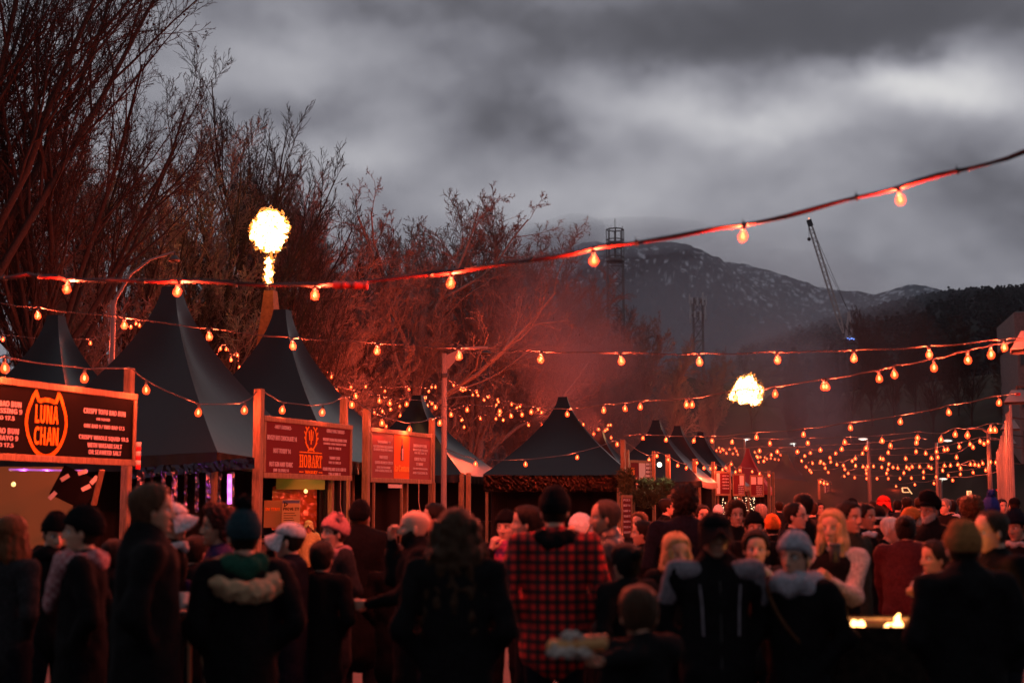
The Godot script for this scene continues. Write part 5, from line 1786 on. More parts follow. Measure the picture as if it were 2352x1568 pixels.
	for q in [[1345, 1000, 1270, 660, 62.0, 50, 170, 0.026, 22], [1890, 1070, 1800, 790, 112.0, 45, 150, 0.036, 20], [1945, 1050, 1905, 880, 108.0, 30, 70, 0.05, 10]]:
		for k in int(q[8]):
			var t: float = (k + sr.randf()) / q[8]
			var dd: float = q[4] + sr.randf_range(-4, 4)
			var w := lerpf(q[5], q[6], t)
			var f := dd / LENS
			var r := w * sr.randf_range(0.45, 1.0)
			mist("smoke", spot(lerpf(q[0], q[2], t + 0.12 * sin(t * 9.0)) + sr.randf_range(-0.6, 0.6) * w, lerpf(q[1], q[3], t) + sr.randf_range(-0.3, 0.3) * w, dd), Vector3(r * 2.0 * f, r * sr.randf_range(1.5, 2.6) * f, r * 2.0 * f), Color(0.76, 0.72, 0.76), (q[7] as float) * sr.randf_range(0.4, 1.1) * lerpf(1.2, 0.5, t), sr.randf_range(-0.6, 0.6))
	for q in [[1220, 930, 78, 330, 250, 16, Color(0.75, 0.70, 0.72), 0.017, 0.0], [860, 900, 74, 620, 330, 16, Color(0.75, 0.70, 0.72), 0.015, 0.0], [1500, 900, 88, 700, 420, 24, Color(0.75, 0.72, 0.74), 0.006, 0.0], [1900, 1040, 108, 330, 140, 14, Color(0.75, 0.70, 0.74), 0.008, 0.0]]:
		var f := (q[2] as float) / LENS
		mist("smoke", spot(q[0], q[1], q[2]), Vector3(q[3] * 2.0 * f, q[4] * 2.0 * f, q[5]), q[6], q[7], q[8])
	for q in [[1290, 575, 3600, 110, 26, 900, 0.0016, 0.15], [1190, 600, 3500, 150, 40, 900, 0.0013, 0.1], [1330, 560, 4400, 90, 14, 700, 0.0009, 0.1], [1400, 552, 4600, 260, 24, 700, 0.0013, 0.05], [1600, 580, 4900, 130, 16, 600, 0.0007, -0.4], [1740, 745, 1500, 360, 110, 700, 0.0006, -0.1], [1760, 600, 5200, 160, 14, 600, 0.0006, -0.3], [1560, 780, 900, 420, 150, 400, 0.0006, 0.0], [2000, 740, 1700, 300, 60, 500, 0.0004, 0.0]]:
		var f := (q[2] as float) / LENS
		mist("cloud_bank", spot(q[0], q[1], q[2]), Vector3(q[3] * 2.0 * f, q[4] * 2.0 * f, q[5]), Color(0.86, 0.88, 0.93), q[6], q[7])


# ---------------------------------------------------------------- people
const HEAD_H := 0.238
const HV := [0.0, 0.05, 0.12, 0.20, 0.30, 0.40, 0.50, 0.60, 0.70, 0.80, 0.88, 0.94, 0.98, 1.0]
const HW := [0.018, 0.034, 0.046, 0.055, 0.063, 0.068, 0.0715, 0.075, 0.076, 0.071, 0.060, 0.044, 0.026, 0.0]
const HF := [0.062, 0.079, 0.083, 0.085, 0.086, 0.087, 0.087, 0.091, 0.090, 0.082, 0.067, 0.047, 0.027, 0.0]
const HB := [-0.01, 0.012, 0.034, 0.052, 0.071, 0.087, 0.098, 0.105, 0.107, 0.100, 0.083, 0.060, 0.034, 0.0]


func tab(a: Array, v: float) -> float:
	for k in range(1, HV.size()):
		if v <= HV[k]:
			return lerpf(a[k - 1], a[k], (v - HV[k - 1]) / (HV[k] - HV[k - 1]))
	return a[-1]


func head_at(phi: float, v: float, w: float, f: float, b: float) -> Vector3:
	var c := cos(phi)
	var s := sin(phi)
	return Vector3(s * w, v * HEAD_H, c * (f if c > 0 else b))


func gauss(x: float, s: float) -> float:
	return exp(-x * x / (s * s))


# The bare head with face and ears. Vertex colours carry brows, lips and stubble.
func head_mesh(cols: int, rows: int, skin: Color, brow: Color, stubble: float, woman: bool) -> MB:
	var m := MB.new()
	var p := PackedVector3Array()
	var tones := PackedColorArray()
	for y in rows:
		var v := float(y) / (rows - 1)
		v = v * v * (3.0 - 2.0 * v) * 0.25 + v * 0.75
		var w := tab(HW, v)
		var f := tab(HF, v)
		var b := tab(HB, v)
		if woman:
			w *= 0.95
			f -= 0.003 * gauss(v - 0.6, 0.08)
		for x in cols:
			var s := 2.0 * x / cols - 1.0
			var phi := PI * signf(s) * (0.38 * absf(s) + 0.62 * s * s)
			phi = -phi
			var q := head_at(phi, v, w, f, b)
			var out := Vector3(sin(phi), 0, cos(phi))
			var tone := skin
			if absf(phi) < 1.5:
				var ax := absf(q.x)
				var nose := 0.027 * gauss(q.x, 0.012) * smoothstep(0.30, 0.345, v) * (1.0 - smoothstep(0.36, 0.60, v)) + 0.008 * gauss(ax - 0.013, 0.007) * gauss(v - 0.345, 0.03)
				nose += 0.007 * gauss(q.x, 0.010) * smoothstep(0.4, 0.45, v) * (1.0 - smoothstep(0.5, 0.66, v))
				var eye := -0.011 * gauss(ax - 0.032, 0.017) * gauss(v - 0.50, 0.055)
				var brow_b := 0.004 * gauss(ax - 0.032, 0.022) * gauss(v - 0.585, 0.035)
				var lip := 0.006 * gauss(q.x, 0.024) * (gauss(v - 0.235, 0.022) + 0.9 * gauss(v - 0.185, 0.022)) - 0.005 * gauss(q.x, 0.024) * gauss(v - 0.211, 0.008)
				var chin := 0.007 * gauss(q.x, 0.02) * gauss(v - 0.07, 0.05) - 0.004 * gauss(q.x, 0.03) * gauss(v - 0.135, 0.025)
				var cheek := 0.004 * gauss(ax - 0.045, 0.02) * gauss(v - 0.40, 0.08)
				q += out * (nose + eye + brow_b + lip + chin + cheek)
				tone = tone.lerp(Color(skin.r * 0.75, skin.g * 0.38, skin.b * 0.38), 0.8 * gauss(q.x, 0.024) * clampf(gauss(v - 0.235, 0.022) + gauss(v - 0.185, 0.022), 0, 1))
				tone = tone.lerp(brow, 0.85 * smoothstep(0.012, 0.018, ax) * (1.0 - smoothstep(0.046, 0.052, ax)) * gauss(v - 0.59 + 0.25 * (ax - 0.03), 0.017))
				tone = tone.lerp(brow * 0.7, 0.7 * gauss(ax - 0.032, 0.015) * gauss(v - 0.515, 0.012))
				if stubble > 0.0:
					tone = tone.lerp(brow, stubble * smoothstep(0.36, 0.22, v) * (1.0 - gauss(q.x, 0.026) * gauss(v - 0.21, 0.035)))
			p.append(q)
			tones.append(tone)
	m.grid(p, cols, rows, true, true)
	m.c = tones
	for s in [-1.0, 1.0]:
		m.col = skin
		m.ball(Vector3(s * 0.074, 0.455 * HEAD_H, -0.008), Vector3(0.009, 0.031, 0.018), 8, 7, Basis(Vector3.UP, s * 0.45) * Basis(Vector3.RIGHT, -0.15))
		m.col = Color(0.45, 0.42, 0.40)
		m.ball(Vector3(s * 0.0315, 0.497 * HEAD_H, 0.0665), Vector3.ONE * 0.0125, 8, 6)
		m.col = Color(0.03, 0.02, 0.015)
		m.ball(Vector3(s * 0.0315, 0.497 * HEAD_H, 0.0745), Vector3.ONE * 0.0056, 6, 5)
	m.col = Color.WHITE
	return m


func hairline(phi: float, kind: String) -> float:
	var a := absf(phi)
	if kind == "beard":
		return 0.0
	var front := 0.84 if kind != "receding" else 0.93
	if a < 0.75:
		return front - 0.05 * a
	if a < 1.25:
		return lerpf(front - 0.04, 0.50, (a - 0.75) / 0.5)
	if a < 1.75:
		return lerpf(0.44, 0.52, clampf((a - 1.3) / 0.2, 0, 1)) if a < 1.5 else lerpf(0.52, 0.24, (a - 1.5) / 0.25)
	return lerpf(0.24, 0.10, (a - 1.75) / 1.4)


# A layer over the head: hair, beard, beanie or cap crown. Where it is absent it sinks below the skin.
func shell(kind: String, thick: float, cols: int, rows: int, seed_at: float) -> MB:
	var p := PackedVector3Array()
	for y in rows:
		var v := float(y) / (rows - 1)
		var w := tab(HW, v)
		var f := tab(HF, v)
		var b := tab(HB, v)
		for x in cols:
			var phi := -TAU * x / cols
			if phi < -PI:
				phi += TAU
			var q := head_at(phi, v, w, f, b)
			var out := (q - Vector3(0, 0.52 * HEAD_H, -0.005)).normalized()
			var t := -0.006
			match kind:
				"short", "receding", "buzz", "curly", "bob":
					var on := smoothstep(-0.012, 0.03, v - hairline(phi, kind))
					var strand := fine.get_noise_3d(phi * 9.0 + seed_at, v * 3.0, 1.0) * 0.35 + fine.get_noise_3d(phi * 3.0, v * 4.0 + seed_at, 5.0) * 0.4
					if kind == "curly":
						strand = 1.1 * fine.get_noise_3d(q.x * 55.0 + seed_at, q.y * 55.0, q.z * 55.0)
					t = lerpf(-0.006, thick * (1.0 + strand) * (0.8 + 0.5 * v), on)
				"beard":
					var on := smoothstep(1.9, 1.5, absf(phi)) * smoothstep(0.40, 0.30, v + 0.10 * gauss(phi, 0.5) - 0.08 * smoothstep(0.7, 1.3, absf(phi)))
					on *= 1.0 - 0.9 * gauss(phi, 0.22) * gauss(v - 0.21, 0.03)
					t = lerpf(-0.006, thick * (1.0 + 0.5 * fine.get_noise_3d(q.x * 90.0, q.y * 60.0 + seed_at, 2.0)), on)
				"beanie":
					var edge := 0.66 - 0.24 * smoothstep(0.7, 2.4, absf(phi))
					var on := smoothstep(-0.01, 0.012, v - edge)
					var cuff := 0.006 * smoothstep(0.26, 0.22, v - edge) * on
					t = lerpf(-0.006, thick + cuff + 0.0016 * sin(phi * 34.0) + 0.005 * fine.get_noise_3d(phi * 1.5, v * 5.0, seed_at), on)
					if v > 0.85:
						t += (v - 0.85) * 0.16
				"cap":
					var edge := 0.70 - 0.12 * smoothstep(0.9, 2.4, absf(phi))
					t = lerpf(-0.006, thick + 0.0012 * cos(phi * 6.0), smoothstep(-0.01, 0.012, v - edge))
			q += out * t
			p.append(q)
	var m := MB.new()
	m.grid(p, cols, rows, true, true)
	return m


func brim(len_at: float, round_all: bool) -> MB:
	var m := MB.new()
	var top := PackedVector3Array()
	var low := PackedVector3Array()
	var n := 25
	for r in 6:
		for k in n:
			var a := (float(k) / (n - 1) - 0.5) * (PI * 0.92 if not round_all else TAU)
			var w := tab(HW, 0.72) + 0.008
			var z := (tab(HF, 0.72) if cos(a) > 0 else tab(HB, 0.72)) + 0.008
			var e := float(r) / 5.0
			var q := Vector3(sin(a) * w, 0.70 * HEAD_H, cos(a) * z)
			if round_all:
				q += Vector3(sin(a), 0.10 * e * e, cos(a)) * len_at * e
			else:
				q += Vector3(sin(a) * 0.02 * e, -0.10 * e * absf(sin(a)) - 0.02 * e, len_at * e * (0.35 + 0.65 * cos(a) * cos(a)))
			top.append(q + Vector3(0, 0.004, 0))
			low.append(q - Vector3(0, 0.001, 0))
	m.grid(top, n, 6, false, false)
	m.grid(low, n, 6, false, true)
	return m


var hands := {}


func hand_mesh(grip: bool, side: float) -> MB:                  # wrist at the origin, fingers along -y, palm towards +z, thumb towards -x * side
	var key := "%s%d" % [grip, int(side)]
	if hands.has(key):
		return hands[key]
	var b := []
	b.append([Vector3(0, 0.02, 0), Vector3(0, -0.02, 0), 0.027, 0.026, 0.75])
	for k in 4:
		var x := side * (-0.030 + 0.020 * k)
		b.append([Vector3(x * 0.6, -0.02, 0), Vector3(x, -0.088, 0.0), 0.016, 0.0125, 0.85])
		var lens: Array = [[0.040, 0.024, 0.019], [0.045, 0.028, 0.021], [0.041, 0.026, 0.020], [0.032, 0.020, 0.017]][k]
		var ang := 0.35 if not grip else 1.05
		var turn := 0.30 if not grip else 0.95
		var p := Vector3(x, -0.092, 0.0)
		for j in 3:
			var q := p + Vector3(side * 0.004 * (k - 1.5), -cos(ang), sin(ang)) * (lens[j] as float)
			b.append([p, q, 0.0095 - 0.0011 * j, 0.0086 - 0.0012 * j])
			p = q
			ang += turn
	var t := Vector3(side * -0.022, -0.022, 0.008)
	for j in 3:
		var q: Vector3 = t + [Vector3(side * -0.026, -0.026, 0.016), Vector3(side * -0.010, -0.030, 0.012), Vector3(side * (0.004 if grip else -0.002), -0.024, 0.014)][j]
		b.append([t, q, 0.0145 - 0.0022 * j, 0.0118 - 0.002 * j])
		t = q
	var m := nets(b, 0.0052, 0.006)
	hands[key] = m
	return m


func limb(a: Vector3, c: Vector3, l1: float, l2: float, pole: Vector3) -> Vector3:   # the joint between a and c
	var d := c - a
	var dist := clampf(d.length(), 0.05, l1 + l2 - 0.005)
	var u := d.normalized()
	var x := (l1 * l1 - l2 * l2 + dist * dist) / (2.0 * dist)
	var h := sqrt(maxf(l1 * l1 - x * x, 0.0))
	var side := (pole - u * pole.dot(u)).normalized()
	return a + u * x + side * h


const SKIN := [Color(0.46, 0.23, 0.15), Color(0.40, 0.19, 0.12), Color(0.50, 0.27, 0.185), Color(0.30, 0.14, 0.085)]
var people := 0


func cloth(key: String, c: Color, rough := 0.9, weave := 1.0) -> StandardMaterial3D:
	if mats.has(key):
		return mats[key]
	var m := textured(key, noise_tex("weave_" + key, 0.14 * weave, Vector2(1, 0.6), c * 0.6, c * 1.4, 128, 3), Vector3.ONE * 3.0, rough)
	m.metallic_specular = 0.16 if rough > 0.5 else 0.5       # wool and cotton hardly shine
	return m


func person(x: float, top: float, d: float, yaw: float, label: String, o := {}) -> Node3D:
	var at := spot(x, top, d)
	var hat: String = o.get("hat", "")
	var lift: float = {"": 0.014, "beanie": 0.032, "cap": 0.016, "brimmed": 0.05}[hat] + (0.075 if o.get("pompom", false) else 0.0)
	if o.get("hair", "short") == "bald":
		lift = 0.0
	var bend: float = o.get("bend", 0.0)
	var tall := at.y - lift
	if bend > 0.0:
		tall = (tall - 0.95) / cos(bend) + 0.95
	var s := tall / 1.75
	var hs: float = o.get("head", clampf(0.55 + 0.45 * s, 0.86, 1.04)) / s        # children keep larger heads
	var near := d < 10.2
	var mid := d < 15.5
	var cell := (0.021 if near else (0.027 if mid else 0.038)) / s
	var ry := deg_to_rad(yaw)
	var t := thing("person", label, "person", Vector3(at.x, 0, at.z), ry, "people in the market crowd")
	people += 1
	var sd := people * 37.0
	var tilt := Basis(Vector3.RIGHT, bend)
	var hip := Vector3(0, 0.95, 0)
	# with the hips bent the head goes forward: step the feet back so that the head stays where it was seen
	var shift := Vector3(0, 0, -sin(bend) * 0.75 * s)
	t.position += Basis(Vector3.UP, ry) * shift
	var bx := func(p: Vector3) -> Vector3: return hip + tilt * (p - hip) if p.y > 0.95 else p
	var wide: float = o.get("wide", 1.0)
	var puff: float = o.get("puff", 0.0)
	var hem: float = o.get("hem", 0.74)
	var skin: Color = SKIN[o.get("skin", people % 3)]
	var sh := []
	var el := []
	var wr := []
	for k in 2:
		var side := -1.0 if k == 0 else 1.0
		var a: Vector3 = bx.call(Vector3(side * 0.182 * wide, 1.425, -0.015))
		var w := Vector3(side * 0.125 * wide, 0.95, 0.035) if bend == 0.0 else Vector3(side * 0.2, 0.86, 0.35)
		var want = o.get("hand_l" if k == 1 else "hand_r")       # k = 1 is the person's own left, at +x when facing +z
		if want != null:
			if want is String:
				match want:
					"mouth": w = Vector3(side * 0.05, 1.53, 0.17)
					"chin": w = Vector3(side * 0.06, 1.44, 0.19)
					"chest": w = Vector3(side * 0.03, 1.27, 0.30)
					"front": w = Vector3(side * 0.10, 1.10, 0.34)
					"phone": w = Vector3(side * 0.10, 1.46, 0.26)
			else:
				w = (Basis(Vector3.UP, -ry) * ((want as Vector3) - t.position)) / s
		var pole := Vector3(side * 0.5, -1, -0.6) if want != null else Vector3(side * 1.0, 0, -0.9)
		var e := limb(a, w, 0.30, 0.27, pole)
		var len_now := a.distance_to(w)
		if len_now > 0.565:
			w = a + (w - a) * (0.565 / len_now)
			e = a.lerp(w, 0.52)
		sh.append(a)
		el.append(e)
		wr.append(w)

	# --- body: one continuous figure, head and hands included
	var neck: Vector3 = bx.call(Vector3(0, 1.42, -0.02))
	var nod: float = o.get("nod", 0.0)
	var htop: Vector3 = bx.call(Vector3(0, 1.53, 0.0))
	var inner := [[neck, htop + Vector3(0, 0.02, 0), 0.060, 0.055], [bx.call(Vector3(0, 1.36, -0.01)), bx.call(Vector3(0, 1.10, 0)), 0.12, 0.11, 0.7], [bx.call(Vector3(0, 1.10, 0)), Vector3(0, 0.93, 0), 0.11, 0.12, 0.75]]
	for k in 2:
		var side := -1.0 if k == 0 else 1.0
		inner.append([sh[k], el[k], 0.046, 0.040])
		inner.append([el[k], wr[k], 0.038, 0.029])
		inner.append([Vector3(side * 0.085, 0.90, 0), Vector3(side * 0.10, 0.49, 0.015), 0.075, 0.05])
		inner.append([Vector3(side * 0.10, 0.49, 0.015), Vector3(side * 0.11, 0.07, -0.02), 0.05, 0.035])
		inner.append([Vector3(side * 0.11, 0.04, -0.03), Vector3(side * 0.13, 0.035, 0.11), 0.032, 0.026])
	var body := nets(inner, maxf(cell, 0.026), 0.03)
	body.c.fill(skin)
	var turn := deg_to_rad(o.get("turn", 0.0))
	var hb := tilt * Basis(Vector3.UP, turn) * Basis(Vector3.RIGHT, nod - bend * 0.6) * Basis(Vector3.BACK, o.get("tip", 0.0)) * Basis().scaled(Vector3.ONE * hs)
	var hx := Transform3D(hb, htop + Vector3(0, -0.018, 0.012) + (Vector3(0, 0.238 * (1.0 - hs), 0) if bend == 0.0 else Vector3.ZERO))
	var hc: Color = o.get("hair_c", Color(0.020, 0.012, 0.008))
	body.add(head_mesh(60 if near else (40 if mid else 24), 46 if near else (32 if mid else 20), skin, hc.lerp(Color(0.04, 0.02, 0.015), 0.5), o.get("stubble", 0.0), o.get("woman", false)), hx)
	for k in 2:
		var side := -1.0 if k == 0 else 1.0
		var fd: Vector3 = (wr[k] - el[k]).normalized()
		var want = o.get("hand_l" if k == 1 else "hand_r")
		var face := Vector3(-side, 0, 0.3) if want == null else (Vector3(-side * 0.7, 0.3, -0.7) if want is String else Vector3(0, 1, 0))
		face = (face - fd * face.dot(fd)).normalized()
		var hbasis := Basis(face.cross(fd).normalized() * 1.0, -fd, face)
		if hbasis.determinant() < 0:
			hbasis.x = -hbasis.x
		var hm := hand_mesh(want != null, side)
		if near or want != null:
			hm = hand_mesh(want != null, side)
		var pale := MB.new()
		pale.add(hm, Transform3D(hbasis.scaled(Vector3.ONE * (0.96 if s > 0.85 else 0.85)), wr[k]))
		pale.c.fill(skin)
		body.add(pale)
	var sk := tinted("skin", 0.55)
	sk.subsurf_scatter_enabled = true
	sk.subsurf_scatter_strength = 0.08
	var bo := part("body", body, sk, t)
	t.scale = Vector3.ONE * s

	# --- clothes
	var coat := [
		[bx.call(Vector3(0, 1.33, -0.005)), bx.call(Vector3(0, 1.12, 0)), 0.168 * wide + puff, 0.162 * wide + puff, 0.72],
		[bx.call(Vector3(0, 1.12, 0)), Vector3(0, hem + 0.14, 0), 0.162 * wide + puff, 0.180 * wide + puff, 0.76],
		[bx.call(Vector3(-0.13 * wide, 1.41, -0.02)), bx.call(Vector3(0.13 * wide, 1.41, -0.02)), 0.078 + puff * 0.5, 0.078 + puff * 0.5],
		[bx.call(Vector3(0, 1.43, -0.025)), bx.call(Vector3(0, 1.462, -0.012)), 0.094, 0.078],
	]
	if o.get("collar", false):
		coat.append([bx.call(Vector3(0, 1.46, -0.015)), bx.call(Vector3(0, 1.50, -0.02)), 0.092, 0.088])
	for k in 2:
		var fd: Vector3 = (wr[k] - el[k]).normalized()
		coat.append([sh[k], el[k], 0.070 + puff * 0.7, 0.058 + puff * 0.7])
		coat.append([el[k], wr[k] - fd * 0.01, 0.057 + puff * 0.6, 0.043 + puff * 0.4])
	if o.get("hood", false):
		coat.append([bx.call(Vector3(-0.075, 1.44, -0.10)), bx.call(Vector3(0.075, 1.44, -0.10)), 0.062, 0.062])
		coat.append([bx.call(Vector3(-0.09, 1.46, -0.03)), bx.call(Vector3(0, 1.39, -0.13)), 0.05, 0.06])
		coat.append([bx.call(Vector3(0.09, 1.46, -0.03)), bx.call(Vector3(0, 1.39, -0.13)), 0.05, 0.06])
	var cm: Material = o.get("coat", mats["coat_black"])
	part("jacket", nets(coat, cell, 0.035, 0.024, 5.5, sd), cm, t)
	var legs := [[Vector3(-0.06, 0.92, 0), Vector3(0.06, 0.92, 0), 0.128, 0.128, 0.85]]
	for k in 2:
		var side := -1.0 if k == 0 else 1.0
		legs.append([Vector3(side * 0.088, 0.88, 0), Vector3(side * 0.10, 0.49, 0.015), 0.100, 0.074])
		legs.append([Vector3(side * 0.10, 0.49, 0.015), Vector3(side * 0.11, 0.10, -0.02), 0.072, 0.060])
	part("trousers", nets(legs, maxf(cell, 0.028), 0.03, 0.012, 6.0, sd), o.get("trousers", mats["trouser_dark"]), t)
	for k in 2:
		var side := -1.0 if k == 0 else 1.0
		part("shoe", nets([[Vector3(side * 0.11, 0.055, -0.05), Vector3(side * 0.13, 0.04, 0.14), 0.048, 0.038], [Vector3(side * 0.11, 0.05, -0.04), Vector3(side * 0.11, 0.11, -0.03), 0.045, 0.045]], 0.022, 0.02), mats["shoe_black"], t)

	# --- hair and hats, fixed to the head
	var res := 56 if near else (40 if mid else 24)
	var hr := 30 if near else (24 if mid else 16)
	var style: String = o.get("hair", "short")
	var hair_m := hair_mat(hc)
	if style != "bald":
		var hair := MB.new()
		var base_kind: String = style if style in ["short", "receding", "buzz", "curly"] else "short"
		hair.add(shell(base_kind, {"short": 0.013, "receding": 0.009, "buzz": 0.004, "curly": 0.032}[base_kind] * (0.6 if hat else 1.0), res, hr, sd), hx)
		if style in ["long", "bob", "wavy"]:
			var l: float = {"long": 0.34, "bob": 0.16, "wavy": 0.42}[style]
			var loose := []
			for k in 9:
				var a := lerpf(0.95, TAU - 0.95, k / 8.0)
				var big := 1.35 if style == "wavy" else 1.0
				var r := Vector3(sin(a) * 0.083 * big, 0, cos(a) * 0.095 * (1.15 if style == "wavy" else 1.0))
				var e := Vector3(sin(a) * (0.10 + 0.055 * (1.0 if style == "wavy" else 0.0)), 0, cos(a) * 0.085 - 0.015)
				loose.append([Vector3(0, 0.16 if style == "wavy" else 0.14, 0) + r * 0.82, Vector3(0, 0.02, 0) + r, 0.026 * big, 0.030 * big])
				loose.append([Vector3(0, 0.02, 0) + r, Vector3(0, 0.10 - l + 0.03 * sin(k * 2.2), 0) + e, 0.030 * big, 0.014 if style != "wavy" else 0.036])
			hair.add(nets(loose, 0.012 if near else 0.018, 0.016, 0.022 if style == "wavy" else 0.012, 14.0, sd), hx)
		if style == "bun" or style == "tied":
			hair.add(nets([[Vector3(0, 0.18, -0.115), Vector3(0, 0.185, -0.125), 0.042, 0.036]] if style == "bun" else [[Vector3(0, 0.12, -0.10), Vector3(0, 0.05, -0.125), 0.03, 0.028], [Vector3(0, 0.05, -0.125), Vector3(0, -0.09, -0.11), 0.028, 0.012]], 0.011, 0.01, 0.01, 16.0, sd), hx)
		if mid and hair.v.size() > 0:
			var wr2 := RandomNumberGenerator.new()
			wr2.seed = int(sd)
			var loose_n := {"wavy": 1500, "curly": 900, "long": 700, "bob": 600}.get(style, 350) as int
			var total := hair.v.size()
			for k in loose_n:
				var j := wr2.randi() % total
				var nn := hair.n[j]
				var down := (Vector3.DOWN - nn * nn.dot(Vector3.DOWN)).normalized()
				var dv := (down + nn * wr2.randf_range(0.1, 0.7) + Vector3(wr2.randf_range(-0.5, 0.5), wr2.randf_range(-0.2, 0.5), wr2.randf_range(-0.5, 0.5))).normalized()
				var ww := dv.cross(nn).normalized() * 0.0016
				var q := hair.v[j] - nn * 0.003
				var dl := wr2.randf_range(0.02, 0.05) * (1.4 if style in ["wavy", "long"] else 1.0) * (0.5 if style in ["short", "receding", "buzz"] else 1.0)
				hair.tri(q - ww, q + ww, q + dv * dl)
		part("hair", hair, hair_m, t)
	if o.get("beard", false):
		var br := MB.new()
		br.add(shell("beard", 0.012, res, hr, sd), hx)
		part("beard", br, hair_mat(o.get("beard_c", hc)), t)
	if hat:
		var hm: Material = o.get("hat_m", mats["knit_black"])
		var h := MB.new()
		h.add(shell("beanie" if hat == "beanie" else "cap", 0.015 if hat == "beanie" else 0.012, res, hr, sd), hx)
		if hat == "cap":
			h.add(brim(0.075, false), hx)
		if hat == "brimmed":
			h.add(brim(0.062, true), hx)
			h.add(nets([[Vector3(-0.02, 0.19, -0.03), Vector3(-0.02, 0.255, 0.02), 0.088, 0.07], [Vector3(0.02, 0.19, -0.03), Vector3(0.02, 0.255, 0.02), 0.088, 0.07]], 0.014, 0.02), hx)
		var ho := part("hat", h, hm, t)
		if o.get("pompom", false):
			var pm := MB.new()
			pm.add(nets([[Vector3(0, 0.285, -0.01), Vector3(0, 0.295, -0.01), 0.043, 0.043]], 0.010, 0.01, 0.035, 22.0, sd), hx)
			part("pompom", pm, o.get("pompom_m", hm), ho)
		if o.get("ears", false):
			for k in [-1.0, 1.0]:
				var er := MB.new()
				er.add(nets([[Vector3(k * 0.062, 0.235, -0.01), Vector3(k * 0.075, 0.262, -0.01), 0.034, 0.024]], 0.010, 0.01, 0.02, 20.0, sd), hx)
				part("bobble", er, hm, ho)
		if o.has("band"):
			var bd := MB.new()
			var bp := PackedVector3Array()
			for yy in 3:
				for k in 33:
					var a := -TAU * k / 32.0
					var v := 0.66 - 0.24 * smoothstep(0.7, 2.4, absf(a if a > -PI else a + TAU)) + 0.04 + 0.06 * yy
					var q := head_at(a, v, tab(HW, v) + 0.026, tab(HF, v) + 0.026, tab(HB, v) + 0.026)
					bp.append(hx * q)
			bd.grid(bp, 33, 3, false, true)
			part("band", bd, o.band, ho)
	if o.get("glasses", false):
		var g := MB.new()
		for k in [-1.0, 1.0]:
			var ring := PackedVector3Array()
			var rr := PackedFloat32Array()
			for j in 15:
				var a := TAU * j / 14.0
				ring.append(hx * Vector3(k * 0.033 + cos(a) * 0.024, 0.497 * HEAD_H + sin(a) * 0.018, 0.092 - absf(k * 0.033 + cos(a) * 0.024) * 0.12))
				rr.append(0.0022)
			g.tube(ring, rr, 5)
			g.rod(hx * Vector3(k * 0.056, 0.505 * HEAD_H, 0.085), hx * Vector3(k * 0.077, 0.50 * HEAD_H, -0.005), 0.002, 4)
		g.rod(hx * Vector3(-0.01, 0.51 * HEAD_H, 0.091), hx * Vector3(0.01, 0.51 * HEAD_H, 0.091), 0.002, 4)
		part("glasses", g, mat("spectacle_frame", Color(0.02, 0.02, 0.02), 0.3), t)
	if o.has("scarf"):
		var ring := []
		for k in 11:
			var a := TAU * k / 11.0
			var b := TAU * (k + 1) / 11.0
			var y := 1.455 + 0.018 * sin(k * 2.1)
			ring.append([bx.call(Vector3(sin(a) * 0.098, y, cos(a) * 0.095)), bx.call(Vector3(sin(b) * 0.098, 1.455 + 0.018 * sin((k + 1) * 2.1), cos(b) * 0.095)), 0.052 * o.get("scarf_r", 1.0), 0.052 * o.get("scarf_r", 1.0)])
		if o.get("shawl", false):
			ring.append([bx.call(Vector3(-0.03, 1.43, 0.13)), bx.call(Vector3(0.02, 1.20, 0.19)), 0.085, 0.045, 0.7])
			ring.append([bx.call(Vector3(0.06, 1.42, 0.11)), bx.call(Vector3(-0.02, 1.22, 0.18)), 0.075, 0.05, 0.7])
		part("scarf", nets(ring, cell * 0.75, 0.018, 0.018, 11.0, sd), o.scarf, t)
	if o.get("fur", false):
		var ring := []
		for k in 14:
			var a := lerpf(-2.5, 2.5, k / 13.0) + PI
			var b := lerpf(-2.5, 2.5, (k + 1) / 13.0) + PI
			if k == 13:
				break
			var f0 := Vector3(sin(a) * 0.165, 1.40 + 0.075 * cos(a), cos(a) * 0.15 - 0.02)
			var f1 := Vector3(sin(b) * 0.165, 1.40 + 0.075 * cos(b), cos(b) * 0.15 - 0.02)
			ring.append([f0, f1, 0.055, 0.055])
		var fm := nets(ring, 0.016, 0.02, 0.03, 16.0, sd)
		var fr := RandomNumberGenerator.new()
		fr.seed = 91
		var count := fm.v.size()
		for k in 2600:
			var j := fr.randi() % count
			var q := fm.v[j] + Vector3(fr.randf_range(-1, 1), fr.randf_range(-1, 1), fr.randf_range(-1, 1)) * 0.006
			var dv := (fm.n[j] + Vector3(fr.randf_range(-0.6, 0.6), fr.randf_range(-0.8, 0.3), fr.randf_range(-0.6, 0.6))).normalized()
			var w := dv.cross(Vector3(fr.randf_range(-1, 1), 0.4, fr.randf_range(-1, 1))).normalized() * 0.0022
			fm.tri(q - w, q + w, q + dv * fr.randf_range(0.02, 0.045))
		part("fur_trim", fm, mat("fur_tan", Color(0.36, 0.23, 0.13), 0.95), t)
	if o.get("vest", false):
		var vb := [[Vector3(0, 1.33, -0.005), Vector3(0, 1.12, 0), 0.182, 0.176, 0.72], [Vector3(0, 1.12, 0), Vector3(0, 0.86, 0), 0.176, 0.186, 0.76], [Vector3(-0.10, 1.405, -0.03), Vector3(0.10, 1.405, -0.03), 0.074, 0.074]]
		part("vest", nets(vb, cell, 0.03, 0.012, 6.0, sd), mats["coat_black"], t)
		part("front_panel", nets([[Vector3(0, 1.44, 0.055), Vector3(0, 1.24, 0.115), 0.058, 0.03, 0.5]], 0.014, 0.02), cm, t)
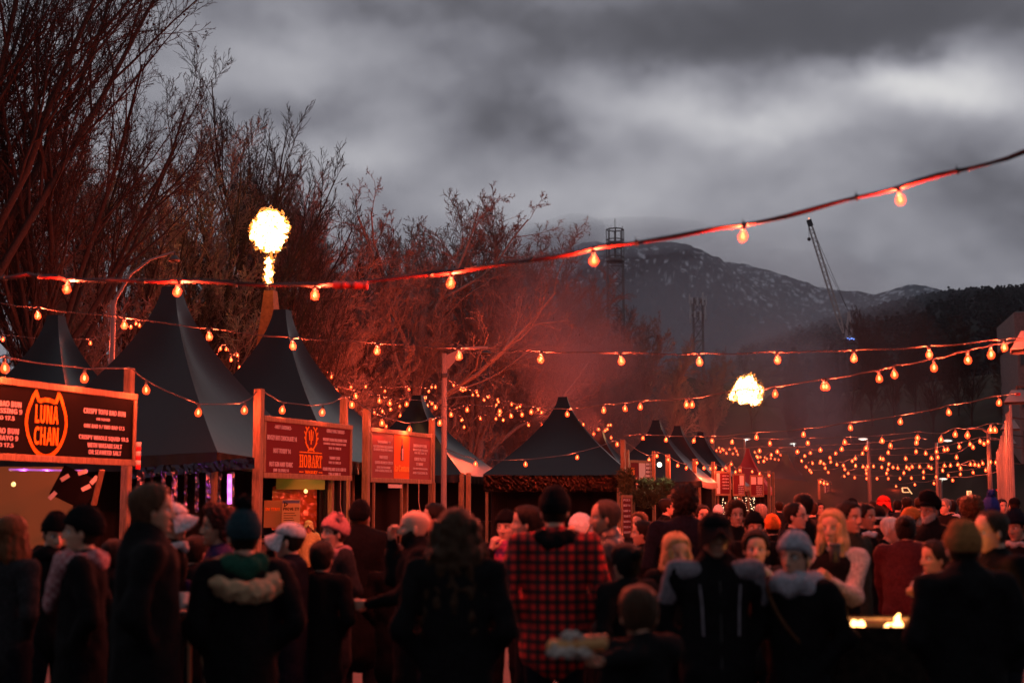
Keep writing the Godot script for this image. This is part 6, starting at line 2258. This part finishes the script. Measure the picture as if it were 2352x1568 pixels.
	if o.get("panels", false):                                   # pale shoulder yokes and piping of the dark parka
		for k in 2:
			var side := -1.0 if k == 0 else 1.0
			part("shoulder_yoke", nets([[Vector3(side * 0.10, 1.425, 0.045), sh[k] + Vector3(side * 0.01, 0.01, 0.02), 0.058, 0.062, 0.9], [sh[k] + Vector3(side * 0.010, 0.0, 0.014), (sh[k] as Vector3).lerp(el[k], 0.55) + Vector3(side * 0.012, 0, 0.014), 0.062, 0.056, 0.9]], cell * 0.8, 0.02, 0.012, 8.0, sd), mats["parka_grey"], t)
			var pip := MB.new()
			pip.tube(PackedVector3Array([Vector3(side * 0.115, 1.36, 0.135), Vector3(side * 0.105, 1.25, 0.142), Vector3(side * 0.10, 1.08, 0.148)]), PackedFloat32Array([0.007, 0.007, 0.007]), 6)
			part("piping", pip, mats["parka_grey"], t)
		var zip := MB.new()
		zip.tube(PackedVector3Array([Vector3(0, 1.38, 0.135), Vector3(0, 1.2, 0.138), Vector3(0, 0.9, 0.150)]), PackedFloat32Array([0.006, 0.006, 0.006]), 6)
		part("zip", zip, mats["shoe_black"], t)
	if o.get("strap", false):
		var st := PackedVector3Array()
		for k in 13:
			var f := k / 12.0
			var px := lerpf(-0.17, 0.17, f)
			st.append(Vector3(px, lerpf(1.47, 0.98, f), 0.15 * sin(PI * clampf(f * 0.9 + 0.12, 0, 1)) + 0.02))
		var ps := PackedFloat32Array()
		for q in st:
			ps.append(0.013)
		var sm := MB.new()
		sm.tube(st, ps, 6)
		part("bag_strap", sm, mats["brown_leather"], t)
	return t


func hair_mat(c: Color) -> StandardMaterial3D:
	var key := "hair_%d_%d" % [int(c.r * 1000), int(c.g * 1000)]
	if mats.has(key):
		return mats[key]
	var m := textured(key, noise_tex("strand_" + key, 0.2, Vector2(1, 0.08), c * 0.5, c * 1.5, 128, 3), Vector3(7, 5, 7), 0.6)
	m.metallic_specular = 0.22
	return m


func hold(called: String, label: String, category: String, at: Vector3) -> Node3D:
	return thing(called, label, category, at)


func crowd() -> void:
	cloth("coat_black", Color(0.0065, 0.0062, 0.007), 0.9)
	cloth("coat_navy", Color(0.006, 0.007, 0.013), 0.9)
	cloth("coat_grey", Color(0.018, 0.018, 0.020), 0.9)
	cloth("trouser_dark", Color(0.007, 0.0075, 0.011), 0.9)
	cloth("knit_black", Color(0.005, 0.005, 0.006), 0.95, 1.5)
	mat("shoe_black", Color(0.012, 0.011, 0.011), 0.5)
	var leather := cloth("coat_leather", Color(0.012, 0.011, 0.011), 0.42)
	var pink := cloth("knit_pink", Color(0.36, 0.15, 0.16), 0.95, 1.5)
	var white := cloth("cotton_white", Color(0.46, 0.41, 0.43), 0.9)
	var wool := cloth("knit_white", Color(0.62, 0.54, 0.52), 0.95, 1.5)
	var greyk := cloth("knit_grey", Color(0.25, 0.24, 0.275), 0.95, 1.5)
	var orange := cloth("knit_orange", Color(0.62, 0.12, 0.02), 0.95, 1.5)
	var rust := cloth("knit_rust", Color(0.36, 0.12, 0.03), 0.95, 1.5)
	var brown := cloth("knit_brown", Color(0.20, 0.085, 0.03), 0.95, 1.5)
	var red := cloth("cotton_red", Color(0.26, 0.012, 0.010), 0.9)
	var teal := cloth("knit_teal", Color(0.012, 0.030, 0.038), 0.95, 1.5)
	var green := cloth("scarf_green", Color(0.012, 0.055, 0.036), 0.95, 1.5)
	var maroon := cloth("coat_maroon", Color(0.05, 0.010, 0.011), 0.6)
	var plum := cloth("coat_plum", Color(0.035, 0.016, 0.06), 0.9)
	var blue := cloth("knit_blue", Color(0.02, 0.03, 0.16), 0.95, 1.5)
	var yellow := cloth("cotton_yellow", Color(0.55, 0.42, 0.14), 0.9)
	var olive := cloth("coat_olive", Color(0.022, 0.022, 0.016), 0.9)
	cloth("parka_grey", Color(0.15, 0.135, 0.155), 0.85)
	cloth("brown_leather", Color(0.06, 0.025, 0.012), 0.6)
	var sleeve := cloth("wool_pale", Color(0.32, 0.30, 0.31), 0.95)
	# checked cloths
	var check := Image.create(64, 64, false, Image.FORMAT_RGB8)
	var hound := Image.create(64, 64, false, Image.FORMAT_RGB8)
	var dots := Image.create(64, 64, false, Image.FORMAT_RGB8)
	for y in 64:
		for x in 64:
			var a := x < 34
			var b := y < 34
			var c := Color(0.62, 0.016, 0.012) if a and b else (Color(0.10, 0.006, 0.006) if a or b else Color(0.012, 0.006, 0.006))
			check.set_pixel(x, y, (c * (0.85 + 0.3 * float((x * 7 + y * 13) % 5) / 4.0)).linear_to_srgb())
			hound.set_pixel(x, y, (Color(0.32, 0.17, 0.18) if (x / 16 + y / 16) % 2 == 0 or (x + y) % 32 < 7 else Color(0.16, 0.015, 0.025)).linear_to_srgb())
			dots.set_pixel(x, y, (Color(0.32, 0.03, 0.10) if (x / 11 * 3 + y / 9 * 5) % 4 < 2 else Color(0.09, 0.02, 0.10)).linear_to_srgb())
	var plaid := textured("plaid_flannel", ImageTexture.create_from_image(check), Vector3.ONE * 17.5, 0.95)
	var shawl := textured("houndstooth", ImageTexture.create_from_image(hound), Vector3.ONE * 9.0, 0.95)
	var mauve := textured("mauve_print", ImageTexture.create_from_image(dots), Vector3.ONE * 6.0, 0.95)
	var redprint := textured("red_print", ImageTexture.create_from_image(dots), Vector3.ONE * 7.0, 0.95)
	redprint.albedo_color = Color(1.0, 0.45, 0.4)

	var dark := Color(0.014, 0.009, 0.007)
	var brunette := Color(0.035, 0.017, 0.009)
	var ginger := Color(0.085, 0.034, 0.014)
	var blonde := Color(0.36, 0.22, 0.105)
	var silver := Color(0.16, 0.13, 0.12)

	person(25, 1181, 8.3, 155, "person with a brown bob seen from behind, cut by the left edge", {"hair": "bob", "hair_c": ginger, "coat": mats["coat_grey"], "woman": true})
	person(122, 1169, 9.4, 35, "person in a black beanie looking down behind the checked shawl", {"hat": "beanie", "nod": 0.35, "scarf": mats["coat_black"], "woman": true})
	person(196, 1158, 7.7, -82, "person in black beanie and coat facing left in a checked shawl", {"hat": "beanie", "scarf": shawl, "shawl": true, "woman": true, "wide": 1.12, "hem": 0.45})
	person(345, 1108, 6.9, 108, "tall person with cropped reddish hair and black jacket, facing right", {"hair": "short", "hair_c": Color(0.06, 0.026, 0.014), "wide": 1.3, "collar": true, "skin": 1, "hem": 0.45})
	person(393, 1151, 9.2, 92, "person in a white cap facing right, behind the tall cropped head", {"hat": "cap", "hat_m": white, "hair_c": dark, "scarf": white, "scarf_r": 0.5, "skin": 1})
	person(562, 1131, 7.3, -158, "person in teal bobble hat, green scarf and fur trimmed hood", {"hat": "beanie", "hat_m": teal, "pompom": true, "pompom_m": mats["knit_black"], "scarf": green, "scarf_r": 1.15, "fur": true, "woman": true, "wide": 1.12, "puff": 0.01, "hem": 0.55})
	person(503, 1165, 9.2, -75, "person with dark wavy hair and plum coat left of the fur hood", {"hair": "curly", "hair_c": Color(0.04, 0.012, 0.010), "coat": plum, "woman": true, "hand_r": "chest"})
	person(668, 1196, 9.3, -98, "person in a pale baseball cap facing left, hand at the face", {"hat": "cap", "hat_m": white, "hair_c": dark, "coat": mats["coat_navy"], "hand_r": "mouth", "wide": 1.12, "hem": 0.42})
	person(262, 1236, 9.6, 160, "dark figure between the checked shawl and the tall cropped head", {"hair_c": dark, "hem": 0.42, "wide": 1.15})
	person(450, 1228, 10.2, 150, "dark figure low behind the bar table", {"hair_c": dark, "hem": 0.45, "wide": 1.1})
	person(738, 1240, 9.4, 165, "dark figure between the pale cap and the bulky black coat", {"hair_c": dark, "hem": 0.42, "wide": 1.1, "coat": mats["coat_black"]})
	person(908, 1246, 10.6, 170, "dark figure half hidden by the bald person's arm", {"hair_c": dark, "hem": 0.42, "wide": 1.1})
	person(709, 1193, 24.2, 5, "person in a yellow cap serving inside the amber lit stall", {"hat": "cap", "hat_m": yellow, "coat": yellow})
	person(772, 1179, 10.6, -62, "person in a pink knitted hat with two bobbles", {"hat": "beanie", "hat_m": pink, "ears": true, "coat": mats["coat_grey"], "hem": 0.45, "scarf": cloth("knit_mauve", Color(0.25, 0.13, 0.15), 0.95), "woman": true})
	person(826, 1146, 11.6, 174, "person in black beanie and bulky black coat, back turned, under the crest board", {"hat": "beanie", "wide": 1.22, "puff": 0.03, "collar": true, "hair_c": ginger, "hem": 0.42})
	person(955, 1172, 9.4, -86, "bald bearded person in black facing left, hand at the mouth", {"hair": "bald", "beard": true, "beard_c": dark, "stubble": 0.3, "hand_r": "mouth", "hand_l": "front", "wide": 1.15, "collar": true, "skin": 2, "hem": 0.45})
	person(1000, 1154, 12.2, -80, "person with short dark hair just behind the bald head", {"hair_c": dark})
	person(1048, 1164, 6.9, 178, "person with long dark curly hair down the back, black coat", {"hair": "wavy", "hair_c": brunette, "woman": true, "wide": 1.1, "hem": 0.5})
	person(1165, 1168, 11.0, -22, "pale faced person in black beanie and purple print scarf", {"hat": "beanie", "scarf": mauve, "shawl": true, "hand_r": "chin", "woman": true, "skin": 2})
	person(1212, 1159, 9.9, -92, "person in profile with dark tied hair and red print jacket", {"hair": "tied", "hair_c": dark, "coat": redprint, "woman": true, "skin": 2})
	person(1274, 1113, 8.4, 178, "person in black beanie and red and black plaid jacket, back turned", {"hat": "beanie", "coat": plaid, "wide": 1.16, "hem": 0.70, "hair_c": dark, "scarf": mats["coat_black"], "scarf_r": 1.0, "hood": false})
	person(1335, 1177, 11.6, -135, "person in a white knitted hat behind the plaid shoulder", {"hat": "beanie", "hat_m": wool, "woman": true})
	person(1393, 1145, 9.7, -88, "person with short greying hair and black leather jacket, facing left", {"hair": "receding", "hair_c": Color(0.05, 0.035, 0.028), "coat": leather, "hand_r": "phone", "wide": 1.12, "collar": true, "skin": 1, "stubble": 0.2})
	person(1440, 1244, 8.2, -150, "person with black hair in a knot, dark against the leather jacket", {"hair": "bun", "hair_c": Color(0.008, 0.007, 0.007), "woman": true})
	var food := spot(1322, 1497, 5.45)
	person(1472, 1341, 5.75, -152, "child with short brown hair nearest the camera, reaching left", {"hair": "short", "hair_c": brunette, "head": 0.90, "turn": -25.0, "nod": 0.2, "hand_r": food + Vector3(0.05, -0.05, 0.0), "hair_w": 1})
	person(1470, 1174, 15.2, -35, "person with brown hair half hidden by a dark head, beside the price sign", {"hair": "short", "hair_c": ginger, "woman": true})
	person(1478, 1193, 13.0, -95, "person with short black hair facing left beside the price sign", {"hair_c": dark})
	person(1572, 1118, 11.6, 176, "tall person with curly dark hair and wide dark coat, back turned", {"hair": "curly", "hair_c": dark, "wide": 1.25, "coat": mats["coat_navy"]})
	person(1530, 1143, 20.5, 95, "person with dark hair facing right below the garland", {"hair_c": dark})
	person(1552, 1219, 8.8, 14, "child with blond bob looking down", {"hair": "bob", "hair_c": blonde, "head": 0.93, "nod": 0.22, "woman": true, "skin": 2, "tip": 0.08})
	person(1640, 1172, 7.4, 4, "person in black cap and dark parka with grey shoulders", {"hat": "cap", "hat_m": mats["knit_black"], "panels": true, "collar": true, "stubble": 0.35, "wide": 1.18, "skin": 1})
	person(1612, 1158, 16.5, 12, "small dark haired face between the tall back and the capped parka", {"hair": "tied", "hair_c": dark, "woman": true, "skin": 2})
	person(1690, 1153, 14.2, 6, "person with wavy brown hair and dark coat, below the narrow far boards", {"hair": "curly", "hair_c": brunette, "woman": true})
	person(1732, 1173, 12.2, 0, "person in black beanie behind the fire lit face", {"hat": "beanie", "scarf": mats["coat_black"], "woman": true})
	person(1736, 1215, 8.9, -8, "dark haired person whose face glows orange by the grey beanie", {"hair": "tied", "hair_c": dark, "woman": true, "scarf": sleeve, "scarf_r": 0.6, "coat": mats["coat_grey"]})
	person(1774, 1179, 15.0, 178, "person in bright orange hat with back turned", {"hat": "beanie", "hat_m": orange})
	person(1748, 1156, 19.0, 172, "person with grey brown hair far back beside the orange hat", {"hair": "short", "hair_c": silver, "coat": mats["coat_grey"]})
	person(1825, 1151, 12.6, 58, "person with short dark hair and glasses, looking right", {"hair": "receding", "hair_c": dark, "glasses": true, "coat": mats["coat_navy"], "skin": 2})
	person(1846, 1132, 14.0, -140, "tall person with thick dark hair behind the one with glasses", {"hair": "short", "hair_c": dark, "wide": 1.1})
	person(1828, 1215, 7.4, -38, "person in grey knitted hat, glasses and thick grey scarf", {"hat": "beanie", "hat_m": greyk, "glasses": true, "scarf": greyk, "scarf_r": 1.35, "woman": true, "wide": 1.12, "hem": 0.5, "strap": true, "skin": 0})
	var blond := person(1912, 1168, 9.4, -22, "person with long blond hair, white sweater and black vest holding a cup", {"hair": "long", "hair_c": blonde, "woman": true, "coat": sleeve, "vest": true, "hand_l": "chest", "skin": 0, "turn": -6.0})
	person(1948, 1149, 10.6, 38, "person with short black hair behind the long blond hair", {"hair_c": dark, "coat": olive, "skin": 1, "wide": 1.12})
	person(1986, 1155, 13.2, 42, "person with dark hair and a white collar", {"hair_c": dark, "scarf": white, "scarf_r": 0.5, "skin": 3})
	person(2030, 1136, 17.5, -15, "person in red cap and red jacket", {"hat": "cap", "hat_m": red, "coat": red, "skin": 1})
	person(2016, 1159, 15.6, 168, "person in black hat with white band before the red jacket", {"hat": "beanie", "band": wool, "coat": mats["coat_black"]})
	person(2080, 1188, 11.6, 165, "person with dark knotted hair bending in a maroon quilted jacket", {"hair": "bun", "hair_c": dark, "coat": maroon, "puff": 0.03, "wide": 1.1, "bend": 0.35, "woman": true})
	person(2092, 1163, 14.2, 85, "person in rust orange knitted hat facing right", {"hat": "beanie", "hat_m": rust, "woman": true})
	person(2052, 1189, 13.2, 70, "white haired person leaning down left of the maroon jacket", {"hair": "buzz", "hair_c": Color(0.5, 0.45, 0.42), "bend": 0.3, "skin": 2})
	person(2136, 1133, 13.6, -52, "grey bearded person in black brimmed hat and glasses", {"hat": "brimmed", "hair_c": silver, "beard": true, "beard_c": Color(0.3, 0.26, 0.24), "glasses": true, "wide": 1.15, "collar": true})
	person(2232, 1141, 13.6, 172, "person with curly light brown hair seen from behind", {"hair": "curly", "hair_c": ginger, "woman": true})
	person(2276, 1122, 14.6, 178, "person in blue bobble hat with a blue scarf", {"hat": "beanie", "hat_m": blue, "pompom": true, "scarf": blue, "scarf_r": 1.3, "coat": mats["coat_navy"]})
	person(2150, 1238, 9.1, -75, "person in pale grey wool reaching over the brazier", {"hair_c": dark, "coat": sleeve, "hand_r": spot(2052, 1398, 8.3), "woman": true})
	person(2212, 1190, 6.9, 176, "person in brown knitted hat and big black coat, nearest at right", {"hat": "beanie", "hat_m": brown, "wide": 1.14, "puff": 0.01, "collar": true, "hem": 0.5, "hood": true})
	person(2284, 1168, 8.2, -78, "person with receding dark hair, face lit orange by the brazier", {"hair": "receding", "hair_c": Color(0.03, 0.018, 0.012), "wide": 1.12, "stubble": 0.15, "nod": 0.1})
	person(2338, 1165, 11.6, -48, "person in navy knitted hat and pale collar at the right edge", {"hat": "beanie", "hat_m": mats["coat_navy"], "scarf": sleeve, "scarf_r": 0.5, "nod": 0.25, "woman": true})
	# farther heads between the stalls and the wall
	for q in [
			[2062, 1146, 27.0, 150, "small dark haired figure left of the dark bun, far back", dark, ""], [2084, 1140, 24.0, 178, "distant dark haired figure with back turned by the orange hat", dark, ""], [2112, 1141, 26.0, 170, "distant long haired figure left of the brimmed hat", brunette, ""],
			[2172, 1142, 21.0, -60, "distant bald figure right of the brimmed hat", silver, "buzz"], [2186, 1146, 23.0, 178, "distant figure in white lined jacket right of the brimmed hat", dark, "white"], [2212, 1140, 25.0, 90, "distant figure facing right below the lit sign", dark, ""],
			[2300, 1145, 24.0, 10, "distant dark figure left of the white wall", dark, ""], [2331, 1141, 22.0, 178, "distant figure in black cap against the white wall", dark, "cap"], [1958, 1142, 25.0, -150, "distant figure in flat dark cap under the farthest posts", dark, "cap"],
			[1866, 1150, 21.0, 165, "distant figure with brown hair right of the far tent", brunette, ""], [1882, 1153, 28.0, 20, "distant figure facing the camera under the farthest posts", dark, ""], [2006, 1149, 31.0, 175, "distant figure between the posts and the red cap", brunette, ""],
			[1650, 1158, 24.0, 160, "distant white hatted figure under the first narrow far board", dark, "whitehat"], [1790, 1150, 30.0, 175, "distant figure below the far tent's left eave", brunette, ""], [1585, 1150, 27.0, 40, "distant figure beside the tall curly head", dark, ""], [2250, 1146, 30.0, -20, "distant figure behind the curly brown hair", dark, ""], [2145, 1146, 33.0, 175, "smallest dark figure behind the brimmed hat", dark, ""], [2040, 1148, 36.0, 0, "smallest figure behind the red cap", brunette, ""]]:
		var oo := {"hair_c": q[5], "woman": int(q[0]) % 3 == 0, "coat": [mats["coat_black"], mats["coat_navy"], mats["coat_grey"]][int(q[0]) % 3]}
		match q[6]:
			"buzz": oo.hair = "buzz"
			"white": oo.scarf = white
			"cap":
				oo.hat = "cap"
				oo.hat_m = mats["knit_black"]
			"whitehat":
				oo.hat = "beanie"
				oo.hat_m = wool
		person(q[0], q[1], q[2], q[3], q[4], oo)

	# things they hold
	var roll := hold("hot_dog", "long bread roll with sausage in white paper, held by the child", "hot dog", spot(1330, 1482, 5.45))
	part("roll", nets([[Vector3(-0.10, -0.005, 0.0), Vector3(0.085, 0.005, -0.02), 0.026, 0.026, 1.2]], 0.008, 0.01, 0.008, 20.0), mat("bread", Color(0.42, 0.20, 0.07), 0.8), roll)
	part("sausage", nets([[Vector3(-0.02, 0.022, 0.0), Vector3(0.10, 0.026, -0.02), 0.014, 0.014]], 0.006, 0.006), mat("sausage", Color(0.35, 0.09, 0.03), 0.4), roll)
	part("napkin", nets([[Vector3(-0.045, 0.03, 0.0), Vector3(0.0, 0.032, 0.0), 0.024, 0.016, 0.8], [Vector3(-0.10, -0.02, 0.02), Vector3(0.03, -0.025, 0.0), 0.022, 0.02, 1.3]], 0.007, 0.008, 0.02, 26.0), mat("napkin", Color(0.32, 0.27, 0.24), 0.95), roll)
	var cup := hold("coffee_cup", "dark takeaway cup in the hand of the blond person", "cup", spot(1918, 1272, 9.02))
	var cm := MB.new()
	cm.lathe(PackedVector2Array([Vector2(0, -0.05), Vector2(0.028, -0.05), Vector2(0.038, 0.05), Vector2(0, 0.05)]), 14)
	part("cup", cm, mat("cup_dark", Color(0.02, 0.016, 0.015), 0.5), cup)
	cm = MB.new()
	cm.lathe(PackedVector2Array([Vector2(0, 0.05), Vector2(0.041, 0.05), Vector2(0.041, 0.058), Vector2(0.032, 0.066), Vector2(0, 0.066)]), 14)
	part("lid", cm, mat("lid_black", Color(0.012, 0.012, 0.012), 0.4), cup)
	var ph := hold("phone", "black phone held up by the person in the leather jacket", "phone", spot(1346, 1226, 9.65))
	cm = MB.new()
	cm.box(Transform3D(Basis(Vector3.BACK, -0.5), Vector3.ZERO), Vector3(0.014, 0.15, 0.075), 0.004)
	part("case", cm, mats["lid_black"], ph)
	# bar table with cups
	var bt := hold("bar_table", "tall round bar table at left between the dark coats", "table", spot(440, 1152, 8.7) * Vector3(1, 0, 1))
	var ty := spot(440, 1394, 8.7).y
	cm = MB.new()
	cm.lathe(PackedVector2Array([Vector2(0, ty - 0.03), Vector2(0.27, ty - 0.03), Vector2(0.275, ty - 0.015), Vector2(0.27, ty), Vector2(0, ty)]), 28)
	part("table_top", cm, mat("table_dark", Color(0.03, 0.025, 0.022), 0.45), bt)
	for k in 3:
		cm = MB.new()
		var a := TAU * k / 3.0 + 0.4
		cm.rod(Vector3(cos(a), 0, sin(a)) * 0.24, Vector3(cos(a) * 0.06, ty - 0.03, sin(a) * 0.06), 0.014, 7)
		part("leg", cm, mat("brass_leg", Color(0.35, 0.22, 0.12), 0.4, 0.7), bt)
	for q in [["white paper cup on the bar table", 422, 1372, 0.036, 0.09], ["pale flat food tray on the bar table", 455, 1388, 0.085, 0.03]]:
		var it := hold("paper_cup" if q[3] < 0.05 else "food_tray", q[0], "cup" if q[3] < 0.05 else "tray", Vector3(spot(q[1], 1390, 8.65).x, ty, spot(q[1], 1390, 8.65).z))
		cm = MB.new()
		cm.lathe(PackedVector2Array([Vector2(0, 0.0), Vector2(q[3] * 0.8, 0.0), Vector2(q[3], q[4]), Vector2(q[3] * 0.93, q[4]), Vector2(q[3] * 0.75, 0.006), Vector2(0, 0.006)]), 18)
		part("wall", cm, mat("paper_white", Color(0.55, 0.5, 0.47), 0.9), it)
